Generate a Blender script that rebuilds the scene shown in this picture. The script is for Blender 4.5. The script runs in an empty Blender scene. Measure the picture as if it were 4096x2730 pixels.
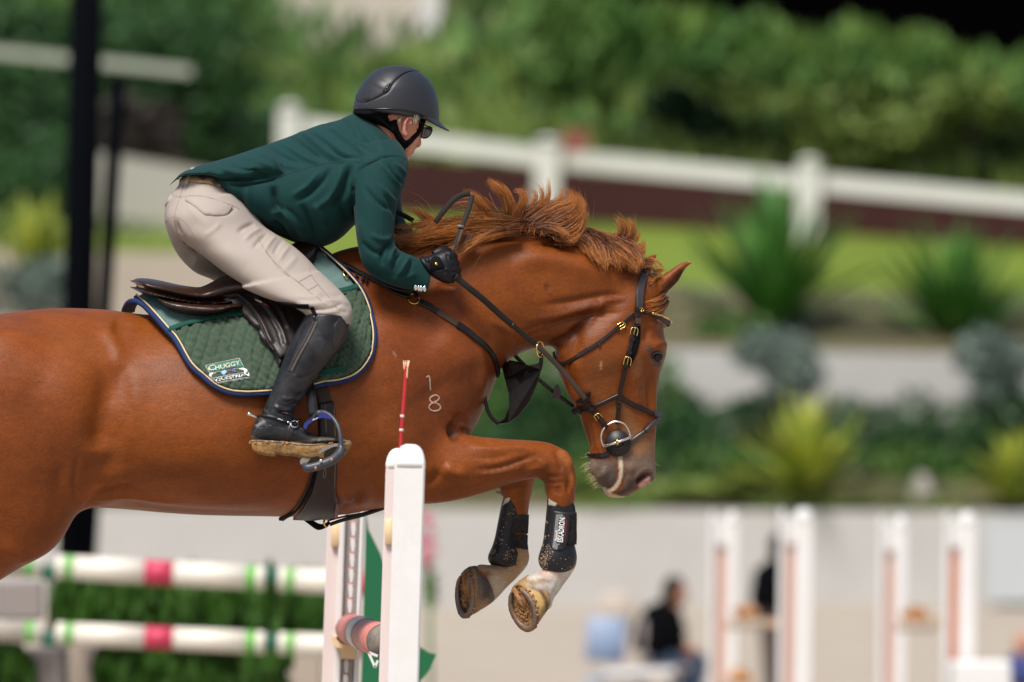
import bpy, math, random
import numpy as np
from mathutils import Vector, Matrix
from mathutils.bvhtree import BVHTree
from mathutils.geometry import delaunay_2d_cdt

# ------------------------------------------------------------------ camera, sky, sun, exposure
sc = bpy.context.scene
CAMD = 14.0
CAM = np.array([0.0, -CAMD, 1.65])
FOCAL = 184.0
FPX = FOCAL / 36.0 * 4096.0
PITCH = math.radians(2.03); ROLL = math.radians(-0.9)
cam_d = bpy.data.cameras.new('camera'); cam = bpy.data.objects.new('camera', cam_d)
sc.collection.objects.link(cam); sc.camera = cam
cam.location = CAM
RM = Matrix.Rotation(math.radians(90) + PITCH, 3, 'X') @ Matrix.Rotation(ROLL, 3, 'Z')
cam.rotation_euler = RM.to_euler()
cam_d.lens = FOCAL; cam_d.sensor_width = 36.0
cam_d.clip_start = 0.5; cam_d.clip_end = 3000
cam_d.dof.use_dof = True; cam_d.dof.focus_distance = 13.9; cam_d.dof.aperture_fstop = 2.3
w = bpy.data.worlds.new('World'); sc.world = w; w.use_nodes = True
wn = w.node_tree; bg = wn.nodes['Background']
sky = wn.nodes.new('ShaderNodeTexSky'); sky.sky_type = 'NISHITA'; sky.sun_disc = False
SUN_EL, SUN_AZ = 58.0, -22.0          # azimuth: degrees from the camera's back towards its left
sky.sun_elevation = math.radians(SUN_EL); sky.air_density = 1.0; sky.dust_density = 3.0; sky.ozone_density = 1.0
bg.inputs[1].default_value = 0.08
wn.links.new(sky.outputs[0], bg.inputs[0])
sl = bpy.data.lights.new('sun', 'SUN'); sun = bpy.data.objects.new('sun', sl); sc.collection.objects.link(sun)
sl.energy = 2.9; sl.angle = math.radians(22); sl.color = (1.0, 0.96, 0.90)
_e, _a = math.radians(SUN_EL), math.radians(SUN_AZ)
sdir = Vector((math.sin(_a) * math.cos(_e), -math.cos(_a) * math.cos(_e), math.sin(_e)))
sun.rotation_euler = sdir.to_track_quat('Z', 'Y').to_euler()
sun.location = sdir * 30
sky.sun_rotation = math.atan2(sdir.x, sdir.y)
sc.view_settings.view_transform = 'Standard'; sc.view_settings.look = 'None'
sc.view_settings.exposure = 0.64; sc.view_settings.gamma = 1.0
try: sc.view_settings.use_curve_mapping = False
except Exception: pass
sc.render.engine = 'CYCLES'
sc.cycles.max_bounces = 6; sc.cycles.use_denoising = True

# ------------------------------------------------------------------ measuring frames and helpers
RN = np.array(RM)
FR = {'F': (0, 0, .574463), 'A': (500, 200, 1.5679), 'B': (2000, 950, 1.3633), 'C': (1300, 1700, 1.7425), 'D': (450, 1000, 1.3636),
      'E': (1500, 650, 1.81), 'G': (1350, 220, 3.266), 'H': (0, 1150, .992), 'I': (2500, 1900, 1.4743), 'J': (0, 0, 1.2544),
      'K': (0, 2000, 1.5687), 'L': (750, 1350, 4.706), 'M': (950, 1550, 3.92), 'N': (1600, 920, 6.03), 'O': (2350, 1000, 3.1356),
      'Q': (2300, 1550, 3.1357), 'R': (1050, 1950, 2.0107), 'T': (500, 1050, 2.941), 'U': (1700, 1950, 2.6129), 'S': (0, 0, 1.0)}
def fx(fr, pts):
    ox, oy, k = FR[fr]
    return np.array([(ox + p[0] / k, oy + p[1] / k) for p in pts], float)
def P(sx, sy, Y):
    sx = np.asarray(sx, float); sy = np.asarray(sy, float); Y = np.asarray(Y, float)
    d = np.stack([(sx - 2048) / FPX, -(sy - 1365) / FPX, -np.ones_like(sx * 1.0)], -1) @ RN.T
    t = (Y - CAM[1]) / d[..., 1]
    return CAM + d * t[..., None]
def PF(x, y, Y): return P(x / .574463, y / .574463, Y)
def proj(V):
    d = (V - CAM) @ RN
    return 2048 + FPX * d[:, 0] / -d[:, 2], 1365 - FPX * d[:, 1] / -d[:, 2]
YAW = math.tan(math.radians(10)) / 1495
def Yc(sx): return (np.asarray(sx, float) - 1800) * YAW
rng = np.random.default_rng(7); random.seed(7)

def newobj(name, V, Fc, mat=None, parent=None, smooth=True):
    me = bpy.data.meshes.new(name)
    me.from_pydata([tuple(v) for v in np.asarray(V, float)], [], [tuple(int(i) for i in f) for f in Fc])
    me.validate(); me.update()
    if smooth: me.polygons.foreach_set('use_smooth', [True] * len(me.polygons))
    o = bpy.data.objects.new(name, me); sc.collection.objects.link(o)
    if mat:
        for m in (mat if isinstance(mat, (list, tuple)) else [mat]): me.materials.append(m)
    if parent is not None: setpar(o, parent)
    return o
def setpar(o, parent):
    o.parent = parent
    o.matrix_parent_inverse = Matrix.Translation(-parent.matrix_world.translation) if False else parent.matrix_world.inverted()
def empty(name, loc=(0, 0, 0)):
    o = bpy.data.objects.new(name, None); o.location = loc; o.empty_display_size = .1
    sc.collection.objects.link(o); o.matrix_world = Matrix.Translation(loc); return o
def tag(o, label=None, cat=None, group=None, kind=None):
    if label: o['label'] = label
    if cat: o['category'] = cat
    if group: o['group'] = group
    if kind: o['kind'] = kind
    return o
def merge(parts):
    V = []; Fc = []; n = 0
    for v, f in parts:
        V.append(np.asarray(v, float)); Fc += [tuple(int(i) + n for i in q) for q in f]; n += len(v)
    return np.concatenate(V), Fc

def cr(a, n):   # catmull-rom resample of rows
    a = np.asarray(a, float); out = []
    for i in range(len(a) - 1):
        p0 = a[max(i - 1, 0)]; p1 = a[i]; p2 = a[i + 1]; p3 = a[min(i + 2, len(a) - 1)]
        for k in range(n):
            t = k / n
            out.append(.5 * ((2 * p1) + (-p0 + p2) * t + (2 * p0 - 5 * p1 + 4 * p2 - p3) * t * t + (-p0 + 3 * p1 - 3 * p2 + p3) * t ** 3))
    out.append(a[-1]); return np.array(out)
def loft(fr, secs, sub=5, seg=36, yc=True, cap=.35):
    """sections (ax, ay, bx, by, half depth, depth offset, egg, exponent): the outline seen from the side and the depth"""
    rows = []
    for s in secs:
        s = list(s) + [0, 0, 2.0][len(s) - 5:] if len(s) < 8 else list(s)
        a = fx(fr, [(s[0], s[1]), (s[2], s[3])])
        rows.append([a[0, 0], a[0, 1], a[1, 0], a[1, 1], s[4], s[5], s[6], s[7]])
    rows = cr(rows, sub)
    th = np.linspace(0, 2 * math.pi, seg, endpoint=False)
    V = []; Fc = []
    for r in rows:
        A = r[0:2]; B = r[2:4]; m = (A + B) / 2; h = (A - B) / 2; n = max(r[7], 1.2)
        c = np.cos(th); s = np.sin(th)
        u = np.sign(c) * np.abs(c) ** (2 / n); v = np.sign(s) * np.abs(s) ** (2 / n)
        px = m[0] + u * h[0]; py = m[1] + u * h[1]
        dep = r[5] + max(r[4], .001) * v * (1 - r[6] * u) + (Yc(px) if yc else 0)
        V.append(P(px, py, dep))
    k = len(V)
    for i in range(k - 1):
        for j in range(seg):
            Fc.append((i * seg + j, i * seg + (j + 1) % seg, (i + 1) * seg + (j + 1) % seg, (i + 1) * seg + j))
    Vv = np.concatenate(V)
    for e, i, o in ((0, 0, 1), (1, k - 1, k - 2)):
        cen = V[i].mean(0); nx = V[o].mean(0)
        d = cen - nx; L = np.linalg.norm(d); rad = np.abs(V[i] - cen).max()
        tip = cen + d / max(L, 1e-6) * rad * cap
        idx = len(Vv); Vv = np.vstack([Vv, tip])
        for j in range(seg):
            q = (idx, i * seg + (j + 1) % seg, i * seg + j)
            Fc.append(q if e == 0 else q[::-1])
    return Vv, Fc
def ball(c, r, nu=24, nv=14):
    c = np.asarray(c, float); r = np.asarray(r, float) * np.ones(3)
    V = [c + r * np.array([0, 0, 1])]; Fc = []
    for i in range(1, nv):
        t = math.pi * i / nv
        for j in range(nu):
            a = 2 * math.pi * j / nu; V.append(c + r * np.array([math.sin(t) * math.cos(a), math.sin(t) * math.sin(a), math.cos(t)]))
    V.append(c - r * np.array([0, 0, 1]))
    for j in range(nu): Fc.append((0, 1 + j, 1 + (j + 1) % nu)); 
    for i in range(nv - 2):
        for j in range(nu):
            a = 1 + i * nu; Fc.append((a + j, a + nu + j, a + nu + (j + 1) % nu, a + (j + 1) % nu))
    a = 1 + (nv - 2) * nu; z = len(V) - 1
    for j in range(nu): Fc.append((z, a + (j + 1) % nu, a + j))
    return np.array(V), Fc
def remesh(name, parts, voxel, smooth=4, mat=None, parent=None):
    V, Fc = merge(parts)
    o = newobj(name, V, Fc, None)
    md = o.modifiers.new('r', 'REMESH'); md.mode = 'VOXEL'; md.voxel_size = voxel
    if smooth:
        ms = o.modifiers.new('s', 'SMOOTH'); ms.iterations = smooth; ms.factor = .5
    dg = bpy.context.evaluated_depsgraph_get(); dg.update()
    me = bpy.data.meshes.new_from_object(o.evaluated_get(dg))
    o.modifiers.clear(); old = o.data; o.data = me; bpy.data.meshes.remove(old); me.name = name
    me.polygons.foreach_set('use_smooth', [True] * len(me.polygons))
    me.materials.clear()
    if mat: me.materials.append(mat)
    if parent is not None: setpar(o, parent)
    return o
def getV(o):
    a = np.empty(len(o.data.vertices) * 3); o.data.vertices.foreach_get('co', a); return a.reshape(-1, 3)
def setV(o, V): o.data.vertices.foreach_set('co', V.ravel()); o.data.update()
def getN(o):
    a = np.empty(len(o.data.vertices) * 3); o.data.vertex_normals.foreach_get('vector', a); return a.reshape(-1, 3)
def segdist(px, py, pts):
    """distance to polyline in photo pixels and the position along it 0..1"""
    best = np.full(len(px), 1e9); tt = np.zeros(len(px)); n = len(pts) - 1
    if n == 0: return np.hypot(px - pts[0][0], py - pts[0][1]), tt
    for i in range(n):
        a = pts[i]; d = pts[i + 1] - a; L = d @ d + 1e-9
        t = np.clip(((px - a[0]) * d[0] + (py - a[1]) * d[1]) / L, 0, 1)
        q = np.hypot(px - a[0] - t * d[0], py - a[1] - t * d[1])
        m = q < best; best[m] = q[m]; tt[m] = (i + t[m]) / n
    return best, tt
def sculpt(o, strokes, ymax=None, both=False):
    """strokes (frame, points, radius in that frame's pixels, metres): folds, muscles, seams as relief on the side that faces out"""
    V = getV(o); N = getN(o); px, py = proj(V)
    wgt = np.clip(-N[:, 1] * 2.2, 0, 1) if not both else np.ones(len(V))
    if ymax is not None: wgt = wgt * (V[:, 1] - Yc(px) < ymax)
    D = np.zeros(len(V))
    for st in strokes:
        fr, pts, rad, amp = st[:4]
        q = fx(fr, pts); q = cr(q, 4) if len(q) > 2 else q
        r = rad / FR[fr][2]
        lo = q.min(0) - 3 * r; hi = q.max(0) + 3 * r
        m = np.where((px > lo[0]) & (px < hi[0]) & (py > lo[1]) & (py < hi[1]))[0]
        if not len(m): continue
        d, t = segdist(px[m], py[m], q)
        g = np.exp(-(d / r) ** 2)
        if len(q) > 1: e_ = np.clip(np.minimum(t, 1 - t) * 2.6 + .12, 0, 1); g *= e_ * e_ * (3 - 2 * e_)
        D[m] += amp * g
    setV(o, V + N * (D * wgt)[:, None])
def relax(o, iters, lam=.5, wt=None):
    V = getV(o); n = len(V); e = np.empty(len(o.data.edges) * 2, dtype=np.int64); o.data.edges.foreach_get('vertices', e); e = e.reshape(-1, 2)
    a = np.r_[e[:, 0], e[:, 1]]; b = np.r_[e[:, 1], e[:, 0]]; k = np.bincount(a, minlength=n).astype(float)[:, None]
    w_ = lam if wt is None else lam * wt[:, None]
    for _ in range(iters):
        S = np.stack([np.bincount(a, V[b, i], n) for i in range(3)], 1) / k
        V = V + (S - V) * w_
    setV(o, V)
def vcol(o, base, strokes, attr='tint'):
    """coat, dirt and painted-in shade colours by area: (frame, points, radius, colour, strength, hardness)"""
    V = getV(o); px, py = proj(V); C = np.tile(np.array([*base, 1.0]), (len(V), 1))
    for st in strokes:
        fr, pts, rad, col, k = st[:5]; hard = st[5] if len(st) > 5 else 2
        q = fx(fr, pts); q = cr(q, 4) if len(q) > 2 else q
        r = rad / FR[fr][2]
        d, t = segdist(px, py, q)
        d = d + r * .16 * np.sin(px * .11 + 3 * np.sin(py * .07)) * np.cos(py * .09)
        g = k * np.exp(-(np.maximum(d, 0) / r) ** (2 * hard))
        C[:, :3] = C[:, :3] * (1 - g[:, None]) + np.array(col) * g[:, None]
    at = o.data.color_attributes.new(attr, 'FLOAT_COLOR', 'POINT'); at.data.foreach_set('color', C.ravel())
def bvh_of(*objs):
    V = []; Fc = []; n = 0
    for o in objs:
        v = getV(o); V.append(v); Fc += [tuple(i + n for i in p.vertices) for p in o.data.polygons]; n += len(v)
    return BVHTree.FromPolygons([tuple(x) for x in np.concatenate(V)], Fc)
camv = Vector(CAM)
def cast(b, sx, sy):
    t = Vector(P(sx, sy, 0.)); d = (t - camv).normalized()
    h = b.ray_cast(camv, d)
    if h[0] is not None:
        n = h[1]
        if n.dot(d) > 0: n = -n
        return np.array(h[0]), np.array(n)
    q = Vector(P(sx, sy, float(Yc(sx))))
    h = b.find_nearest(q)
    p = P(sx, sy, h[0].y); n = (Vector(p) - h[0]); n = n.normalized() if n.length > 1e-4 else Vector((0, -1, 0))
    return np.array(p), np.array((n + Vector((0, -.6, 0))).normalized())
def smoothrows(a, it=2):
    a = a.copy()
    for _ in range(it):
        a[1:-1] = a[1:-1] * .5 + (a[:-2] + a[2:]) * .25
    return a
def path_on(b, fr, pts, off=0.0, step=12, it=3):
    """pts may carry an explicit depth as a third value"""
    if len(pts[0]) == 2 or True:
        q = []
        P2 = fx(fr, [p[:2] for p in pts]); 
        dens = cr(P2, 12) if len(P2) > 2 else P2[0] + (P2[1] - P2[0]) * np.linspace(0, 1, 14)[:, None]
        L = np.r_[0, np.cumsum(np.hypot(*np.diff(dens, axis=0).T))]
        n = max(int(L[-1] / step), 3); s = np.linspace(0, L[-1], n)
        xs = np.interp(s, L, dens[:, 0]); ys = np.interp(s, L, dens[:, 1])
        C = []; N = []
        expl = [(p[2] if len(p) > 2 else None) for p in pts]
        if all(e is not None for e in expl):
            key = np.linspace(0, L[-1], len(pts)) if len(P2) == 2 else np.array([L[min(i * 12, len(L) - 1)] for i in range(len(pts))])
            Y = np.interp(s, key, expl)
            for x, y, yy in zip(xs, ys, Y): C.append(P(x, y, yy)); N.append((0, -1, 0))
        else:
            for x, y in zip(xs, ys):
                c, nn = cast(b, x, y); C.append(c + nn * off); N.append(nn)
    C = smoothrows(np.array(C), it); N = smoothrows(np.array(N, float), it + 2); N /= np.linalg.norm(N, axis=1)[:, None]
    return C, N
def ribbon_geo(C, N, width, thick, rnd=.35):
    C = np.asarray(C); N = np.asarray(N); n = len(C)
    T = np.gradient(C, axis=0); T /= np.linalg.norm(T, axis=1)[:, None] + 1e-9
    S = np.cross(T, N); S /= np.linalg.norm(S, axis=1)[:, None] + 1e-9
    W = np.ones(n) * width if np.isscalar(width) else np.interp(np.linspace(0, 1, n), np.linspace(0, 1, len(width)), width)
    prof = [(-.5, 0), (-.5, 1 - rnd), (-.5 + .14, 1), (.5 - .14, 1), (.5, 1 - rnd), (.5, 0)]
    V = np.array([C[i] + S[i] * W[i] * a + N[i] * thick * b for i in range(n) for a, b in prof]); k = len(prof); Fc = []
    for i in range(n - 1):
        for j in range(k): Fc.append((i * k + j, i * k + (j + 1) % k, (i + 1) * k + (j + 1) % k, (i + 1) * k + j))
    Fc.append(tuple(range(k))[::-1]); Fc.append(tuple(range((n - 1) * k, n * k)))
    return V, Fc
def strap(name, b, fr, pts, width, thick, mat, parent, off=0.001, it=3, step=12):
    C, N = path_on(b, fr, pts, off, step, it)
    return newobj(name, *ribbon_geo(C, N, width, thick), mat, parent, smooth=False)
def tube_geo(C, r, seg=8):
    C = np.asarray(C, float); n = len(C); r = np.ones(n) * r if np.isscalar(r) else np.interp(np.linspace(0, 1, n), np.linspace(0, 1, len(r)), r)
    T = np.gradient(C, axis=0); T /= np.linalg.norm(T, axis=1)[:, None] + 1e-9
    up = np.array([0, 1., 0.1]); V = []; Fc = []
    for i in range(n):
        s = np.cross(T[i], up); 
        if np.linalg.norm(s) < 1e-3: s = np.cross(T[i], [1., 0, 0])
        s /= np.linalg.norm(s); q = np.cross(s, T[i])
        for j in range(seg):
            a = 2 * math.pi * j / seg; V.append(C[i] + r[i] * (math.cos(a) * s + math.sin(a) * q))
    for i in range(n - 1):
        for j in range(seg): Fc.append((i * seg + j, i * seg + (j + 1) % seg, (i + 1) * seg + (j + 1) % seg, (i + 1) * seg + j))
    Fc.append(tuple(range(seg))[::-1]); Fc.append(tuple(range((n - 1) * seg, n * seg)))
    return np.array(V), Fc
def line_on(b, fr, pts, r, off=0, step=10, it=1):
    C, N = path_on(b, fr, pts, off, step, it); return tube_geo(C, r, 6)
def box_geo(c, h, R=None, bev=.0):
    c = np.asarray(c, float); h = np.asarray(h, float)
    if bev <= 0:
        V = np.array([(x, y, z) for x in (-1, 1) for y in (-1, 1) for z in (-1, 1)], float) * h
        Fc = [(0, 1, 3, 2), (4, 6, 7, 5), (0, 4, 5, 1), (2, 3, 7, 6), (0, 2, 6, 4), (1, 5, 7, 3)]
    else:
        # bevelled box: octagonal outline in x/y, chamfered top and bottom
        def ring(z, k):
            a, b_ = h[0] - k, h[1] - k
            return [(-a + bev, -b_, z), (a - bev, -b_, z), (a, -b_ + bev, z), (a, b_ - bev, z), (a - bev, b_, z), (-a + bev, b_, z), (-a, b_ - bev, z), (-a, -b_ + bev, z)]
        V = np.array(ring(-h[2], bev * .8) + ring(-h[2] + bev, 0) + ring(h[2] - bev, 0) + ring(h[2], bev * .8)); Fc = []
        for i in range(3):
            for j in range(8): Fc.append((i * 8 + j, i * 8 + (j + 1) % 8, (i + 1) * 8 + (j + 1) % 8, (i + 1) * 8 + j))
        Fc.append(tuple(range(8))[::-1]); Fc.append(tuple(range(24, 32)))
    if R is not None: V = V @ np.array(R).T
    return V + c, Fc
def beam_geo(a, b, w, d):
    """rectangular beam from a to b"""
    a = np.asarray(a, float); b = np.asarray(b, float); t = b - a; L = np.linalg.norm(t); t /= L
    s = np.cross(t, [0, 1, 0]);
    if np.linalg.norm(s) < 1e-3: s = np.cross(t, [0, 0, 1.])
    s /= np.linalg.norm(s); q = np.cross(s, t)
    V = np.array([e + s * i * w / 2 + q * j * d / 2 for e in (a, b) for i, j in ((-1, -1), (1, -1), (1, 1), (-1, 1))])
    return V, [(0, 1, 2, 3)[::-1], (4, 5, 6, 7), (0, 1, 5, 4), (1, 2, 6, 5), (2, 3, 7, 6), (3, 0, 4, 7)]
def cyl_geo(a, b, r0, r1=None, seg=24): 
    r1 = r0 if r1 is None else r1
    return tube_geo(np.array([np.asarray(a, float) + (np.asarray(b, float) - np.asarray(a, float)) * t for t in (0, .5, 1)]), [r0, (r0 + r1) / 2, r1], seg)
def inpoly(px, py, poly):
    c = np.zeros(len(px), bool); j = len(poly) - 1
    for i in range(len(poly)):
        xi, yi = poly[i]; xj, yj = poly[j]
        if yi != yj:
            c ^= ((yi > py) != (yj > py)) & (px < (xj - xi) * (py - yi) / (yj - yi) + xi)
        j = i
    return c
def patch(name, b, fr, poly, spacing, thick, mat, parent, off=0.0, relief=None, curve=True, nsub=6, smooth=True, round_=.5, smi=3, flatn=0.0):
    """sheet of real thickness that lies on the surface b inside a traced outline"""
    q = fx(fr, poly)
    if curve: q = cr(np.vstack([q, q[:1]]), nsub)[:-1]
    L = np.r_[0, np.cumsum(np.hypot(*np.diff(np.vstack([q, q[:1]]), axis=0).T))]; n = max(int(L[-1] / spacing), 8)
    s = np.linspace(0, L[-1], n, endpoint=False); qq = np.vstack([q, q[:1]])
    E = np.stack([np.interp(s, L, qq[:, 0]), np.interp(s, L, qq[:, 1])], 1)
    lo, hi = E.min(0), E.max(0)
    gx, gy = np.meshgrid(np.arange(lo[0], hi[0], spacing), np.arange(lo[1], hi[1], spacing * .866))
    gx = gx + (np.arange(gx.shape[0]) % 2)[:, None] * spacing / 2
    G = np.stack([gx.ravel(), gy.ravel()], 1); m = inpoly(G[:, 0], G[:, 1], E)
    G = G[m]; dd, _ = segdist(G[:, 0], G[:, 1], np.vstack([E, E[:1]])) if len(G) else (np.zeros(0), 0)
    G = G[dd > spacing * .55] if len(G) else G
    A = np.vstack([E, G]) if len(G) else E
    r = delaunay_2d_cdt([Vector(p) for p in A], [], [list(range(len(E)))], 1, 1e-6)
    A = np.array([tuple(v) for v in r[0]]); Fc = [tuple(f) for f in r[2]]
    d, _ = segdist(A[:, 0], A[:, 1], np.vstack([E, E[:1]]))
    C = []; N = []
    for x, y in A:
        c, nn = cast(b, x, y); C.append(c); N.append(nn)
    C = np.array(C); N = np.array(N)
    if smooth:   # smooth depth over neighbours
        nb = np.zeros((len(A), 3)); 
        for _ in range(smi):
            S = np.zeros_like(C); SN = np.zeros_like(N); K = np.zeros(len(C))
            for f in Fc:
                for i, j in ((f[0], f[1]), (f[1], f[2]), (f[2], f[0])):
                    S[i] += C[j]; S[j] += C[i]; SN[i] += N[j]; SN[j] += N[i]; K[i] += 1; K[j] += 1
            k = np.maximum(K, 1)[:, None]
            Y = (C[:, 1] * .5 + (S / k)[:, 1] * .5); C = P(A[:, 0], A[:, 1], Y)
            N = N * .5 + SN / k * .5; N /= np.linalg.norm(N, axis=1)[:, None] + 1e-9
    if flatn: N = N * (1 - flatn) + np.array([0, -1., 0]) * flatn; N /= np.linalg.norm(N, axis=1)[:, None]
    ed = np.clip(d / (spacing * 1.5), 0, 1); ed = np.sqrt(1 - (1 - ed) ** 2)
    h = off + thick * (1 - round_ + round_ * ed)
    if relief is not None: h = h + relief(A[:, 0], A[:, 1], d)
    top = C + N * np.asarray(h)[:, None]; bot = C + N * (off - .002)
    n = len(A); V = np.vstack([top, bot])
    cnt = {}
    out = []
    for f in Fc:
        a, b_, c = [A[i] for i in f]
        area = (b_[0] - a[0]) * (c[1] - a[1]) - (b_[1] - a[1]) * (c[0] - a[0])
        f = f if area > 0 else f[::-1]
        out.append(f)
        for i in range(3): cnt[(f[i], f[(i + 1) % 3])] = 1
    Ff = [f[::-1] for f in out]; Ff = out
    F2 = [tuple(f) for f in Ff] + [tuple(i + n for i in f[::-1]) for f in Ff]
    for (i, j) in cnt:
        if (j, i) not in cnt: F2.append((j, i, i + n, j + n))
    return newobj(name, V, F2, mat, parent)
def text_geo(b, body, fr, org, xd, yd, off, bold=0.0, width=None, shear=0):
    """lettering laid on surface b: org = lower left, xd = vector along the line for its whole width, yd = vector of the cap height"""
    cu = bpy.data.curves.new('t', 'FONT'); cu.body = body; cu.offset = bold; cu.resolution_u = 3; cu.shear = shear
    to = bpy.data.objects.new('t', cu); sc.collection.objects.link(to)
    dg = bpy.context.evaluated_depsgraph_get(); dg.update()
    me = bpy.data.meshes.new_from_object(to.evaluated_get(dg))
    v = np.empty(len(me.vertices) * 3); me.vertices.foreach_get('co', v); v = v.reshape(-1, 3)
    Fc = [tuple(p.vertices) for p in me.polygons]
    bpy.data.objects.remove(to); bpy.data.curves.remove(cu); bpy.data.meshes.remove(me)
    x0, x1 = v[:, 0].min(), v[:, 0].max(); y0, y1 = v[:, 1].min(), v[:, 1].max()
    u = (v[:, 0] - x0) / (x1 - x0); t = (v[:, 1] - y0) / (y1 - y0)
    q = fx(fr, [org, (org[0] + xd[0], org[1] + xd[1]), (org[0] + yd[0], org[1] + yd[1])])
    X = q[0] + u[:, None] * (q[1] - q[0]) + t[:, None] * (q[2] - q[0])
    C = []
    for x, y in X: c, nn = cast(b, x, y); C.append(c + nn * off)
    return np.array(C), Fc
def flat_on(b, fr, poly, off, n=4):
    """thin printed shape (fan) on a surface"""
    q = fx(fr, poly); C = []
    for x, y in q: c, nn = cast(b, x, y); C.append(c + nn * off)
    return np.array(C), [tuple(range(len(q)))]

# ------------------------------------------------------------------ materials
MATS = {}
def mat(name, col, rough=.6, spec=.5, metal=0, noise=None, bump=None, attr=None, sheen=0, coat=0, sss=0, aniso=None, trans=0, vor=None):
    """noise=(scale, amount, second colour); bump=(scale, strength, distance)"""
    m = bpy.data.materials.new(name); m.use_nodes = True; nt = m.node_tree; b = nt.nodes['Principled BSDF']
    I = b.inputs; I['Base Color'].default_value = (*col, 1); I['Roughness'].default_value = rough; I['Metallic'].default_value = metal
    I['Specular IOR Level'].default_value = spec
    if sheen: I['Sheen Weight'].default_value = sheen; I['Sheen Roughness'].default_value = .5
    if coat: I['Coat Weight'].default_value = coat; I['Coat Roughness'].default_value = .25
    if sss: I['Subsurface Weight'].default_value = sss; I['Subsurface Radius'].default_value = (.02, .008, .004); I['Subsurface Scale'].default_value = .4
    if trans: I['Transmission Weight'].default_value = trans
    tc = nt.nodes.new('ShaderNodeTexCoord'); src = tc.outputs['Object']
    if aniso:
        mp = nt.nodes.new('ShaderNodeMapping'); mp.inputs['Scale'].default_value = aniso; nt.links.new(src, mp.inputs[0]); src = mp.outputs[0]
    cur = None
    if attr:
        a = nt.nodes.new('ShaderNodeAttribute'); a.attribute_name = attr; cur = a.outputs['Color']
    if noise:
        layers = noise if isinstance(noise, list) else [noise]
        for (s_, amt, c2) in layers:
            nz = nt.nodes.new('ShaderNodeTexNoise'); nz.inputs['Scale'].default_value = s_; nz.inputs['Detail'].default_value = 6; nz.inputs['Roughness'].default_value = .62
            nt.links.new(src, nz.inputs[0])
            rp = nt.nodes.new('ShaderNodeMapRange'); rp.inputs[1].default_value = .38; rp.inputs[2].default_value = .68; rp.inputs[3].default_value = 0; rp.inputs[4].default_value = amt
            nt.links.new(nz.outputs[0], rp.inputs[0])
            mx = nt.nodes.new('ShaderNodeMix'); mx.data_type = 'RGBA'
            if cur is not None: nt.links.new(cur, mx.inputs[6])
            else: mx.inputs[6].default_value = (*col, 1)
            if isinstance(c2, (int, float)):
                mx.blend_type = 'MULTIPLY'; mx.inputs[7].default_value = (c2, c2, c2, 1)
            else: mx.inputs[7].default_value = (*c2, 1)
            nt.links.new(rp.outputs[0], mx.inputs[0]); cur = mx.outputs[2]
    if cur is not None: nt.links.new(cur, I['Base Color'])
    if bump:
        prev = None
        for (s_, st, di) in (bump if isinstance(bump, list) else [bump]):
            nz = nt.nodes.new('ShaderNodeTexNoise'); nz.inputs['Scale'].default_value = s_; nz.inputs['Detail'].default_value = 4
            nt.links.new(src, nz.inputs[0])
            bp = nt.nodes.new('ShaderNodeBump'); bp.inputs['Strength'].default_value = st; bp.inputs['Distance'].default_value = di
            nt.links.new(nz.outputs[0], bp.inputs['Height'])
            if prev: nt.links.new(prev, bp.inputs['Normal'])
            prev = bp.outputs[0]
        nt.links.new(prev, I['Normal'])
    MATS[name] = m; return m
# ================================================================== THE PLACE
m_sand = mat('arena_sand', (.39, .335, .27), .95, .2, noise=[(.6, .5, .85), (6, .4, .85)], bump=(8, .4, .05))
m_conc = mat('pale_concrete', (.475, .462, .44), .9, .2, noise=[(.5, .5, .82), (4, .4, .88)], bump=(20, .2, .01))
m_soil = mat('garden_soil', (.10, .085, .05), .95, .2, noise=[(1.2, .8, (.045, .075, .02)), (4, .6, (.16, .12, .07))])
m_lawn = mat('bright_lawn', (.125, .18, .020), .9, .2, noise=[(.8, .6, (.165, .21, .035)), (6, .4, .8)])
m_leaf = mat('leaf_green', (.060, .155, .028), .6, .3, noise=[(.35, .5, (.026, .085, .020)), (1.3, .9, (.135, .22, .042)), (7, .4, .7)])
m_leafd = mat('leaf_dark', (.022, .075, .022), .6, .3, noise=[(.6, .7, (.010, .036, .012)), (3, .7, (.050, .115, .025))])
m_leafy = mat('leaf_yellow_green', (.19, .26, .050), .6, .4, noise=[(1.0, .9, (.060, .12, .020)), (5, .5, .7)])
m_blade = mat('cordyline_blade', (.050, .16, .018), .5, .3, noise=[(1.5, .6, (.022, .085, .012)), (8, .5, .7)])
m_bladey = mat('yellow_striped_blade', (.34, .35, .022), .5, .4, noise=[(5, 1.0, (.055, .15, .016)), (9, .5, .7)])
m_bluesh = mat('blue_grey_foliage', (.20, .26, .22), .7, .3, noise=[(2.5, .8, (.040, .070, .055)), (10, .5, .7)])
m_maroon = mat('maroon_boards', (.046, .011, .010), .8, .3, noise=[(1.0, .5, .6), (9, .3, .7)])
m_wpaint = mat('white_paint', (.62, .61, .57), .5, .4, noise=[(2.5, .3, .85)])
m_rock = mat('pale_rock', (.36, .33, .29), .9, .2, noise=(3, .7, .6), bump=(6, .8, .05))
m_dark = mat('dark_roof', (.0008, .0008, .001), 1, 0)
m_pole = mat('black_painted_steel', (.0012, .0016, .003), .9, .04, noise=(6, .3, .7))
K1 = 1 / .574463
def W(x, y, D): return P(x * K1, y * K1, D - CAMD)
def struct(name, V, Fc, m, **k): return tag(newobj(name, V, Fc, m, None, smooth=False), kind='structure')
G = 900
struct('ground', [(-G, -60, 0), (G, -60, 0), (G, G, 0), (-G, G, 0)], [(0, 1, 2, 3)], m_sand)
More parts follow.
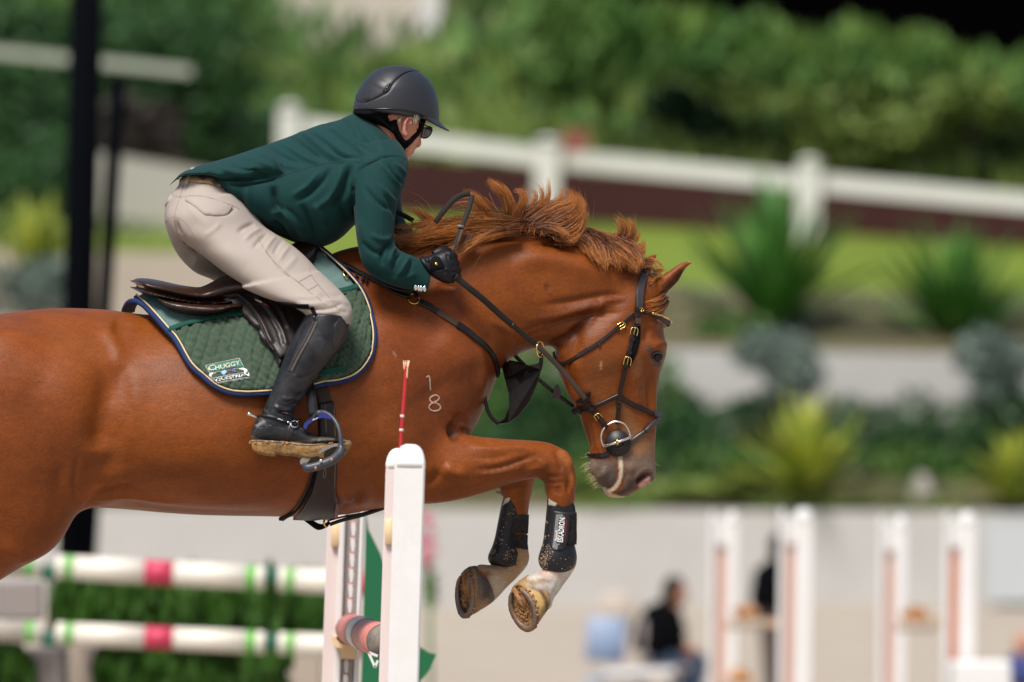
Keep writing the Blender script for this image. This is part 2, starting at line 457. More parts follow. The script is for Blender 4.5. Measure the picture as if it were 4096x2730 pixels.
def sheet(name, rows, m, n=26, jit=0.0):
    """terrain strip: rows of (y left, y right, distance) seen across the width, carried well past both sides"""
    V = []; Fc = []
    for i, (yl, yr, D) in enumerate(rows):
        a = W(0, yl, D); b = W(2353, yr, D); d = b - a
        for k in range(n): V.append(a + d * (-1.2 + 3.4 * k / (n - 1)) + np.array([0, random.uniform(-jit, jit), random.uniform(-jit, jit)]))
    for i in range(len(rows) - 1):
        for k in range(n - 1): a = i * n + k; Fc.append((a, a + 1, a + n + 1, a + n))
    return struct(name, V, Fc, m)
sheet('arena_bank', [(1600, 1600, 47), (1440, 1440, 55), (1392, 1392, 60.05)], m_sand, jit=.02)
sheet('planting_bed', [(1172, 1180, 60.2), (1120, 1130, 61.5), (1000, 1010, 64.0)], m_soil, jit=.05)
sheet('upper_bed', [(800, 822, 64.3), (700, 740, 67), (585, 690, 70)], m_soil, jit=.06)
sheet('lawn', [(585, 690, 70.02), (540, 660, 73), (430, 560, 77.8)], m_lawn, jit=.03)
sheet('hillside', [(430, 560, 78.0), (330, 440, 84), (60, 130, 100), (-500, -450, 140)], m_soil, jit=.2)
def wall(name, x0, x1, yt0, yt1, yb0, yb1, D, th, m, lbl, cat='wall', D2=None, group=None):
    D2 = D2 or D; a = W(x0, yt0, D); b = W(x1, yt1, D2); c = W(x0, yb0, D); d = W(x1, yb1, D2)
    t = b - a; n = np.array([-t[1], t[0], 0]); n = n / np.linalg.norm(n) * th
    if n[1] < 0: n = -n
    V = [a, b, d, c, a + n, b + n, d + n, c + n]
    o = newobj(name, V, [(0, 1, 2, 3), (5, 4, 7, 6), (4, 5, 1, 0), (3, 2, 6, 7), (4, 0, 3, 7), (1, 5, 6, 2)], m, None, smooth=False)
    return tag(o, lbl, cat, group)
wall('retaining_wall', -900, 3300, 1160, 1182, 1560, 1560, 60, .3, m_conc, 'long pale concrete wall behind the arena, below the planted bed')
wall('retaining_wall', 1440, 3300, 800, 836, 1030, 1040, 64, .3, m_conc, 'grey concrete terrace wall on the right between two plant beds')
wall('retaining_wall', -900, 640, 560, 585, 960, 990, 62, .3, mat('beige_concrete', (.40, .345, .28), .9, .2, noise=(.7, .5, .8)), 'beige concrete wall behind the saddle, under the strip of grass')
wall('retaining_wall', 225, 520, 350, 400, 545, 560, 66, .3, mat('weathered_concrete', (.36, .34, .30), .9, noise=(1, .5, .8)), 'short pale wall left of the rider, above the strip of grass')
wall('board_fence', 660, 3300, 340, 560, 520, 660, 77.5, .12, m_maroon, 'dark maroon board fence under the white rails', 'fence')
wall('notice_board', 2264, 2700, 1196, 1206, 1384, 1390, 59.6, .08, mat('pale_blue_panel', (.45, .48, .485), .6), 'pale blue board on the wall at right edge', 'board')
wall('building_wall', 640, 1010, -120, -120, 125, 140, 96, .4, mat('cream_render', (.50, .45, .38), .9, noise=(.4, .5, .85)), 'cream wall of a building above the hedge, top centre', 'wall')
wall('white_column', 962, 1014, -120, -120, 122, 124, 95, .5, m_wpaint, 'white column at the right end of the cream wall', 'column')
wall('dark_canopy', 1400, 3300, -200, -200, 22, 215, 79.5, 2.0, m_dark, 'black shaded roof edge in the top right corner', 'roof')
# slopes that carry the strip of grass on the left
gs = newobj('grass_strip', [W(-900, 590, 62.3), W(640, 590, 62.3), W(640, 535, 65.9), W(-900, 535, 65.9)], [(0, 1, 2, 3)], m_lawn, smooth=False); tag(gs, kind='structure')

def leafcloud(name, blobs, n, size, m, seed=0, parent=None, up=0.0):
    R = np.random.default_rng(seed); V = []; 
    tot = sum(b[3] * b[4] * b[5] for b in blobs) ; C = []
    for (x, y, z, rx, ry, rz) in blobs:
        k = max(int(n * (rx * ry * rz) / tot), 8); d = R.normal(0, 1, (k, 3)); d /= np.linalg.norm(d, axis=1)[:, None]
        r = R.uniform(.45, 1.08, k) ** .6; C.append(np.array([x, y, z]) + d * r[:, None] * np.array([rx, ry, rz]))
    C = np.concatenate(C); k = len(C)
    a = R.normal(0, 1, (k, 3)) * (1 - up) + np.array([0, 0, 2.2]) * up; a /= np.linalg.norm(a, axis=1)[:, None]; b = np.cross(a, R.normal(0, 1, (k, 3))); b /= np.linalg.norm(b, axis=1)[:, None]
    s = size * R.uniform(.5, 1.5, k)[:, None]
    V = np.stack([C - a * s, C + b * s * .35, C + a * s, C - b * s * .35], 1).reshape(-1, 3)
    F = np.arange(k * 4).reshape(-1, 4)
    me = bpy.data.meshes.new(name); me.from_pydata(V.tolist(), [], F.tolist()); me.update(); me.materials.append(m)
    o = bpy.data.objects.new(name, me); sc.collection.objects.link(o)
    if parent is not None: setpar(o, parent)
    return o
def bush(x, y, D, r, h, lbl, m, n=900, size=.09, seed=0, name='bush', cat='bush', group=None):
    """foliage on a short branching stem; x, y is the middle of the crown"""
    c = W(x, y, D); R = random.Random(seed); e = empty(name, c - np.array([0, 0, h])); tag(e, lbl, cat, group)
    bl = [(c[0] + R.uniform(-.6, .6) * r, c[1] + R.uniform(-.4, .4) * r, c[2] + R.uniform(-.5, .6) * h, r * R.uniform(.35, .7), r * R.uniform(.35, .6), h * R.uniform(.35, .65)) for _ in range(9)]
    leafcloud('crown', bl, n, size, m, seed, e)
    g = [tube_geo(np.array([c + [0, 0, -h * 1.1], c + [0, 0, -h * .5], np.array(b_[:3])]), [.05, .04, .01], 6) for b_ in bl[:5]]
    newobj('trunk', *merge(g), mat('bark', (.06, .045, .03), .9) if 'bark' not in MATS else MATS['bark'], e); return e
def spiky(x, y, D, L, lbl, m, n=70, seed=0, spread=1.0, wid=.045, group=None, name='spiky_plant'):
    """rosette of strap leaves that arch outwards from x, y (its foot)"""
    c = W(x, y, D); R = random.Random(seed); e = empty(name, c); tag(e, lbl, 'spiky plant', group)
    g = []
    for k in range(n):
        az = R.uniform(0, 6.283); el = R.uniform(.05, 1) ** 1.15 * spread; l = L * R.uniform(.65, 1.1); d = np.array([math.cos(az) * math.sin(el), math.sin(az) * math.sin(el), math.cos(el)])
        pts = [c + d * l * t + np.array([0, 0, -.14 * l * t * t * math.sin(el)]) for t in (0, .25, .5, .75, 1)]
        N = np.tile(np.cross(d, [0, 0, 1.]) * 0 + np.cross(np.cross(d, [0.001, 0, 1.]), d), (5, 1)) + 1e-4
        g.append(ribbon_geo(np.array(pts), N / np.linalg.norm(N, axis=1)[:, None], [wid * .8, wid, wid, wid * .8, wid * .15], .006))
    newobj('leaf', *merge(g), m, e); newobj('stem', *tube_geo(np.array([c + [0, 0, -.3], c, c + [0, 0, .25 * L]]), [.06, .07, .03], 8), MATS.get('bark') or mat('bark', (.06, .045, .03), .9), e)
    return e
# hillside planting: one dense mass, with the shrubs that can be told apart as things
hm = []
R = random.Random(5)
for k in range(420):
    x = R.uniform(-500, 2900); t = R.random(); D = 80 + t * 26; y = (395 + (x / 2353) * 110) * (1 - t) + (-60) * t + R.uniform(-25, 25)
    if 600 < x < 1040 and y < 190: continue
    c = W(x, y, D); s = R.uniform(.6, 1.5) * D / 90; hm.append((c[0], c[1], c[2], s * 1.3, s, s * .9))
a_ = [b for i, b in enumerate(hm) if i % 3 != 0]; b_ = [b for i, b in enumerate(hm) if i % 3 == 0 and W(0, 0, 90)[0] < b[0] * 4]
tag(leafcloud('shrub_cover', a_, 26000, .26, m_leaf, 1, None, .6), 'dense green shrubs covering the slope behind the white fence', 'shrubs', kind='stuff')
tag(leafcloud('dark_shrub_cover', [b for i, b in enumerate(hm) if i % 3 == 0], 5000, .22, m_leafd, 2), 'darker shrubs mixed into the green slope', 'shrubs', kind='stuff')
for i, (x, y, D, r, h, m, l) in enumerate([
    (1990, 280, 79.2, 1.25, .75, m_leafy, 'yellow-green bush behind the fence, right of its rightmost post'), (2230, 270, 79.2, 1.0, .7, m_leafy, 'smaller yellow-green bush near the right edge, behind the fence'), (1660, 215, 86, 1.0, .7, m_leafy, 'pale yellow-green bush above the middle fence panel'), (1340, 200, 86, 1.1, .6, m_leaf, 'mid green bush above the middle fence post'),
    (1560, 300, 82, 1.0, .6, m_leafd, 'dark green bush directly above the white rail, right of the red post top'), (600, 190, 84, .8, .9, m_leafy, 'light green bush left of the rider helmet'), (520, 215, 83, .7, .8, m_leafy, 'light green bush at the right end of the white handrail'), (520, 75, 88, 1.0, .8, m_leafd, 'dark bush left of the cream wall'), (350, 60, 84, 1.4, .8, m_leaf, 'green bush above the white handrail'), (420, 220, 80, 1.0, .9, m_leafd, 'dark green bush below the white handrail'),
    (60, 300, 76, 1.1, 1.0, m_leafd, 'dark green bush left of the black post, below the handrail'), (40, 60, 84, 1.6, .8, m_leafd, 'dark bush in the top left corner'), (330, 330, 74, .6, .7, mat('brown_leaf', (.05, .035, .03), .7, noise=(3, .8, .5)), 'brown dark shrub right of the thin black post'), (560, 330, 79, .8, .45, m_bluesh, 'grey green bush behind the rider back'),
    (1790, 850, 62.6, .62, .55, m_bluesh, 'round blue-grey bush in front of the terrace wall, below the tall spiky plant'), (2295, 870, 62.6, .60, .55, m_bluesh, 'round blue-grey bush at right edge in front of the terrace wall'), (1600, 1010, 62.5, .55, .36, m_leafd, 'dark green bush left of the yellow spiky plant'), (2120, 1040, 62.5, .9, .36, m_leafd, 'dark green bush right of the yellow spiky plant'), (1250, 960, 62.5, .8, .55, m_leafd, 'dark green bush seen below the horse neck'), (1380, 1110, 61.2, .6, .26, m_leafy, 'yellow-green low bush below the horse muzzle'), (1560, 1130, 61.0, .8, .10, m_leafy, 'low yellow-green ground plant left of white post pair'),
    (1700, 760, 65.5, .5, .22, m_leaf, 'low green bush at the foot of the tall spiky plant'), (60, 660, 60.5, .65, .42, m_bluesh, 'blue-grey bush at the left edge above the horse croup')]):
    bush(x, y, D, r, h, l, m, 1500, .075 if D < 70 else .13, 20 + i)
# the planted beds between the walls
def bedmass(name, xs, ys, D, n, cnt, size, m, lbl, seed, s0=(.35, .2, .22)):
    R2 = random.Random(seed); bl = []
    for _ in range(n):
        x = R2.uniform(*xs); y = R2.uniform(*ys); c = W(x, y, D + R2.uniform(-.8, .8)); k = R2.uniform(.6, 1.4); bl.append((c[0], c[1], c[2], s0[0] * k, s0[1] * k, s0[2] * k))
    tag(leafcloud(name, bl, cnt, size, m, seed), lbl, 'plants', kind='stuff')
bedmass('dark_bed_plants', (1040, 2900), (1010, 1120), 62.4, 60, 9000, .07, m_leafd, 'dark green plants filling the bed above the low wall', 71)
bedmass('green_bed_plants', (1040, 2900), (1040, 1130), 61.8, 34, 4000, .07, m_leaf, 'mid green plants among the dark ones above the low wall', 72)
bedmass('pale_ground_cover', (1250, 2900), (1140, 1168), 60.8, 40, 3000, .05, m_leafy, 'pale yellow-green ground cover along the top of the low wall', 73, (.4, .15, .07))
bedmass('olive_ground_cover', (1300, 2900), (700, 800), 67.5, 70, 7000, .07, mat('olive_leaf', (.12, .14, .06), .7, noise=[(1.5, .8, (.05, .09, .03)), (5, .7, (.24, .22, .15))]), 'olive and grey-green plants on the terrace under the lawn', 74, (.5, .3, .12))
bedmass('wall_foot_plants', (1500, 2900), (930, 1010), 63.2, 46, 6000, .07, m_leafd, 'dark plants along the foot of the terrace wall', 78, (.35, .2, .22))
bedmass('neck_gap_plants', (1040, 1500), (860, 1090), 63.5, 30, 6000, .08, m_leaf, 'green plants seen under the horse neck', 79, (.45, .3, .4))
bedmass('left_bed_plants', (-500, 640), (500, 640), 63.5, 26, 2600, .07, m_leafy, 'loose yellow-green plants on the strip left of the rider', 75, (.4, .2, .10))
bedmass('left_edge_shrubs', (-500, 175), (370, 470), 66.2, 30, 5000, .08, m_leafd, 'dark shrubs at the left edge above the spiky plant', 80, (.4, .3, .3))
bedmass('left_shrub_mass', (-500, 500), (40, 400), 78.5, 90, 16000, .11, m_leafd, 'dark green shrubs behind the black posts, upper left', 76, (.9, .5, .6))
bedmass('left_shrub_mass_light', (-500, 560), (20, 320), 79.5, 46, 8000, .11, m_leaf, 'lighter green shrubs among the dark ones, upper left', 77, (.8, .5, .5))
sp = [(1775, 760, 66, 1.95, m_blade, 84, 1.25, .16, 'tall green spiky plant on the terrace, right of the horse head'), (2200, 810, 66, 1.75, m_blade, 78, 1.25, .15, 'tall dark spiky plant at right above the terrace wall'), (1858, 1140, 60.5, 1.25, m_bladey, 74, 1.38, .17, 'large yellow-striped spiky plant above the low wall'), (2335, 1165, 60.5, .95, m_bladey, 54, 1.2, .13, 'yellow-green spiky plant at the right edge above the low wall'), (85, 690, 61, 1.25, m_bladey, 40, .9, .11, 'yellow-green spiky plant at the left edge beside the black post')]
for i, (x, y, D, L, m, n, s, wd, l) in enumerate(sp): spiky(x, y, D, L, l, m, n, 50 + i, s, wd)
rk = W(2120, 1140, 61.0); V, Fc = ball(rk, (.16, .12, .26), 14, 10); V = V + np.random.default_rng(3).normal(0, .012, V.shape); tag(newobj('rock', V, Fc, m_rock), 'pale upright rock on the bed between yellow spiky plants', 'rock')
rk = W(1960, 1090, 62.0); V, Fc = ball(rk, (.22, .12, .12), 14, 10); tag(newobj('rock', V, Fc, m_rock), 'pale rock beside the yellow striped plant', 'rock')
ylw = []
for k in range(170):
    x = R.uniform(650, 2900); t = R.random() ** 1.5; D = 80 + t * 22; y = (380 + (x / 2353) * 110) * (1 - t) + 10 * t + R.uniform(-20, 20)
    if x < 1050 and y < 210: continue
    c = W(x, y, D); q = R.uniform(.5, 1.2); ylw.append((c[0], c[1] - .6, c[2], q * 1.5, q * .7, q * .7))
tag(leafcloud('grass_tufts', ylw, 16000, .26, m_leafy, 3, None, .7), 'yellow-green grassy tufts scattered over the slope behind the fence', 'grass', kind='stuff')
cb = []
for k in range(46):
    x = R.uniform(1250, 2900); y = (x - 1300) * .102 + 62 + R.uniform(-14, 30); c = W(x, y, 79.0); q = R.uniform(.22, .45); cb.append((c[0], c[1], c[2], q * 1.2, q * .6, q))
tag(leafcloud('slope_top_shrubs', cb, 9000, .22, m_leaf, 6, None, .5), 'loose green shrubs under the black roof edge at top right', 'shrubs', kind='stuff')
# white fence: posts and rails
fe = empty('rail_fence', W(1260, 460, 77)); tag(fe, 'white post and rail fence running downhill in front of the maroon boards', 'fence')
FD = 76.6
for (x, yt, yb, w_) in ((665, 240, 420, 50), (1258, 318, 520, 56), (1858, 364, 600, 52), (2470, 410, 650, 52), (3080, 460, 700, 52)):
    a = W(x, yt + 10, FD); b = W(x - 4, yb, FD); pw = w_ / (12026 / FD)
    newobj('post', *beam_geo(b, a, pw, pw), m_wpaint, fe, smooth=False); t = a + np.array([0, 0, 0.0])
    hp = pw * .62; newobj('post_cap', [t + [-hp, -hp, 0], t + [hp, -hp, 0], t + [hp, hp, 0], t + [-hp, hp, 0], t + [0, 0, .09]], [(3, 2, 1, 0), (0, 1, 4), (1, 2, 4), (2, 3, 4), (3, 0, 4)], m_wpaint, fe, smooth=False)
for (x0, y0, x1, y1) in ((690, 290, 1232, 360), (1284, 365, 1834, 418), (1882, 420, 2446, 474), (2494, 478, 3056, 530)):
    newobj('rail', *beam_geo(W(x0, y0, FD), W(x1, y1, FD), 42 / (12026 / FD), .06), m_wpaint, fe, smooth=False)
wall('post_top', 1292, 1352, 300, 300, 350, 350, 76, .15, mat('red_brown', (.22, .06, .045), .8), 'small red-brown box beside the white fence post', 'box')
hr = empty('handrail', W(220, 150, 74)); tag(hr, 'thin white handrail at upper left behind the black post', 'handrail')
newobj('rail', *beam_geo(W(-300, 90, 74), W(440, 165, 74), 20 / (12026 / 74), .06), mat('dull_white', (.36, .38, .31), .7), hr, smooth=False)
for x, y in (): newobj('post', *beam_geo(W(x, y + 14, 74.1), W(x - 3, y + 180, 74.1), .03, .03), MATS['dull_white'], hr, smooth=False)
def pole(x0, x1, y0, y1, w_, D, lbl):
    a = W(x0, y0, D); b = W(x1, y1, D); d = a - b; b2 = b - d * (b[2] + .02) / d[2] if d[2] > 0 else b
    e = empty('lamp_post', b2); tag(e, lbl, 'post'); r = w_ / 2 / (12026 / D)
    newobj('shaft', *tube_geo(np.array([b2, (a + b2) / 2, a]), [r, r, r], 20), m_pole, e); newobj('base_plate', *box_geo(b2 + np.array([0, 0, .03]), (r * 2, r * 2, .03), None, .01), m_pole, e); return e
pole(204, 168, -200, 1280, 74, 33, 'thick black post at the left, in front of the shrubs')
pole(272, 240, 180, 700, 36, 34, 'thin black post just right of the thick black post')
# ================================================================== THE HORSE
CHEST = (.222, .056, .0078)
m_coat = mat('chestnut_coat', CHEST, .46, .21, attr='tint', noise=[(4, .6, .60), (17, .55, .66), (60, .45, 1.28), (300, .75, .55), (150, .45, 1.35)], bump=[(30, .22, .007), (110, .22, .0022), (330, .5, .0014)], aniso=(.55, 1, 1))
m_hairend = mat('mane_hair', (.30, .085, .018), .42, .4, noise=[(14, .8, (.10, .022, .006)), (60, .5, (.42, .15, .04))])
m_hoofd = mat('hoof_dark', (.10, .075, .055), .5, .4, attr='tint', noise=[(30, .6, .5), (160, .5, .6)], bump=[(90, .5, .003)])
m_shoe = mat('horseshoe_steel', (.17, .145, .13), .5, .5, metal=.15, noise=[(22, 1.0, (.24, .115, .045)), (120, .5, .5)], bump=[(120, .5, .002)])
m_dirt = mat('caked_dirt', (.36, .19, .08), .95, .2, noise=[(40, .8, (.16, .085, .04))], bump=[(70, .9, .006), (300, .6, .002)])
m_black = mat('black_gloss', (.008, .007, .007), .12, .6)

nearleg = loft('F', [(900, 930, 880, 1120, .04, -.09), (960, 965, 940, 1160, .075, -.10), (1030, 985, 1010, 1160, .082, -.105), (1085, 1001, 1065, 1147, .078, -.11),
    (1150, 1008, 1125, 1129, .07, -.115), (1215, 1012, 1180, 1110, .060, -.115), (1262, 1017, 1222, 1101, .052, -.115), (1298, 1036, 1243, 1103, .050, -.115),
    (1319, 1070, 1253, 1118, .050, -.115), (1325, 1108, 1256, 1136, .046, -.115), (1322, 1145, 1258, 1152, .042, -.115), (1316, 1175, 1264, 1175, .035, -.115),
    (1313, 1215, 1263, 1215, .030, -.115), (1316, 1250, 1258, 1250, .032, -.115), (1326, 1278, 1252, 1278, .036, -.115), (1324, 1300, 1252, 1298, .036, -.115), (1310, 1325, 1243, 1312, .032, -.115),
    (1295, 1345, 1225, 1322, .030, -.115), (1284, 1362, 1205, 1330, .032, -.12), (1270, 1380, 1190, 1345, .03, -.12)], seg=32, sub=4)
farleg = loft('F', [(960, 980, 940, 1140, .06, .10), (1060, 1010, 1030, 1140, .07, .10), (1150, 1030, 1110, 1125, .06, .10), (1205, 1050, 1145, 1115, .052, .10),
    (1230, 1085, 1148, 1126, .05, .10), (1226, 1120, 1154, 1138, .045, .10), (1219, 1147, 1158, 1152, .040, .10), (1214, 1180, 1160, 1178, .034, .10), (1212, 1220, 1156, 1215, .030, .10),
    (1212, 1250, 1150, 1245, .031, .10), (1217, 1280, 1146, 1268, .034, .10), (1212, 1300, 1140, 1288, .034, .10), (1198, 1318, 1132, 1298, .030, .10),
    (1178, 1335, 1118, 1300, .030, .09), (1158, 1352, 1102, 1302, .031, .09), (1142, 1368, 1090, 1308, .03, .09)], seg=32, sub=4)
torso = loft('F', [(-330, 900, -320, 1010, .06), (-300, 830, -290, 1080, .15), (-240, 778, -240, 1150, .24), (-130, 742, -130, 1190, .29), (0, 721, 0, 1200, .30, 0, .04), (90, 709, 90, 1182, .30, 0, .06), (170, 707, 190, 1168, .295, 0, .08),
    (250, 711, 280, 1171, .285, 0, .1), (330, 722, 370, 1179, .29, 0, .12), (420, 722, 470, 1185, .30, 0, .14), (520, 706, 570, 1187, .305, 0, .18), (610, 672, 670, 1189, .30, 0, .24), (690, 628, 770, 1187, .285, 0, .30),
    (760, 580, 860, 1172, .262, 0, .36), (830, 566, 940, 1163, .24, 0, .34), (890, 600, 1010, 1140, .20, 0, .2), (960, 700, 1050, 1040, .15, 0, .1), (1010, 790, 1060, 960, .08)], seg=56, sub=4)
neck = loft('F', [(700, 650, 900, 1120, .16, 0, .2), (775, 575, 990, 1100, .18, 0, .3), (870, 556, 1068, 1020, .175, 0, .3), (985, 535, 1122, 925, .150, 0, .25), (1084, 523, 1146, 858, .125, 0, .2), (1163, 517, 1176, 826, .108, 0, .15), (1240, 525, 1212, 806, .096, 0, .1),
    (1315, 543, 1255, 796, .09, 0, .05), (1385, 572, 1300, 780, .085), (1445, 603, 1350, 760, .08), (1490, 640, 1390, 740, .07)], seg=48, sub=4)
head = loft('B', [(760, 185, 640, 330, .05), (820, 190, 600, 400, .072), (880, 240, 480, 480, .088), (908, 330, 400, 530, .094, 0, 0, 2.1), (897, 430, 330, 580, .097, 0, 0, 2.2), (892, 510, 302, 640, .098, 0, -.05, 2.3),
    (908, 590, 306, 700, .100, 0, -.1, 2.4), (905, 650, 330, 770, .092, 0, -.1, 2.4), (878, 730, 365, 850, .080, 0, -.05, 2.3), (862, 810, 397, 910, .070, 0, 0, 2.2), (856, 890, 427, 960, .063, 0, 0, 2.2), (858, 970, 445, 1015, .058, 0, 0, 2.2),
    (853, 1060, 468, 1085, .054, 0, 0, 2.2), (848, 1140, 487, 1150, .053, 0, 0, 2.2), (847, 1200, 490, 1210, .054, 0, 0, 2.2), (850, 1250, 478, 1262, .055, 0, 0, 2.2), (847, 1295, 500, 1305, .052, 0, 0, 2.2), (825, 1340, 535, 1345, .048, 0, 0, 2.1), (770, 1372, 562, 1372, .042), (725, 1396, 568, 1398, .036), (690, 1416, 590, 1416, .022)], seg=48, sub=5, cap=.15)
thigh = loft('F', [(-120, 760, 130, 770, .12, -.12), (-200, 840, 200, 850, .15, -.14), (-250, 940, 235, 950, .16, -.15), (-260, 1040, 225, 1040, .155, -.16), (-240, 1120, 203, 1120, .145, -.16), (-215, 1190, 178, 1175, .13, -.16), (-205, 1260, 158, 1222, .115, -.16),
    (-235, 1330, 122, 1268, .10, -.155), (-290, 1370, 60, 1300, .09, -.15), (-350, 1400, -10, 1345, .08, -.14), (-420, 1450, -110, 1420, .07, -.13), (-500, 1520, -240, 1500, .05, -.12), (-590, 1590, -420, 1570, .04, -.11)], seg=44, sub=4)
thigh2 = loft('F', [(-180, 840, 150, 850, .14, .15), (-250, 960, 180, 970, .15, .15), (-260, 1100, 150, 1100, .14, .16), (-250, 1240, 100, 1200, .11, .16), (-330, 1380, -20, 1300, .08, .14), (-480, 1500, -230, 1450, .05, .12), (-620, 1570, -450, 1540, .04, .11)], seg=36, sub=4)
def lowerleg(c):
    return loft('F', [(-520, 1500, -480, 1590, .045, c), (-600, 1545, -570, 1620, .04, c), (-690, 1570, -670, 1630, .032, c), (-800, 1590, -780, 1640, .027, c), (-900, 1610, -880, 1665, .034, c), (-960, 1600, -930, 1660, .032, c), (-1010, 1570, -970, 1640, .04, c), (-1060, 1560, -1000, 1650, .05, c)], seg=20, sub=3)
throat = loft('F', [(1270, 640, 1240, 790, .07), (1330, 640, 1282, 800, .075), (1400, 640, 1330, 800, .08)], seg=32)
flank = loft('F', [(150, 900, 60, 1150, .1, -.16), (205, 960, 120, 1210, .1, -.17), (260, 1050, 170, 1180, .07, -.16), (330, 1120, 230, 1168, .04, -.14)], seg=28)
ear = loft('O', [(840, 380, 930, 640, .030, -.050), (900, 310, 990, 560, .030, -.056), (975, 280, 1040, 500, .026, -.060), (1050, 236, 1105, 448, .022, -.063), (1120, 182, 1168, 372, .018, -.065), (1200, 142, 1222, 262, .013, -.066), (1285, 127, 1290, 195, .009, -.067), (1342, 140, 1344, 166, .005, -.068)], seg=24, cap=.8)
ear2 = loft('O', [(600, 330, 760, 420, .034, .035), (650, 200, 800, 290, .030, .045), (720, 90, 850, 170, .024, .055), (790, 40, 880, 100, .016, .06), (868, 28, 895, 70, .008, .06)], seg=20, cap=.8)
cor1 = loft('U', [(1400, 900, 1215, 885, .030, -.118), (1400, 960, 1165, 895, .035, -.12), (1370, 1040, 1100, 905, .039, -.122), (1345, 1150, 1065, 945, .041, -.124), (1322, 1262, 1085, 1005, .038, -.125), (1270, 1290, 1090, 1060, .03, -.125)], seg=36)
cor2 = loft('U', [(1050, 850, 720, 822, .030, .098), (960, 950, 640, 808, .035, .095), (860, 1045, 560, 806, .040, .09), (765, 1150, 520, 835, .042, .087), (712, 1195, 520, 880, .040, .085), (680, 1180, 530, 920, .03, .085)], seg=36)
horse_parts = [cor1, cor2, torso, neck, head, nearleg, farleg, thigh, thigh2, throat, flank, ear, ear2, lowerleg(-.12), lowerleg(.11)]
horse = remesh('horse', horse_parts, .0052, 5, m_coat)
tag(horse, 'chestnut horse in mid jump with folded forelegs and wind-blown mane', 'horse')

# blend the joins between trunk, neck and limbs
Vh = getV(horse); px, py = proj(Vh); qx, qy = px * .574463, py * .574463
wt = np.clip((1240 - qx) / 120, 0, 1) * np.clip((1330 - qx - (qy - 560) * .2) / 100, 0, 1)
wt *= 1 - np.clip((qx - 1010) / 60, 0, 1) * np.clip((qy - 940) / 60, 0, 1)
wt = np.maximum(wt, .12 * (qy < 1040) * (qx > 1240))
wt = np.maximum(wt, .85 * np.exp(-(segdist(qx, qy, np.array([(1470., 640.), (1400., 690.), (1330., 770.)]))[0] / 55) ** 2))
relax(horse, 110, .5, wt)
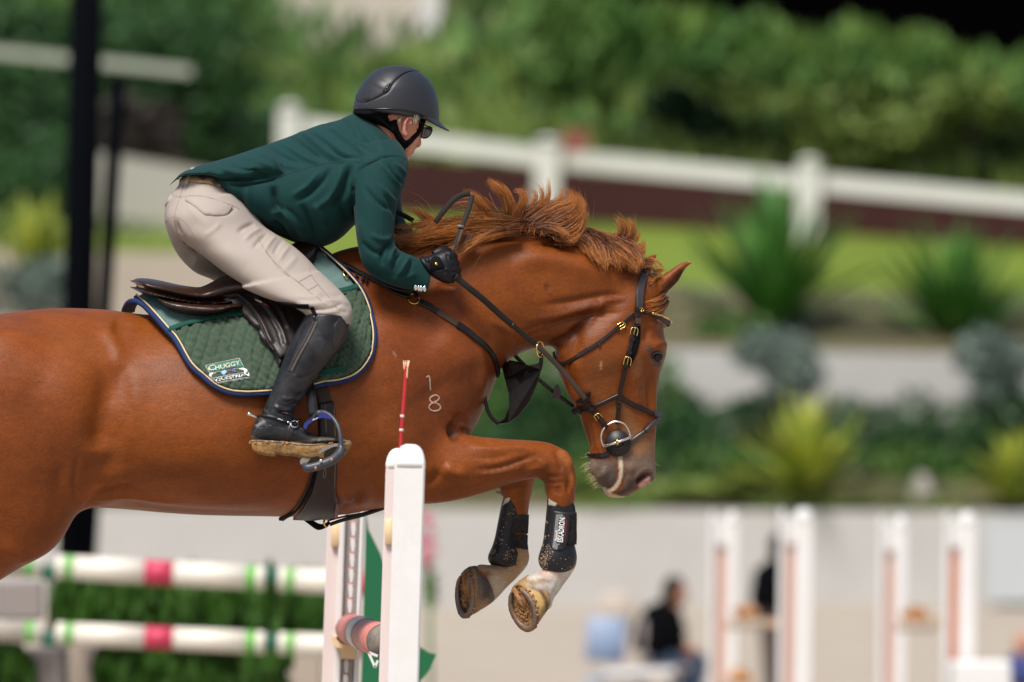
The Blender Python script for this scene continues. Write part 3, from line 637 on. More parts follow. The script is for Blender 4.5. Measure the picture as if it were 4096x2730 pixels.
# muscles, tendons, folds of skin
sculpt(horse, [(a, b, c, d * (1.35 if a in 'FEC' else 1.15)) for a, b, c, d in [
    ('F', [(330, 760), (480, 830), (640, 880)], 90, .012), ('F', [(300, 1040), (480, 1080), (640, 1070)], 120, .014),
    # flank hollow, hip bone, stifle fold
    ('F', [(262, 830), (240, 960), (228, 1040)], 36, -.020), ('F', [(232, 745), (262, 790), (280, 850)], 16, .006), ('F', [(255, 745), (300, 760)], 22, -.006),
    ('H', [(395, 735), (470, 620), (500, 480), (480, 330), (430, 190)], 30, -.005), ('H', [(400, 770), (460, 740), (520, 760)], 34, .012),
    ('H', [(340, 850), (420, 800), (500, 790), (600, 815)], 9, -.008), ('H', [(300, 870), (400, 790), (480, 770)], 12, .006),
    ('F', [(60, 800), (140, 900), (150, 1020), (120, 1130)], 70, .010), ('H', [(310, 640), (295, 740), (300, 820), (305, 870)], 9, -.005),
    ('H', [(90, 980), (90, 1020), (105, 1050)], 5, .003), ('H', [(0, 1010), (120, 1090), (240, 1060)], 30, .008), ('H', [(240, 690), (230, 800), (250, 900)], 22, -.004),
    # belly edge
    ('F', [(260, 1150), (380, 1165), (520, 1172), (640, 1175)], 9, -.006), ('F', [(220, 1148), (320, 1140), (420, 1148)], 6, .005),
    ('K', [(560, 10), (800, 60), (1000, 60)], 10, -.004),
    # shoulder blade, arm muscle
    ('F', [(880, 700), (930, 800), (1000, 900)], 70, .016), ('F', [(860, 960), (930, 1050), (940, 1110)], 60, .012), ('F', [(1000, 760), (1085, 860)], 40, .010),
    ('F', [(1090, 760), (1110, 850), (1100, 920)], 12, .006), ('F', [(1062, 950), (1040, 985), (1060, 1010)], 10, -.014), ('F', [(1085, 985), (1050, 975), (1030, 960)], 8, .007),
    ('C', [(905, 110), (880, 40), (940, 0)], 16, -.009), ('C', [(800, 330), (760, 360), (720, 420)], 30, -.010), ('C', [(820, 290), (900, 330), (1000, 360)], 40, .010),
    ('C', [(90, 400), (180, 500), (330, 560)], 50, .010), ('C', [(100, 590), (200, 520), (260, 420)], 18, -.006), ('C', [(300, 300), (330, 420), (400, 520)], 25, -.006),
    # forearm tendons
    ('C', [(1000, 150), (1150, 175), (1350, 165), (1500, 180)], 22, .006), ('C', [(1020, 320), (1200, 300), (1360, 250), (1480, 210)], 12, -.009), ('C', [(1030, 345), (1200, 335), (1400, 290)], 15, .005),
    ('C', [(1380, 330), (1490, 300), (1560, 330)], 14, .006), ('C', [(1000, 215), (1150, 235), (1300, 210)], 9, -.004),
    # knee
    ('C', [(1650, 150), (1690, 230), (1720, 320)], 22, .007), ('C', [(1600, 180), (1640, 260), (1640, 340)], 18, -.005), ('C', [(1520, 350), (1600, 365), (1660, 350)], 7, -.007), ('C', [(1530, 390), (1600, 410), (1680, 395)], 7, -.008),
    ('C', [(1545, 425), (1600, 445), (1670, 430)], 6, -.007), ('C', [(1548, 455), (1610, 470), (1670, 462)], 5, -.005), ('C', [(1690, 380), (1700, 480)], 10, -.008), ('C', [(1722, 340), (1722, 480)], 10, .006), ('C', [(1480, 250), (1560, 290)], 22, .006),
    ('C', [(1240, 440), (1300, 455), (1380, 420)], 8, -.005), ('C', [(1395, 400), (1370, 490)], 9, -.006),
    # pasterns
    ('U', [(1190, 930), (1260, 890), (1370, 930)], 20, -.004), ('U', [(1180, 945), (1250, 990), (1350, 1010)], 14, -.005), ('U', [(680, 840), (760, 880), (860, 880)], 14, .004), ('U', [(1380, 960), (1320, 1060), (1300, 1150)], 14, .003),
    # neck
    ('E', [(1080, 1150), (1400, 1090), (1650, 1020), (1850, 980)], 30, .008), ('E', [(1180, 1040), (1400, 1010), (1700, 960), (1850, 1000)], 20, -.007), ('E', [(1230, 1190), (1500, 1110), (1800, 1090)], 16, -.006), ('E', [(980, 740), (1200, 700), (1500, 760), (1800, 860)], 70, .010),
    ('E', [(600, 560), (900, 540), (1200, 560), (1450, 640)], 35, -.010), ('E', [(560, 950), (700, 1100), (800, 1250), (860, 1400)], 40, -.010), ('E', [(450, 880), (600, 900)], 30, -.008),
    ('E', [(640, 1140), (760, 1300), (880, 1460)], 12, .006), ('E', [(820, 1140), (960, 1220), (1010, 1330)], 22, .006), ('E', [(1240, 880), (1260, 940)], 16, -.005), ('E', [(1030, 1240), (1200, 1180), (1300, 1150)], 9, -.004), ('E', [(980, 1330), (1150, 1240), (1280, 1210)], 9, -.005),
    # throat and jaw
    ('E', [(1250, 1310), (1360, 1280), (1460, 1210), (1540, 1130), (1600, 1080)], 18, -.010), ('E', [(1330, 1330), (1430, 1260), (1520, 1200)], 10, -.003),
    ('B', [(430, 420), (420, 540), (400, 620), (330, 720)], 26, -.007), ('B', [(420, 640), (440, 780), (490, 900)], 30, .008), ('B', [(480, 500), (560, 640), (600, 760)], 110, .004), ('B', [(370, 640), (380, 760), (430, 880)], 12, -.005),
    ('B', [(505, 330), (580, 360), (700, 350)], 12, -.005), ('B', [(570, 330), (500, 430), (330, 500)], 14, .004),
    # face: brow, eye socket, facial crest, nasal bone, veins
    ('O', [(800, 1230), (900, 1180), (1000, 1210), (1020, 1280)], 40, .012), ('O', [(860, 1330)], 60, -.010), ('O', [(780, 930), (740, 1060), (730, 1160)], 40, -.009), ('O', [(800, 1250), (880, 1255), (950, 1290)], 14, .007), ('O', [(820, 1400), (880, 1460), (940, 1420)], 14, .005),
    ('O', [(760, 970), (830, 940), (900, 980)], 34, .006), ('O', [(860, 830), (940, 880), (960, 1000)], 22, .005), ('B', [(700, 700), (740, 830), (760, 950)], 26, .008), ('B', [(820, 700), (815, 850), (835, 1000)], 14, -.008), ('B', [(845, 760), (840, 900), (845, 1050)], 8, .004),
    ('B', [(760, 960), (780, 1020), (790, 1040)], 9, .004), ('B', [(620, 960), (680, 1100), (660, 1180)], 40, -.004), ('B', [(465, 980), (480, 1080), (500, 1160)], 12, -.006), ('B', [(500, 960), (520, 1080), (540, 1180)], 14, .004), ('B', [(745, 860), (765, 840)], 8, .004),
    # muzzle: nostril, lips, chin
    ('Q', [(770, 1205), (820, 1145), (900, 1095), (960, 1080)], 26, -.024), ('Q', [(740, 1180), (780, 1120), (870, 1055), (960, 1040), (1010, 1060)], 16, .006), ('Q', [(950, 1180), (985, 1110)], 22, .006), ('Q', [(720, 1290), (800, 1250), (860, 1230)], 18, .003),
    ('Q', [(560, 880), (545, 1000), (540, 1110), (500, 1210), (430, 1260), (370, 1250)], 11, -.010), ('Q', [(630, 900), (650, 1000), (640, 1120), (580, 1240), (510, 1310)], 13, -.004), ('Q', [(595, 900), (585, 1060), (570, 1180)], 14, .004),
    ('Q', [(300, 1060), (400, 1120)], 80, .010), ('Q', [(360, 1245), (400, 1262)], 10, -.010), ('Q', [(600, 1330), (660, 1230)], 40, .004), ('Q', [(720, 940), (700, 1100)], 50, .005),
    # ear hollow
    ('O', [(960, 520), (1060, 420), (1140, 340), (1200, 260)], 34, -.012), ('O', [(760, 400), (770, 560), (820, 620)], 8, -.003), ('O', [(820, 420), (830, 520), (860, 600)], 8, -.003),
]], ymax=.2)
relax(horse, 3, .5)

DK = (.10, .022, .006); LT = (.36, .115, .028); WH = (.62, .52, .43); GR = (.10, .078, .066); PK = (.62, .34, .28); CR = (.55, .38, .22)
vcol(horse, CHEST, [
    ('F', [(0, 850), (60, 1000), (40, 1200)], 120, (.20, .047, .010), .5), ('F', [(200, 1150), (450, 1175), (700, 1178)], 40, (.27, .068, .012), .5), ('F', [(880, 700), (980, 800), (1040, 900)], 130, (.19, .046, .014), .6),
    ('E', [(1200, 1100), (1500, 1060), (1800, 1000)], 40, DK, .4), ('E', [(1240, 900), (1270, 960)], 16, DK, .5), ('E', [(1300, 1320), (1420, 1250), (1520, 1150)], 55, DK, .75), ('E', [(1000, 900), (1100, 1000)], 60, DK, .3), ('E', [(1240, 1180), (1380, 1130), (1560, 1080)], 30, DK, .4), ('E', [(560, 980), (700, 1120), (820, 1280)], 30, DK, .4), ('E', [(1450, 880), (1600, 900)], 60, DK, .25), ('E', [(1340, 1420), (1370, 1500)], 40, DK, .5),  # shade of the throat and neck grooves painted dark into the coat
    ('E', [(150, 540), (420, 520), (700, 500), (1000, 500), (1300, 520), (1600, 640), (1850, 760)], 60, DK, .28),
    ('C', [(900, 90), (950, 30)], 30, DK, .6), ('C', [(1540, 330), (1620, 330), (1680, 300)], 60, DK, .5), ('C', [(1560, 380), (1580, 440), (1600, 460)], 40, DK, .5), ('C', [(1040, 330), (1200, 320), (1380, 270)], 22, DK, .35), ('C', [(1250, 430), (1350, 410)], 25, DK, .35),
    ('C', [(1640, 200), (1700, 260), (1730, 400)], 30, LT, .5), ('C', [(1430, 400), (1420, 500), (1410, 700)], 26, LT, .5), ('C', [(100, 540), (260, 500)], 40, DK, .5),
    # muzzle
    ('B', [(700, 1130), (790, 1180), (830, 1230)], 100, (.27, .155, .085), .75), ('B', [(700, 1230), (800, 1250)], 70, (.19, .135, .10), .8), ('B', [(670, 960), (700, 1060), (740, 1120)], 70, (.30, .13, .05), .5), ('Q', [(300, 930), (440, 960)], 90, (.12, .075, .055), .9), ('Q', [(300, 1030), (400, 1090)], 110, (.13, .095, .075), .92), ('Q', [(200, 960), (180, 1050), (260, 1140)], 70, (.22, .15, .11), .85), ('Q', [(440, 1080), (420, 1180), (360, 1180)], 80, (.11, .085, .075), .9),
    ('Q', [(700, 1040), (680, 1160), (720, 1250)], 70, (.14, .095, .07), .85), ('Q', [(590, 1330), (650, 1270), (700, 1200)], 62, (.075, .055, .045), .92),
    ('Q', [(566, 885), (578, 1000), (575, 1100), (550, 1190), (490, 1265), (420, 1300)], 26, (.62, .50, .38), .95, 3), ('Q', [(400, 1310), (450, 1360), (540, 1390), (600, 1395)], 34, (.70, .54, .38), .92, 3), ('Q', [(370, 1280), (365, 1330)], 26, (.72, .60, .48), .9),
    ('Q', [(530, 900), (520, 1050), (500, 1180), (440, 1240)], 9, (.13, .10, .06), .8), ('Q', [(600, 1180), (600, 1130), (640, 1040)], 12, (.12, .085, .06), .7),
    ('Q', [(780, 1190), (830, 1140), (900, 1100), (930, 1090)], 26, (.035, .015, .015), .97, 3), ('Q', [(840, 1105), (900, 1080)], 12, (.28, .05, .035), .7), ('Q', [(820, 1240), (880, 1200), (930, 1150), (950, 1200)], 30, (.66, .36, .28), .92, 3), ('Q', [(940, 1090), (960, 1130), (960, 1180)], 24, (.10, .07, .06), .9, 3), ('Q', [(740, 1270), (790, 1260)], 14, (.09, .07, .06), .9),
    ('Q', [(760, 1130), (860, 1060), (970, 1040), (1010, 1060)], 16, (.20, .155, .13), .8),
    # eye surround, face
    ('O', [(780, 1240), (810, 1300), (830, 1400), (900, 1450)], 34, (.10, .065, .05), .85), ('O', [(740, 1180), (720, 1240)], 50, (.17, .08, .045), .5), ('O', [(860, 1330), (880, 1350)], 50, (.02, .012, .01), .95, 3), ('O', [(940, 1300), (960, 1340)], 22, (.12, .06, .04), .7), ('O', [(600, 1400), (620, 1500)], 90, (.30, .12, .045), .6), ('B', [(560, 700), (540, 850)], 90, (.24, .085, .028), .4),
    ('O', [(1000, 560), (1000, 640), (980, 760)], 30, (.34, .16, .09), .6), ('B', [(755, 850), (765, 830), (770, 810)], 8, (.09, .05, .035), .8),
    ('O', [(960, 540), (1050, 440), (1130, 360), (1180, 280)], 40, (.045, .012, .005), .9), ('O', [(1290, 150), (1340, 150)], 24, (.5, .2, .07), .7),
    ('E', [(130, 1370), (150, 1400)], 8, (.40, .25, .18), .5), ('D', [(667, 1284), (668, 1285)], 3, CR, .9), ('B', [(547, 680), (548, 720)], 5, (.6, .45, .3), .6),
    # white legs below the boots
    ('U', [(1075, 700), (1060, 800), (1000, 900), (860, 960), (760, 1010)], 110, (.46, .29, .15), .95, 4), ('U', [(760, 920), (760, 1100), (720, 1180)], 80, (.58, .47, .36), .8), ('U', [(540, 810), (640, 830), (760, 870), (860, 900)], 60, (.45, .30, .17), .95), ('U', [(900, 1020), (800, 1130)], 40, (.42, .26, .14), .6),
    ('U', [(1590, 650), (1600, 760), (1500, 880)], 60, (.46, .24, .10), .85), ('U', [(1120, 950), (1300, 960), (1400, 960), (1450, 930)], 130, (.66, .58, .50), .97, 4), ('U', [(1380, 1000), (1340, 1150), (1320, 1250)], 60, (.72, .66, .58), .9), ('U', [(1240, 900), (1380, 900)], 55, (.60, .40, .32), .75), ('U', [(1000, 960), (1060, 1000)], 40, (.42, .24, .10), .8), ('U', [(1130, 1000), (1230, 980)], 30, (.42, .25, .14), .6),
])
hb = bvh_of(horse)
# freeze brand: 1 over 8
m_brand = mat('white_hair_brand', (.56, .46, .40), .9, .1, noise=[(260, .9, (.28, .11, .05)), (90, .5, .7)])
g = []
for fr_, pts in (('F', [(979, 868), (986, 864), (988, 882), (989, 899)]), ('F', [(1010, 914), (1002, 908), (991, 912), (987, 919), (992, 925), (1003, 927), (1012, 934), (1010, 942), (998, 945), (988, 942), (985, 935), (992, 927), (1004, 922), (1010, 914)])):
    C, N = path_on(hb, fr_, pts, .0006, 6, 1); g.append(ribbon_geo(C, N, [.0035, .005, .004, .0052, .0036, .0048, .004], .0005))
newobj('freeze_brand', *merge(g), m_brand, horse)
# eye
ec = P(*fx('O', [(872, 1345)])[0], cast(hb, *fx('O', [(872, 1345)])[0])[0][1] + .0095)
m_eye = mat('eye_brown', (.010, .004, .002), .16, .35)
newobj('eye', *ball(ec, (.0175, .017, .0165)), m_eye, horse)
C, N = path_on(hb, 'O', [(806, 1345), (822, 1300), (868, 1278), (920, 1298), (945, 1345)], .002, 5, 1)
newobj('eyelid', *tube_geo(C, [.001, .0035, .0038, .003, .001], 8), mat('dark_skin', (.05, .03, .025), .5), horse)

# hooves
def hoof(nm, lbl, gc, ga, gb, gbd, cc, ca, cb, cbd, dep, tint_strokes, base):
    """gc centre of the ground ring in frame U, ga toe vector, gb side vector, gbd its depth; c* the same for the coronet"""
    def ring(c, a, b, bd, th, k=1.0, shift=(0, 0)):
        q = []
        for t in th:
            ct, st = math.cos(t), math.sin(t)
            wid = 1.0 if ct > -.2 else 1 - .18 * (-ct - .2)
            x = c[0] + k * (a[0] * ct + b[0] * st * wid) + shift[0]; y = c[1] + k * (a[1] * ct + b[1] * st * wid) + shift[1]
            s = fx('U', [(x, y)])[0]; q.append(P(s[0], s[1], dep + float(Yc(s[0])) + k * bd * st * wid))
        return np.array(q)
    th = np.linspace(0, 2 * math.pi, 40, endpoint=False)
    R0 = ring(gc, ga, gb, gbd, th); R1 = ring(cc, ca, cb, cbd, th)
    V = []; Fc = []; K = 9
    for i in range(K):
        t = i / (K - 1); r = R0 * (1 - t) + R1 * t; cen = r.mean(0); r = cen + (r - cen) * (1 + .03 * math.sin(math.pi * t))
        V.append(r)
    V.append(R1.mean(0) + (R1 - R1.mean(0)) * .8 + (R1.mean(0) - R0.mean(0)) * .06)
    K += 1
    for i in range(K - 1):
        for j in range(40): Fc.append((i * 40 + j, i * 40 + (j + 1) % 40, (i + 1) * 40 + (j + 1) % 40, (i + 1) * 40 + j))
    Fc.append(tuple(range((K - 1) * 40, K * 40)))
    # recessed sole
    ax = R0.mean(0) - R1.mean(0); ax /= np.linalg.norm(ax)
    n0 = K * 40; cen = R0.mean(0)
    S = [cen + (R0 - cen) * .93, cen + (R0 - cen) * .86 - ax * .007, cen + (R0 - cen) * .45 - ax * .009, cen + (R0 - cen) * .15 - ax * .004]
    V += S; idx = [0, K, K + 1, K + 2, K + 3]
    for a_, b_ in zip(idx[:-1], idx[1:]):
        for j in range(40): Fc.append((a_ * 40 + j, b_ * 40 + j, b_ * 40 + (j + 1) % 40, a_ * 40 + (j + 1) % 40))
    Fc.append(tuple(range((K + 3) * 40, (K + 4) * 40)))
    V = np.concatenate(V); nz = rng.normal(0, .0004, V.shape); 
    o = newobj('hoof', V + nz, Fc, m_hoofd, horse); o['label'] = lbl
    vcol(o, base, tint_strokes)
    # frog and caked dirt
    fg = []
    for t0 in (-.22, .22):
        a = P(*fx('U', [(gc[0] - ga[0] * .8 + gb[0] * t0 * 1.6, gc[1] - ga[1] * .8 + gb[1] * t0 * 1.6)])[0], dep + float(Yc(fx('U', [gc])[0][0])) + gbd * t0 * 1.6)
        b = P(*fx('U', [(gc[0] + ga[0] * .35, gc[1] + ga[1] * .35)])[0], dep + float(Yc(fx('U', [gc])[0][0])))
        fg.append(tube_geo(np.array([a - ax * .004, (a + b) / 2 - ax * .003, b - ax * .008]), [.010, .008, .002], 10))
    for _ in range(170):
        t = random.uniform(.2, 6.1); k = random.uniform(.2, .9); q = ring(gc, ga, gb, gbd, [t], k)[0] - ax * random.uniform(.003, .009)
        fg.append(ball(q, (random.uniform(.0015, .005), random.uniform(.0015, .004), random.uniform(.002, .006)), 7, 5))
    newobj('frog', *merge(fg), m_dirt, o)
    # shoe
    th2 = np.linspace(math.radians(-148), math.radians(148), 44)
    Ro = ring(gc, ga, gb, gbd, th2, 1.005); Ri = ring(gc, ga, gb, gbd, th2, .79)
    V = []; Fc = []
    for j in range(44):
        e = .25 + .75 * min(1, min(j, 43 - j) / 3)
        mid = (Ro[j] + Ri[j]) / 2; A = mid + (Ro[j] - mid) * e; B = mid + (Ri[j] - mid) * e
        V += [A + ax * .001, A + ax * .0075, A * .85 + B * .15 + ax * .010, A * .5 + B * .5 + ax * .0085, A * .15 + B * .85 + ax * .010, B + ax * .0075, B + ax * .001]
    for j in range(43):
        for k in range(7): Fc.append((j * 7 + k, j * 7 + (k + 1) % 7, (j + 1) * 7 + (k + 1) % 7, (j + 1) * 7 + k))
    Fc.append(tuple(range(7))[::-1]); Fc.append(tuple(range(43 * 7, 44 * 7)))
    V = np.array(V) + rng.normal(0, .00035, (len(V), 3))
    newobj('horseshoe', V, Fc, m_shoe, o)
    # mud along the wall edge
    md = []
    for _ in range(60):
        t = random.uniform(-2.3, 2.3); q = ring(gc, ga, gb, gbd, [t], 1.0)[0] - ax * random.uniform(-.002, .006)
        md.append(ball(q, (random.uniform(.0015, .0045), random.uniform(.0015, .004), random.uniform(.002, .005)), 6, 4))
    newobj('mud', *merge(md), m_dirt, o)
    return o
hoof('hoof', 'cream hoof with a brown band', (1032, 1252), (72, 240), (-128, 12), .046, (1185, 1080), (92, 165), (-90, -20), .038, -.125,
     [('U', [(1130, 1100), (1200, 1200), (1180, 1300)], 60, (.62, .40, .14), .9), ('U', [(1110, 1050), (1190, 1070), (1250, 1150), (1280, 1250), (1270, 1310)], 20, (.09, .04, .018), .9), ('U', [(1210, 1000), (1300, 1110), (1330, 1250)], 34, (.46, .27, .11), .8), ('U', [(1150, 1300), (1210, 1250)], 8, (.03, .02, .015), .9), ('U', [(1160, 1330), (1220, 1290)], 7, (.03, .02, .015), .9), ('U', [(1170, 1370), (1230, 1320)], 7, (.03, .02, .015), .9), ('U', [(1130, 1120), (1150, 1250), (1160, 1400), (1080, 1480)], 16, (.40, .24, .11), .8)], (.36, .22, .10))
hoof('hoof', 'dark striped hoof', (435, 1105), (4, 255), (-92, 6), .050, (612, 1010), (88, 190), (-72, -10), .042, .085,
     [('U', [(600, 880), (640, 1000), (650, 1120)], 50, (.055, .042, .036), .85), ('U', [(560, 860), (580, 1000), (600, 1150)], 12, (.15, .10, .065), .7), ('U', [(640, 860), (690, 1000), (700, 1120)], 14, (.13, .10, .085), .8), ('U', [(540, 1200), (560, 1260), (640, 1210)], 40, (.36, .19, .08), .8), ('U', [(510, 860), (530, 1000), (520, 1150)], 18, (.40, .24, .11), .7)], (.12, .085, .06))
hoofparts = None

# mane: locks of hair traced along their length, each strand a tapering tube
def hair(name, locks, mat_, parent, nseg=9, rad=.0011, seed=1, dens=1.0):
    """lock = (frame, guide points, depth at root, depth at tip, strands, spread root px, spread tip px)"""
    R = np.random.default_rng(seed); VV = []; FF = []; n0 = 0
    for (fr_, pts, y0, y1, n, s0, s1) in locks:
        n = int(n * dens)
        q = fx(fr_, pts); s0 = s0 / FR[fr_][2]; s1 = s1 / FR[fr_][2]
        q = cr(q, 6); L = np.r_[0, np.cumsum(np.hypot(*np.diff(q, axis=0).T))]; T = L[-1]
        for k in range(n):
            ln = R.uniform(.55, 1.04); t = np.linspace(0, min(ln, 1), nseg); s = t * T
            x = np.interp(s, L, q[:, 0]); y = np.interp(s, L, q[:, 1])
            dx = np.gradient(x); dy = np.gradient(y); m = np.hypot(dx, dy) + 1e-6; nx, ny = -dy / m, dx / m
            a = R.normal(0, .5); b = R.normal(0, .5) * .75 + a * .5; wav = R.normal(0, 1) * s1 * .14; ph = R.uniform(0, 6)
            sp = a * s0 * (1 - t) + b * s1 * t ** 1.3 + wav * np.sin(t * 7 + ph) * t
            if R.random() < .10: sp = sp + R.normal(0, 1.0) * (s1 + 4) * t ** 2
            dz = R.normal(0, .010) * (1 - t) + R.normal(0, .022) * t
            Y = y0 * (1 - t) + y1 * t + dz
            X = x + nx * sp; Yy = y + ny * sp
            C = P(X, Yy, Y + Yc(X)); r = rad * R.uniform(.6, 1.25) * np.clip(1.0 - t ** 1.6, .10, 1)
            for j in range(3):
                an = 2 * math.pi * j / 3 + ph
                o = np.stack([nx * math.cos(an), np.full(nseg, math.sin(an)), -ny * math.cos(an)], 1)
                VV.append(C + o * r[:, None])
            for i in range(nseg - 1):
                for j in range(3):
                    FF.append((n0 + j * nseg + i, n0 + ((j + 1) % 3) * nseg + i, n0 + ((j + 1) % 3) * nseg + i + 1, n0 + j * nseg + i + 1))
            n0 += 3 * nseg
    me = bpy.data.meshes.new(name); V = np.concatenate(VV)
    me.vertices.add(len(V)); me.vertices.foreach_set('co', V.ravel())
    Fa = np.array(FF); me.loops.add(Fa.size); me.loops.foreach_set('vertex_index', Fa.ravel())
    me.polygons.add(len(Fa)); me.polygons.foreach_set('loop_start', np.arange(0, Fa.size, 4)); me.polygons.foreach_set('loop_total', np.full(len(Fa), 4)) if False else None
    me.update(calc_edges=True); me.validate()
    me.polygons.foreach_set('use_smooth', [True] * len(me.polygons))
    # per strand colour
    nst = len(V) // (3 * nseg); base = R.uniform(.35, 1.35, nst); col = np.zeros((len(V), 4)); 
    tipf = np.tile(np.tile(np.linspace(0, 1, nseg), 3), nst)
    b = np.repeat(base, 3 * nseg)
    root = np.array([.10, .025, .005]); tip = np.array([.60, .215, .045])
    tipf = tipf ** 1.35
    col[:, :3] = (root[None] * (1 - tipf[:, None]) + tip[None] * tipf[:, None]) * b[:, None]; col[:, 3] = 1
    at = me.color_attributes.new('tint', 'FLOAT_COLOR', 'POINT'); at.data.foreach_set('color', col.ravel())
    o = bpy.data.objects.new(name, me); sc.collection.objects.link(o); me.materials.append(mat_); setpar(o, parent)
    return o
m_hair = mat('mane_strands', (.3, .09, .02), .38, .45, attr='tint')
E_ = 'E'
mane = [
    (E_, [(1180, 470), (1000, 462), (820, 450), (600, 480), (420, 500)], -.02, -.10, 120, 60, 60), (E_, [(1100, 475), (900, 470), (680, 480), (500, 520)], -.03, -.10, 120, 50, 60),
    # thick base along the crest, lying backwards
    (E_, [(1000, 480), (820, 440), (560, 470), (330, 520), (140, 575)], -.03, -.10, 230, 60, 60), (E_, [(900, 500), (700, 500), (520, 530), (300, 560), (120, 540)], -.04, -.09, 200, 50, 70),
    (E_, [(760, 470), (600, 440), (420, 445), (280, 460), (130, 470)], .0, -.06, 150, 40, 40), (E_, [(640, 470), (480, 450), (380, 400), (300, 350), (200, 345)], .0, -.02, 70, 30, 40), (E_, [(520, 460), (420, 430), (340, 400), (280, 330), (235, 325)], .0, -.02, 36, 26, 26),
    (E_, [(300, 580), (150, 600), (0, 640), (-110, 690)], -.02, -.06, 120, 60, 50), (E_, [(700, 520), (640, 600), (520, 660), (400, 690)], -.11, -.145, 60, 40, 50), (E_, [(950, 500), (850, 510), (700, 600), (580, 680)], -.10, -.14, 70, 40, 60), (E_, [(1050, 490), (960, 500), (840, 530), (700, 560)], -.09, -.13, 90, 50, 50),
    # tufts rising off the crest
    (E_, [(930, 480), (820, 440), (740, 400), (660, 400)], .0, -.02, 60, 30, 40), (E_, [(960, 470), (860, 400), (780, 300), (720, 240), (630, 215)], .0, .0, 90, 50, 40), (E_, [(980, 480), (880, 430), (760, 370), (690, 290), (520, 310)], .0, -.01, 40, 40, 50),
    (E_, [(1000, 470), (980, 380), (960, 280), (900, 190), (810, 125)], .0, .01, 170, 44, 26), (E_, [(1000, 480), (975, 330), (940, 220), (880, 190), (840, 140)], -.01, .0, 120, 30, 22),
    (E_, [(1010, 470), (1040, 360), (1070, 270), (1050, 210), (1000, 205)], .0, .0, 80, 26, 16), (E_, [(1020, 470), (1070, 340), (1095, 260), (1075, 205), (1010, 195)], .0, .01, 40, 26, 20),
    (E_, [(1040, 470), (1100, 370), (1150, 290), (1160, 220), (1090, 195)], .0, .01, 50, 30, 18), (E_, [(1060, 470), (1150, 360), (1210, 280), (1210, 200), (1165, 150)], .0, .01, 80, 30, 18), (E_, [(1080, 470), (1180, 360), (1250, 270), (1260, 180), (1248, 105)], .0, .0, 60, 30, 12),
    # the big swept lock
    (E_, [(1060, 500), (1120, 400), (1230, 330), (1330, 290), (1360, 170)], .0, .0, 150, 60, 24), (E_, [(1100, 490), (1200, 400), (1320, 320), (1420, 280), (1395, 185)], -.02, -.01, 200, 60, 34), (E_, [(1150, 490), (1260, 430), (1380, 370), (1460, 300), (1420, 200)], -.03, -.02, 220, 50, 36),
    (E_, [(1200, 510), (1320, 470), (1440, 410), (1500, 320), (1450, 220)], -.04, -.02, 220, 50, 36), (E_, [(1260, 530), (1380, 510), (1470, 450), (1510, 370), (1480, 290)], -.05, -.02, 190, 50, 30), (E_, [(1330, 560), (1420, 540), (1480, 500), (1510, 430), (1500, 360)], -.06, -.02, 150, 40, 24), (E_, [(1180, 500), (1260, 480), (1350, 500), (1420, 540)], -.06, -.07, 110, 40, 40),
    (E_, [(1300, 560), (1390, 570), (1450, 560), (1500, 500)], -.06, -.06, 100, 40, 30), (E_, [(1080, 480), (1150, 450), (1220, 400), (1320, 350), (1400, 300)], -.01, -.01, 130, 40, 40),
    # short curly part ahead of it, combed down the near side
    *[(E_, [(1455 + i * 22, 520 + i * 5.5), (1500 + i * 22 + (i * 37 % 11) * 3, 580 + i * 5), (1545 + i * 21 + (i * 53 % 13) * 4, 650 + i * 3 + (i * 29 % 7) * 5), (1580 + i * 19 + (i * 31 % 17) * 4, 715 + (i * 41 % 9) * 10 + i * 1.5)], -.025 - (i % 3) * .012, -.088 + i * .0006 - (i % 3) * .004, 62, 40, 18 + (i * 7 % 5) * 7) for i in range(18)],
    (E_, [(1780, 590), (1850, 600), (1900, 620), (1940, 640)], .0, -.03, 120, 50, 40), (E_, [(1510, 520), (1600, 530), (1700, 560), (1800, 600)], -.01, -.02, 160, 44, 44), (E_, [(1600, 560), (1720, 590), (1840, 650), (1900, 720)], -.04, -.06, 140, 60, 50),
    (E_, [(1760, 570), (1800, 520), (1790, 450), (1720, 385)], .0, .01, 60, 36, 22), (E_, [(1790, 580), (1850, 530), (1860, 460), (1820, 400)], .0, .0, 80, 36, 22), (E_, [(1800, 590), (1880, 560), (1910, 520), (1895, 490)], .0, .0, 50, 30, 12), (E_, [(1820, 620), (1900, 620), (1945, 600), (1935, 550)], .0, .0, 90, 34, 14), (E_, [(1680, 560), (1740, 540), (1770, 500), (1760, 430)], .0, .0, 40, 30, 20),
    (E_, [(1830, 660), (1900, 680), (1940, 640), (1950, 600)], -.02, -.02, 90, 40, 20),
]
# short hair that grows out of the crest and hides the join
crest = cr(np.array([(60, 600), (250, 555), (450, 520), (700, 480), (950, 462), (1150, 470), (1350, 520), (1550, 580), (1750, 660), (1890, 750)], float), 5)
for i in range(len(crest) - 1):
    x, y = crest[i]
    if x > 1420: continue
    lean_ = float(np.interp(x, [850, 1400], [-70, 60]))
    mane.append((E_, [(x, y - 14), (x + lean_ * .5, y + 20), (x + lean_, y + 64)], -.055, -.095, 4, 50, 60))
    mane.append((E_, [(x + 20, y), (x + lean_ * .7, y + 6), (x + lean_ * 1.6, y + 24)], -.03, -.08, 4, 50, 60))
mane += [(a, b, c, d, max(int(n * .10), 4), e * 1.3, f * 2.4) for a, b, c, d, n, e, f in mane[:50]]
mane = [(a, b, c, d, int(n * (1.15 if f <= 40 else 1)), e * (1.25 if f <= 26 else 1), f * (1.25 if f <= 26 else .85)) for a, b, c, d, n, e, f in mane]
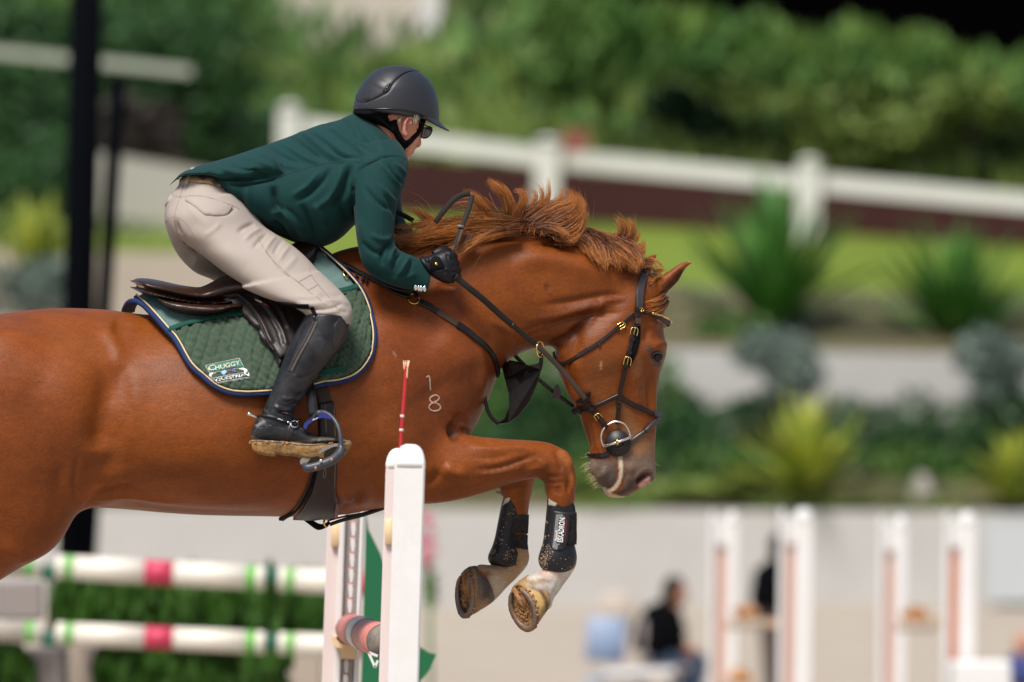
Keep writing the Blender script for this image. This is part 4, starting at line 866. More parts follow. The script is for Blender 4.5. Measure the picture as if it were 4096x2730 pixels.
mo = hair('mane', mane, m_hair, horse, seed=3, rad=.00075, dens=1.35, nseg=11)
forelock = [
    ('O', [(640, 170), (720, 150), (820, 130), (900, 180), (960, 260)], .0, -.02, 130, 50, 30), ('O', [(680, 220), (780, 220), (860, 240), (920, 250)], -.03, -.04, 130, 50, 40), ('O', [(800, 300), (860, 330), (840, 380), (780, 410)], -.06, -.075, 40, 30, 30), ('O', [(860, 260), (940, 250), (980, 290)], -.03, -.05, 60, 50, 20), ('O', [(820, 280), (900, 300), (960, 360)], -.06, -.08, 60, 30, 24),
    ('O', [(980, 560), (900, 610), (800, 640), (700, 660)], -.08, -.1, 50, 30, 26), ('O', [(1000, 580), (940, 660), (840, 690), (720, 690)], -.07, -.1, 60, 34, 30), ('O', [(1000, 620), (940, 700), (860, 740), (720, 770)], -.06, -.1, 70, 34, 40), ('O', [(1000, 640), (960, 720), (900, 760), (860, 790)], -.05, -.085, 70, 40, 36), ('O', [(760, 420), (860, 350), (920, 300)], -.07, -.075, 24, 16, 16)]
hair('forelock', forelock, m_hair, horse, seed=9, dens=.62, rad=.0008)
m_whisk = mat('pale_whiskers', (.62, .50, .28), .5, .4)
wl = []
for i in range(26):
    x = 190 + i * 6.5; y = 940 + i * 12.5
    wl.append(('Q', [(x, y), (x - 60 - random.uniform(0, 40), y + 10 + random.uniform(-10, 30)), (x - 110 - random.uniform(0, 60), y + 40 + random.uniform(-30, 60))], -.01, -.02, 2, 10, 30))
for a in ([(1008, 950), (1040, 975), (1080, 985)], [(700, 1330), (715, 1350), (740, 1360)], [(740, 1310), (760, 1330), (770, 1345)], [(170, 870), (90, 880), (0, 890)], [(1000, 1160), (1010, 1165), (1015, 1170)]): wl.append(('Q', a, -.01, -.02, 1, 2, 4))
hair('whiskers', wl, m_whisk, horse, rad=.00045, seed=5, nseg=7)
fr2 = []
for (a, b) in (((1232, 455), (1240, 485)), ((1210, 430), (1235, 440)), ((1530, 420), (1545, 480)), ((1200, 65 + 400), (1240, 480))):
    for t in np.linspace(0, 1, 5):
        x = a[0] * (1 - t) + b[0] * t; y = a[1] * (1 - t) + b[1] * t
        fr2.append(('C', [(x + 8, y), (x - 4, y + 6), (x - 12, y + 16)], -.11 if x > 1400 else .1, -.11 if x > 1400 else .1, 6, 10, 10))
hair('leg_feather', fr2, m_hair, horse, rad=.0006, seed=6, nseg=5)
tl = [('F', [(-300, 830), (-400, 850), (-500, 950), (-560, 1100), (-600, 1250)], .0, .0, 260, 30, 130)]
hair('tail', tl, m_hair, horse, rad=.002, seed=8)
# ================================================================== THE RIDER
rider = empty('person', P(*fx('A', [(300, 1000)])[0], 0.0))
tag(rider, 'rider in green show jacket, beige breeches, black helmet and tall black boots leaning over horse', 'person')
SKIN = (.60, .255, .15)
m_skin = mat('skin', SKIN, .5, .4, attr='tint', noise=[(40, .35, (.50, .18, .12)), (160, .3, .8)], bump=[(220, .25, .0012)], sss=.12)
m_jacket = mat('green_jacket_cloth', (.0024, .034, .033), .80, .2, noise=[(8, .35, .72), (180, .25, .8)], bump=[(34, .16, .004), (700, .35, .0006)], sheen=.05)
m_seam = mat('green_seam', (.004, .028, .026), .8)
m_breech = mat('beige_breeches', (.35, .298, .262), .72, .3, noise=[(9, .2, .86), (120, .12, .9)], bump=[(30, .14, .004), (900, .25, .0005)])
m_bseam = mat('breeches_seam', (.25, .17, .12), .8)
m_bstitch = mat('breeches_stitch', (.24, .185, .15), .8)
m_boot = mat('black_boot_leather', (.009, .010, .013), .40, .34, attr='tint', noise=[(22, .6, (.045, .044, .048)), (140, .3, .7)], bump=[(48, .30, .003), (260, .3, .0012)])
m_boot2 = mat('boot_stretch_panel', (.008, .007, .009), .7, .25, noise=(90, .5, .6), bump=(300, .2, .001))
m_sole = mat('muddy_boot_sole', (.27, .14, .045), .85, .3, noise=[(30, .95, (.060, .035, .022)), (90, .8, (.40, .23, .085)), (200, .7, .4)], bump=[(40, .6, .004), (150, .5, .002)], aniso=(1.0, 1, 1.4))
m_welt = mat('dusty_welt', (.14, .13, .13), .7, .4, noise=[(50, .95, (.55, .40, .22)), (160, .7, (.05, .05, .05))], bump=(120, .6, .003))
m_helm = mat('matt_black_helmet', (.026, .027, .032), .42, .40, noise=[(7, .25, .85), (300, .3, .85)], bump=(900, .12, .0004))
m_helm2 = mat('black_harness', (.002, .002, .003), .75, .12)
m_lining = mat('beige_lining', (.45, .33, .22), .7)
m_glove = mat('black_glove_leather', (.005, .006, .008), .5, .32, noise=(60, .5, .6), bump=[(70, .35, .003), (400, .3, .0008)])
m_glass = mat('dark_lens', (.006, .008, .009), .06, .9, coat=1)
m_silver = mat('polished_steel', (.72, .72, .72), .2, .5, metal=1)
m_brass = mat('brass', (.78, .50, .16), .22, .5, metal=1)
m_grey = mat('grey_hair_strands', (.30, .25, .20), .7)

# body: head, neck, trunk and limbs in one surface
headp = [loft('G', [(640, 330, 1010, 330, .04), (470, 430, 1160, 450, .075), (420, 560, 1210, 600, .082), (440, 680, 1215, 720, .084), (480, 790, 1185, 830, .083), (540, 880, 1150, 910, .080), (600, 960, 1112, 990, .077), (650, 1040, 1085, 1060, .073), (690, 1110, 1068, 1120, .068), (730, 1170, 1035, 1180, .062), (770, 1225, 1004, 1235, .056), (800, 1270, 982, 1285, .05), (815, 1310, 952, 1325, .045), (825, 1350, 938, 1365, .04), (835, 1385, 905, 1400, .03)], seg=36, sub=4),
         loft('G', [(1060, 960, 1110, 970, .010), (1045, 1040, 1092, 1070, .012), (1030, 1100, 1095, 1130, .016), (1015, 1165, 1095, 1180, .02), (1010, 1195, 1068, 1207, .016)], seg=20, sub=3),
         loft('G', [(960, 1240, 1012, 1250, .02), (940, 1278, 996, 1288, .024), (930, 1305, 962, 1308, .02)], seg=16, sub=3), loft('G', [(925, 1310, 975, 1302, .018), (915, 1335, 950, 1340, .02), (880, 1375, 925, 1368, .02)], seg=16, sub=3),
         loft('G', [(1080, 880, 1180, 860, .05, -.01), (1060, 920, 1150, 910, .05, -.01)], seg=20),
         loft('G', [(480, 800, 900, 1100, .062), (440, 950, 860, 1260, .062), (380, 1100, 840, 1420, .065), (300, 1300, 800, 1600, .08)], seg=32, sub=4),
         loft('A', [(600, 780, 660, 880, .10), (800, 690, 860, 1040, .12), (1050, 570, 1120, 1160, .15), (1300, 500, 1400, 1100, .17), (1500, 480, 1600, 980, .17), (1640, 600, 1720, 850, .12)], seg=36, sub=4),
         loft('A', [(1520, 760, 1660, 720, .05, -.15), (1510, 950, 1610, 930, .036, -.18), (1525, 1150, 1610, 1140, .030, -.195), (1570, 1300, 1680, 1280, .028, -.195), (1700, 1420, 1790, 1340, .028, -.195), (1860, 1460, 1890, 1350, .029, -.185), (1930, 1460, 1960, 1340, .028, -.175), (2010, 1460, 2030, 1300, .02, -.17)], seg=28, sub=4),
         loft('A', [(1500, 760, 1680, 720, .06, .16), (1520, 950, 1680, 930, .05, .19), (1600, 1150, 1720, 1120, .045, .19), (1760, 1290, 1850, 1200, .04, .17), (1960, 1360, 2000, 1270, .035, .15)], seg=20, sub=3),
         loft('A', [(400, 900, 600, 880, .09), (330, 1000, 680, 1000, .12), (340, 1100, 720, 1060, .12)], seg=32),
         loft('A', [(360, 1000, 690, 960, .09, -.06), (450, 1140, 820, 1120, .085, -.10), (640, 1310, 960, 1240, .065, -.16), (820, 1460, 1140, 1400, .05, -.215), (980, 1600, 1250, 1560, .045, -.28)], seg=28, sub=4),
         loft('D', [(1080, 340, 1280, 360, .05, -.34), (1020, 470, 1240, 500, .045, -.345), (920, 680, 1080, 690, .035, -.35), (860, 850, 980, 880, .03, -.35), (830, 960, 1000, 1000, .03, -.35)], seg=24, sub=4),
         loft('D', [(800, 1000, 800, 1060, .025, -.35), (950, 980, 950, 1070, .03, -.35), (1100, 1030, 1100, 1080, .032, -.35), (1240, 1050, 1250, 1085, .025, -.35)], seg=20, sub=4),
         loft('A', [(330, 1050, 700, 1050, .12, .10), (420, 1250, 800, 1200, .10, .17), (620, 1400, 960, 1330, .085, .25), (820, 1600, 1080, 1500, .06, .33)], seg=24, sub=4),
         loft('D', [(900, 340, 1100, 360, .05, .36), (820, 600, 960, 620, .04, .37), (780, 850, 880, 880, .03, .37), (820, 960, 960, 1000, .03, .37)], seg=20, sub=3)]
body = remesh('body', headp, .0036, 3, m_skin, rider)
body['label'] = 'face, ear and neck of the rider'
sculpt(body, [('G', [(1040, 1190), (1060, 1200)], 8, -.004), ('G', [(990, 1290), (955, 1305), (930, 1310)], 6, -.004), ('G', [(1010, 1130), (990, 1220), (950, 1300)], 14, -.003), ('G', [(1060, 960), (1040, 1000)], 24, -.004), ('G', [(960, 1080), (1000, 1180)], 40, .004),
              ('G', [(900, 1330), (930, 1290)], 10, -.002), ('G', [(700, 980), (760, 1120), (830, 1300)], 12, .003), ('G', [(1060, 905), (1110, 925)], 9, .002)])
vcol(body, SKIN, [('G', [(960, 1285), (945, 1330)], 16, (.55, .17, .12), .7), ('G', [(1080, 1160), (1050, 1130)], 30, (.62, .22, .14), .7), ('G', [(640, 1000), (760, 1200)], 60, (.50, .15, .085), .6), ('G', [(980, 1000), (1000, 1100)], 50, (.60, .26, .18), .5)])
bb = bvh_of(body)
patch('ear', bb, 'G', [(836, 960), (845, 870), (885, 805), (940, 792), (962, 830), (950, 890), (925, 930), (912, 1000), (890, 1068), (858, 1060), (830, 1010)], 5, .020, m_skin, rider, off=-.002,
      relief=lambda x, y, d: -.010 * np.exp(-((segdist(x, y, cr(fx('G', [(900, 990), (900, 900), (925, 840)]), 4))[0]) / 5.5) ** 2), round_=.7)
vcol(bpy.data.objects['ear'], (.60, .25, .19), [('G', [(905, 980), (905, 900), (930, 835)], 13, (.36, .11, .07), .8)])
hair('sideburn', [('G', [(990 + i * 12, 785), (992 + i * 10, 850), (995 + i * 6, 935 - i * 6)], -.084, -.084, 12, 20, 14) for i in range(7)] + [('G', [(800 + i * 10, 815), (790 + i * 9, 850), (785 + i * 8, 900)], -.082, -.082, 6, 20, 14) for i in range(5)], m_grey, rider, rad=.0008, seed=2, nseg=5)
bpy.data.objects['sideburn'].data.color_attributes.remove(bpy.data.objects['sideburn'].data.color_attributes[0])

# helmet
hl = loft('G', [(770, 137, 775, 137, .002), (700, 141, 860, 143, .022), (600, 158, 950, 162, .045), (482, 208, 1058, 212, .070), (372, 308, 1170, 300, .090), (296, 412, 1246, 400, .102), (246, 520, 1290, 500, .107), (222, 600, 1318, 620, .109), (209, 660, 1329, 745, .109), (205, 694, 1328, 850, .107), (208, 700, 1320, 868, .100)], seg=64, sub=5, cap=.02)
helmet = remesh('helmet', [hl], .0035, 6, m_helm, rider)
helmet['label'] = 'matt black riding helmet'
sculpt(helmet, [('G', [(252, 520), (248, 565), (275, 605), (330, 622), (400, 612), (480, 575), (600, 515), (665, 472), (720, 385), (800, 292), (900, 230), (1000, 208), (1070, 222), (1160, 300)], 12, -.0035), ('G', [(300, 592), (370, 600), (430, 580)], 12, -.005),
                ('G', [(560, 300), (500, 420)], 150, .0015)])
hbv = bvh_of(helmet)
newobj('shell_groove', *merge([line_on(hbv, 'G', [(250, 520), (247, 570), (280, 612), (350, 622), (440, 592), (600, 516), (668, 470), (715, 385), (800, 290), (900, 230), (1000, 209), (1062, 218)], .0012, .0002), line_on(hbv, 'G', [(590, 498), (625, 420), (655, 378), (700, 374)], .001, .0002)]), m_helm2, rider)
for q in ([(648, 402), (664, 388), (690, 386), (676, 412), (652, 416)], [(628, 440), (640, 424), (666, 422), (654, 446), (632, 450)], [(602, 486), (614, 462), (642, 458), (628, 480)]):
    patch('vent', hbv, 'G', q, 3, .0012, m_black, rider, off=0.0006)
newobj('rim_piping', *line_on(hbv, 'G', [(206, 690), (300, 702), (480, 706), (700, 707), (880, 720), (1060, 766), (1150, 810), (1250, 850), (1322, 884)], .0022, .0006), mat('gloss_piping', (.012, .012, .015), .2), rider)
# peak
V = []; Fc = []; nv, nu = 33, 9
for i in range(nv):
    v = -1 + 2 * i / (nv - 1); 
    for j in range(nu):
        u = j / (nu - 1); k = max(1 - v * v, 0) ** .55
        x = 1318 - 190 * v * v + (142 * k) * u; y = 846 - 44 * v * v + (140 * k) * u + 14 * math.sin(u * math.pi) * k
        s = fx('G', [(x, y)])[0]; V.append(P(s[0], s[1], float(Yc(s[0])) + v * (.098 - .012 * u)))
V = np.array(V); n0 = len(V); V2 = V - np.array([0.0006, 0, .0045]); 
for i in range(nv - 1):
    for j in range(nu - 1):
        a = i * nu + j; Fc += [(a, a + 1, a + nu + 1, a + nu), (a + n0, a + nu + n0, a + nu + 1 + n0, a + 1 + n0)]
for i in range(nv - 1): a = i * nu + nu - 1; Fc.append((a, a + n0, a + nu + n0, a + nu)); a = i * nu; Fc.append((a, a + nu, a + nu + n0, a + n0))
newobj('peak', np.vstack([V, V2]), Fc, m_helm, rider)
lo = loft('G', [(1165, 822, 1185, 880, .07), (1240, 850, 1230, 900, .065), (1290, 868, 1290, 906, .055), (1325, 890, 1330, 905, .035)], seg=20)
newobj('peak_lining', *lo, m_lining, rider)
# harness
newobj('harness', *loft('G', [(212, 694, 1060, 756, .098), (206, 735, 930, 788, .094), (212, 772, 790, 800, .088), (330, 840, 775, 850, .084), (460, 895, 775, 890, .082), (590, 955, 790, 960, .080), (680, 1000, 800, 1010, .078)], seg=48, sub=4), m_helm2, rider)
hb2 = bvh_of(body, bpy.data.objects['harness'])
patch('harness_strap', hb2, 'G', [(700, 860), (775, 840), (785, 910), (815, 1000), (850, 1070), (886, 1118), (900, 1118), (930, 1100), (1010, 1010), (1050, 930), (1075, 840), (1092, 780), (1165, 815), (1140, 880), (1105, 960), (1050, 1050), (980, 1130), (912, 1200), (888, 1222), (832, 1222), (800, 1130), (745, 1035), (690, 990)], 7, .005, m_helm2, rider, off=.002, curve=False)
strap('chin_strap', bb, 'G', [(860, 1195), (858, 1250), (866, 1310)], .0135, .003, m_helm2, rider, step=5)
# sunglasses
sg = P(*fx('G', [(1100, 1000)])[0], float(Yc(fx('G', [(1100, 1000)])[0][0])) - .055)
patch('sunglass_lens', bb, 'G', [(1112, 938), (1222, 950), (1205, 1015), (1165, 1075), (1100, 1096), (1074, 1076), (1086, 1000)], 4, .004, m_glass, rider, off=.003, curve=False)
newobj('sunglass_frame', *merge([line_on(bb, 'G', [(958, 815), (1010, 845), (1070, 880), (1130, 915), (1222, 950)], .0022, .003), line_on(bb, 'G', [(1112, 938), (1225, 950), (1205, 1018), (1165, 1080), (1098, 1098), (1072, 1078), (1086, 1000), (1112, 938)], .0014, .005)]), mat('brown_black_frame', (.03, .02, .015), .3), rider)

# jacket
jk = [loft('A', [(505, 790, 655, 900, .13, 0), (560, 705, 725, 990, .155, 0, .1), (700, 662, 850, 1100, .165, 0, .1), (850, 608, 990, 1178, .175, 0, .1), (1000, 555, 1110, 1222, .185, 0, .1), (1110, 512, 1230, 1238, .195, 0, .12), (1220, 470, 1350, 1185, .205, 0, .15), (1320, 446, 1450, 1090, .21, 0, .2), (1400, 422, 1560, 1010, .20, 0, .25), (1475, 415, 1660, 940, .18, 0, .3), (1560, 448, 1725, 860, .15, 0, .2), (1640, 515, 1760, 780, .11), (1700, 600, 1768, 730, .07)], seg=56, sub=4),
      loft('A', [(318, 808, 326, 814, .10), (352, 774, 372, 794, .135), (420, 744, 520, 795, .155, 0, .1), (500, 715, 640, 826, .168, 0, .1), (600, 688, 800, 832, .178, 0, .1), (700, 658, 930, 812, .18, 0, .1), (860, 604, 1060, 860, .18)], seg=56, sub=4),
      loft('A', [(1335, 445, 1480, 560, .085), (1400, 412, 1560, 530, .072), (1435, 400, 1610, 560, .066), (1462, 408, 1650, 590, .06)], seg=32),
      # near sleeve
      loft('A', [(1400, 600, 1700, 560, .09, -.09), (1412, 700, 1760, 640, .088, -.135), (1418, 790, 1779, 735, .085, -.16), (1426, 880, 1752, 850, .078, -.18), (1434, 990, 1710, 960, .070, -.195), (1444, 1110, 1692, 1080, .064, -.205), (1458, 1220, 1688, 1170, .060, -.21), (1482, 1325, 1700, 1235, .057, -.21), (1530, 1400, 1742, 1268, .054, -.21), (1610, 1452, 1800, 1290, .050, -.208), (1720, 1492, 1856, 1318, .046, -.20), (1800, 1510, 1890, 1348, .043, -.195), (1868, 1528, 1912, 1385, .042, -.19), (1893, 1532, 1922, 1402, .040, -.19)], seg=40, sub=4, cap=.02),
      loft('A', [(1500, 620, 1700, 560, .08, .10), (1560, 760, 1740, 700, .07, .17), (1600, 950, 1730, 920, .06, .19), (1640, 1120, 1760, 1080, .055, .19), (1760, 1230, 1850, 1160, .05, .17), (1900, 1300, 1930, 1220, .045, .15)], seg=28, sub=3)]
jacket = remesh('jacket', jk, .0042, 4, m_jacket, rider)
jacket['label'] = 'dark green show jacket'
A_ = 'A'
js = [
    # back: folds running from the spine down towards the arm
    (A_, [(1080, 505), (1170, 570), (1280, 660), (1370, 700)], 22, .009), (A_, [(1140, 505), (1230, 560), (1330, 640), (1440, 700)], 15, -.007), (A_, [(1250, 470), (1330, 520), (1420, 590), (1520, 660)], 20, .007), (A_, [(1040, 540), (1130, 610), (1230, 690)], 14, -.007),
    (A_, [(960, 575), (1060, 640), (1150, 690), (1240, 715)], 18, .006), (A_, [(880, 600), (980, 660), (1100, 720)], 14, -.005), (A_, [(820, 620), (900, 680), (1010, 730), (1120, 745)], 15, .004), (A_, [(1330, 470), (1440, 540), (1560, 600)], 12, -.004), (A_, [(1380, 500), (1480, 590), (1580, 640)], 13, .004),
    (A_, [(700, 660), (820, 700), (930, 740)], 16, .004), (A_, [(560, 730), (680, 770), (860, 790)], 12, .004), (A_, [(620, 700), (740, 750), (860, 760)], 10, -.004), (A_, [(480, 730), (600, 790), (700, 800)], 12, .003), (A_, [(740, 690), (830, 770), (930, 790)], 9, -.003),
    (A_, [(1260, 600), (1360, 660), (1480, 680)], 10, -.004), (A_, [(1450, 440), (1560, 530), (1640, 640)], 12, .004), (A_, [(1440, 470), (1530, 560), (1600, 650)], 10, -.003),
    # side: hanging folds under the arm
    (A_, [(1420, 720), (1400, 800), (1370, 900), (1300, 1000)], 26, -.012), (A_, [(1370, 720), (1340, 820), (1280, 930), (1180, 1000)], 20, .007), (A_, [(1290, 740), (1240, 820), (1160, 900), (1060, 960)], 20, -.008), (A_, [(1220, 760), (1150, 850), (1040, 920)], 18, .006),
    (A_, [(930, 850), (940, 920), (960, 1000), (1010, 1060)], 24, -.014), (A_, [(900, 1030), (980, 1020), (1060, 1070), (1110, 1150), (1120, 1210)], 20, .012), (A_, [(915, 1080), (960, 1110), (1040, 1200)], 20, -.012), (A_, [(1100, 960), (1140, 1040), (1170, 1120), (1180, 1200)], 20, -.009), (A_, [(1180, 960), (1230, 1050), (1260, 1140)], 22, .006),
    (A_, [(760, 850), (780, 950), (840, 1060)], 26, .006), (A_, [(700, 880), (760, 990), (830, 1080)], 14, -.003), (A_, [(1300, 900), (1360, 1000), (1400, 1080)], 26, -.008),
    # groove between sleeve and body
    (A_, [(1430, 780), (1430, 900), (1436, 1000), (1448, 1130)], 9, -.010), (A_, [(1430, 790), (1480, 740), (1560, 700), (1640, 668), (1730, 680)], 6, -.004),
    # vent edge
    (A_, [(330, 812), (430, 800), (520, 802), (600, 826), (700, 836), (820, 826), (930, 806)], 7, .005), (A_, [(640, 850), (760, 845), (900, 820), (960, 800)], 8, -.006),
    # sleeve folds
    (A_, [(1600, 700), (1660, 790), (1740, 870)], 16, .006), (A_, [(1500, 860), (1590, 960), (1690, 1010)], 16, -.005), (A_, [(1650, 720), (1700, 800), (1750, 850)], 12, -.005), (A_, [(1680, 700), (1740, 760), (1770, 800)], 12, .005), (A_, [(1600, 840), (1660, 920), (1700, 960)], 14, .005), (A_, [(1620, 900), (1680, 1000), (1690, 1060)], 14, -.004),
    (A_, [(1690, 1180), (1640, 1230), (1610, 1290), (1620, 1360)], 15, -.008), (A_, [(1700, 1230), (1670, 1280), (1660, 1350)], 11, .006), (A_, [(1740, 1270), (1700, 1320), (1680, 1400)], 12, -.006), (A_, [(1790, 1290), (1750, 1350), (1690, 1440)], 13, .006), (A_, [(1810, 1310), (1780, 1390), (1740, 1450)], 10, -.004),
    (A_, [(1540, 1150), (1600, 1190), (1680, 1180)], 16, .005), (A_, [(1480, 1200), (1560, 1270), (1640, 1270)], 18, -.005), (A_, [(1470, 1050), (1500, 1150), (1540, 1250)], 20, .003), (A_, [(1650, 1440), (1740, 1430), (1840, 1400)], 16, .004),
    # welt pocket
    (A_, [(1000, 985), (1060, 1030), (1110, 1100)], 5, -.003),
    (A_, [(1240, 450), (1270, 470), (1300, 500)], 12, -.005), (A_, [(1340, 440), (1390, 450), (1440, 500), (1470, 560)], 10, -.005),
]
sculpt(jacket, [(a, b, c * .85, d * 1.55) for a, b, c, d in js], ymax=.1)
jb = bvh_of(jacket)
seams = [[(930, 804), (1000, 785), (1120, 745), (1260, 712), (1380, 703), (1540, 704), (1560, 698), (1640, 668), (1700, 662), (1762, 686)], [(1560, 700), (1480, 745), (1436, 790), (1431, 860), (1436, 960), (1442, 1100)], [(1620, 676), (1600, 740), (1590, 840), (1610, 900), (1608, 1000), (1606, 1150), (1600, 1250)],
         [(1000, 985), (1060, 1028), (1105, 1090), (1120, 1130)], [(330, 812), (430, 799), (520, 800), (610, 824), (700, 832), (820, 826), (930, 806)]]
newobj('jacket_seam', *merge([line_on(jb, A_, s, .0011, .0, step=8) for s in seams]), m_seam, rider)
btn = []
for (x, y) in ((372, 1372), (450, 1388), (505, 1398), (588, 1408)):
    s = fx('N', [(x, y)])[0]; c, n = cast(jb, *s); c = c + n * .003
    newobj('cuff_button', *ball(c, (.0052, .0035, .0085), 16, 10), m_silver, rider)

# gloved right hand: palm, four curled fingers, thumb
hy = -.205
gp = [loft('N', [(470, 660, 640, 980, .024, hy), (620, 640, 740, 1100, .028, hy), (820, 580, 900, 1210, .030, hy), (1020, 500, 1080, 1290, .031, hy), (1160, 480, 1220, 1300, .030, hy), (1255, 560, 1270, 1180, .024, hy)], seg=32, sub=4)]
def chain(pts, r):
    C = np.array([P(*fx('N', [(p[0], p[1])])[0], hy + p[2] + float(Yc(fx('N', [(p[0], p[1])])[0][0]))) for p in pts]); return tube_geo(cr(C, 4), r, 14)
for yk, ex in ((610, 10), (770, 50), (930, 90), (1075, 90)):
    gp.append(chain([(1080, yk, -.012), (1215 + ex * .4, yk + 10, -.012), (1290 + ex, yk + 40, .008), (1290 + ex, yk + 60, .030), (1190 + ex, yk + 70, .042), (1080, yk + 60, .034)], [.0105, .0115, .0105, .0098, .0092, .0085]))
gp.append(chain([(820, 620, .01), (980, 530, .014), (1120, 520, .026), (1230, 560, .034), (1290, 620, .038)], [.013, .0135, .012, .0105, .009]))
gp.append(chain([(1190, 1180, .0), (1270, 1190, .01)], [.012, .012]))
glove = remesh('glove', gp, .0024, 3, m_glove, rider)
glove['label'] = 'black leather glove closed around the reins'
sculpt(glove, [('N', [(1150, 520), (1140, 640), (1170, 780), (1200, 900)], 20, -.0015), ('N', [(1060, 940), (1140, 960), (1200, 1020)], 18, .003), ('N', [(1060, 1000), (1140, 1020), (1210, 1090)], 12, -.003), ('N', [(1080, 1060), (1150, 1080), (1210, 1150)], 14, .003), ('N', [(1230, 700), (1300, 700)], 12, -.003), ('N', [(1230, 850), (1330, 860)], 12, -.003), ('N', [(1240, 1000), (1380, 1010)], 12, -.003),
               ('N', [(600, 640), (700, 700), (720, 780)], 16, -.003), ('N', [(560, 640), (640, 720), (700, 820)], 14, .003), ('N', [(760, 1050), (900, 1010), (1060, 980)], 20, .003)], both=False)
gb_ = bvh_of(glove)
patch('wrist_tab', gb_, 'N', [(745, 1040), (720, 880), (735, 740), (800, 665), (890, 645), (970, 690), (1020, 790), (1065, 920), (900, 975)], 6, .0028, m_helm2, rider, off=.0005)
bx = P(*fx('N', [(868, 822)])[0], cast(gb_, *fx('N', [(868, 822)])[0])[0][1] - .004); newobj('glove_badge', *box_geo(bx, (.0042, .0014, .0034), Matrix.Rotation(.1, 3, 'Y')), m_brass, rider)
newobj('glove_stitching', *merge([line_on(gb_, 'N', [(1070 + 20 * (i % 2) + i * 9, 545 + i * 26) for i in range(14)], .0007, .0003, step=3, it=0), line_on(gb_, 'N', [(700, 640), (780, 590), (880, 575), (960, 600), (1020, 680), (1050, 800), (1060, 880)], .0007, .0003)]), m_black, rider)
patch('glove_cuff', bvh_of(body, glove), 'N', [(385, 640), (400, 598), (470, 600), (560, 650), (690, 700), (720, 800), (640, 780), (520, 720), (460, 670)], 6, .004, m_glove, rider, off=.001)

# breeches
br = [loft('A', [(350, 800, 690, 860, .135), (335, 850, 735, 905, .148), (300, 895, 770, 960, .162), (262, 950, 800, 1030, .172), (247, 1020, 830, 1090, .178), (252, 1100, 880, 1130, .175), (285, 1180, 920, 1150, .16), (350, 1240, 950, 1190, .13)], seg=52, sub=4),
      loft('A', [(300, 940, 740, 900, .12, -.06), (258, 1040, 800, 1000, .13, -.085), (300, 1150, 870, 1100, .125, -.105), (410, 1235, 960, 1165, .118, -.13), (515, 1312, 1060, 1235, .110, -.165), (620, 1395, 1140, 1305, .102, -.195), (730, 1465, 1215, 1390, .094, -.225), (850, 1525, 1290, 1480, .086, -.255)], seg=44, sub=4),
      loft('D', [(700, 205, 1130, 115, .090, -.24), (800, 250, 1195, 175, .082, -.27), (880, 278, 1248, 228, .076, -.295), (950, 298, 1285, 272, .070, -.315), (1010, 325, 1306, 315, .065, -.33), (1050, 352, 1311, 350, .060, -.338), (1075, 385, 1302, 398, .055, -.342), (1085, 430, 1275, 440, .045, -.345)], seg=40, sub=4),
      loft('A', [(280, 1000, 700, 1000, .11, .08), (262, 1120, 760, 1120, .115, .10), (320, 1270, 820, 1230, .11, .13), (430, 1390, 900, 1330, .10, .17), (560, 1450, 960, 1420, .09, .22), (720, 1570, 1080, 1530, .075, .30), (820, 1700, 1120, 1680, .06, .34)], seg=40, sub=4)]
breeches = remesh('breeches', br, .0042, 5, m_breech, rider)
breeches['label'] = 'beige riding breeches'
sculpt(breeches, [
    (A_, [(318, 1060), (335, 1140), (400, 1230), (500, 1310)], 16, -.010), (A_, [(420, 1110), (520, 1180), (640, 1270), (760, 1370)], 60, .006), (A_, [(280, 1230), (350, 1290), (440, 1340)], 40, -.010),
    (A_, [(820, 1090), (760, 1110), (700, 1150)], 14, -.006), (A_, [(860, 1120), (800, 1150), (740, 1200)], 14, .006), (A_, [(900, 1150), (850, 1190), (800, 1250)], 12, -.006), (A_, [(950, 1165), (910, 1210), (870, 1270)], 13, .006), (A_, [(1000, 1180), (960, 1230), (930, 1290)], 12, -.005), (A_, [(1040, 1220), (1000, 1270), (960, 1330)], 12, .004),
    (A_, [(700, 990), (640, 1020), (560, 1040)], 16, -.003), (A_, [(380, 960), (460, 1050), (560, 1130)], 26, .003), (A_, [(600, 1080), (560, 1130), (500, 1170)], 14, .003), (A_, [(1080, 1290), (1040, 1340), (980, 1400)], 18, .003),
    ('D', [(1000, 290), (1080, 300), (1180, 290)], 12, .006), ('D', [(1020, 320), (1100, 330), (1200, 315), (1260, 290)], 9, -.006), ('D', [(1060, 335), (1150, 345), (1240, 335)], 9, .005), ('D', [(1120, 240), (1200, 250), (1260, 250)], 12, -.004), ('D', [(1150, 275), (1220, 280), (1290, 300)], 10, .005), ('D', [(1000, 250), (1080, 260), (1150, 240)], 12, .003), ('D', [(1230, 330), (1290, 345)], 12, -.004),
], ymax=.3)
bvb = bvh_of(breeches)
newobj('breeches_seam', *merge([line_on(bvb, A_, s, .0010, -.0001, step=8) for s in ([(365, 850), (345, 925), (325, 985), (312, 1045), (318, 1110), (350, 1190), (420, 1250), (520, 1300), (610, 1372), (720, 1450)], [(295, 912), (345, 925), (420, 915), (520, 925), (640, 965), (720, 1000)],
    [(825, 1150), (850, 1210), (900, 1290), (990, 1380), (1080, 1455), (1150, 1510)])]), m_bseam, rider)
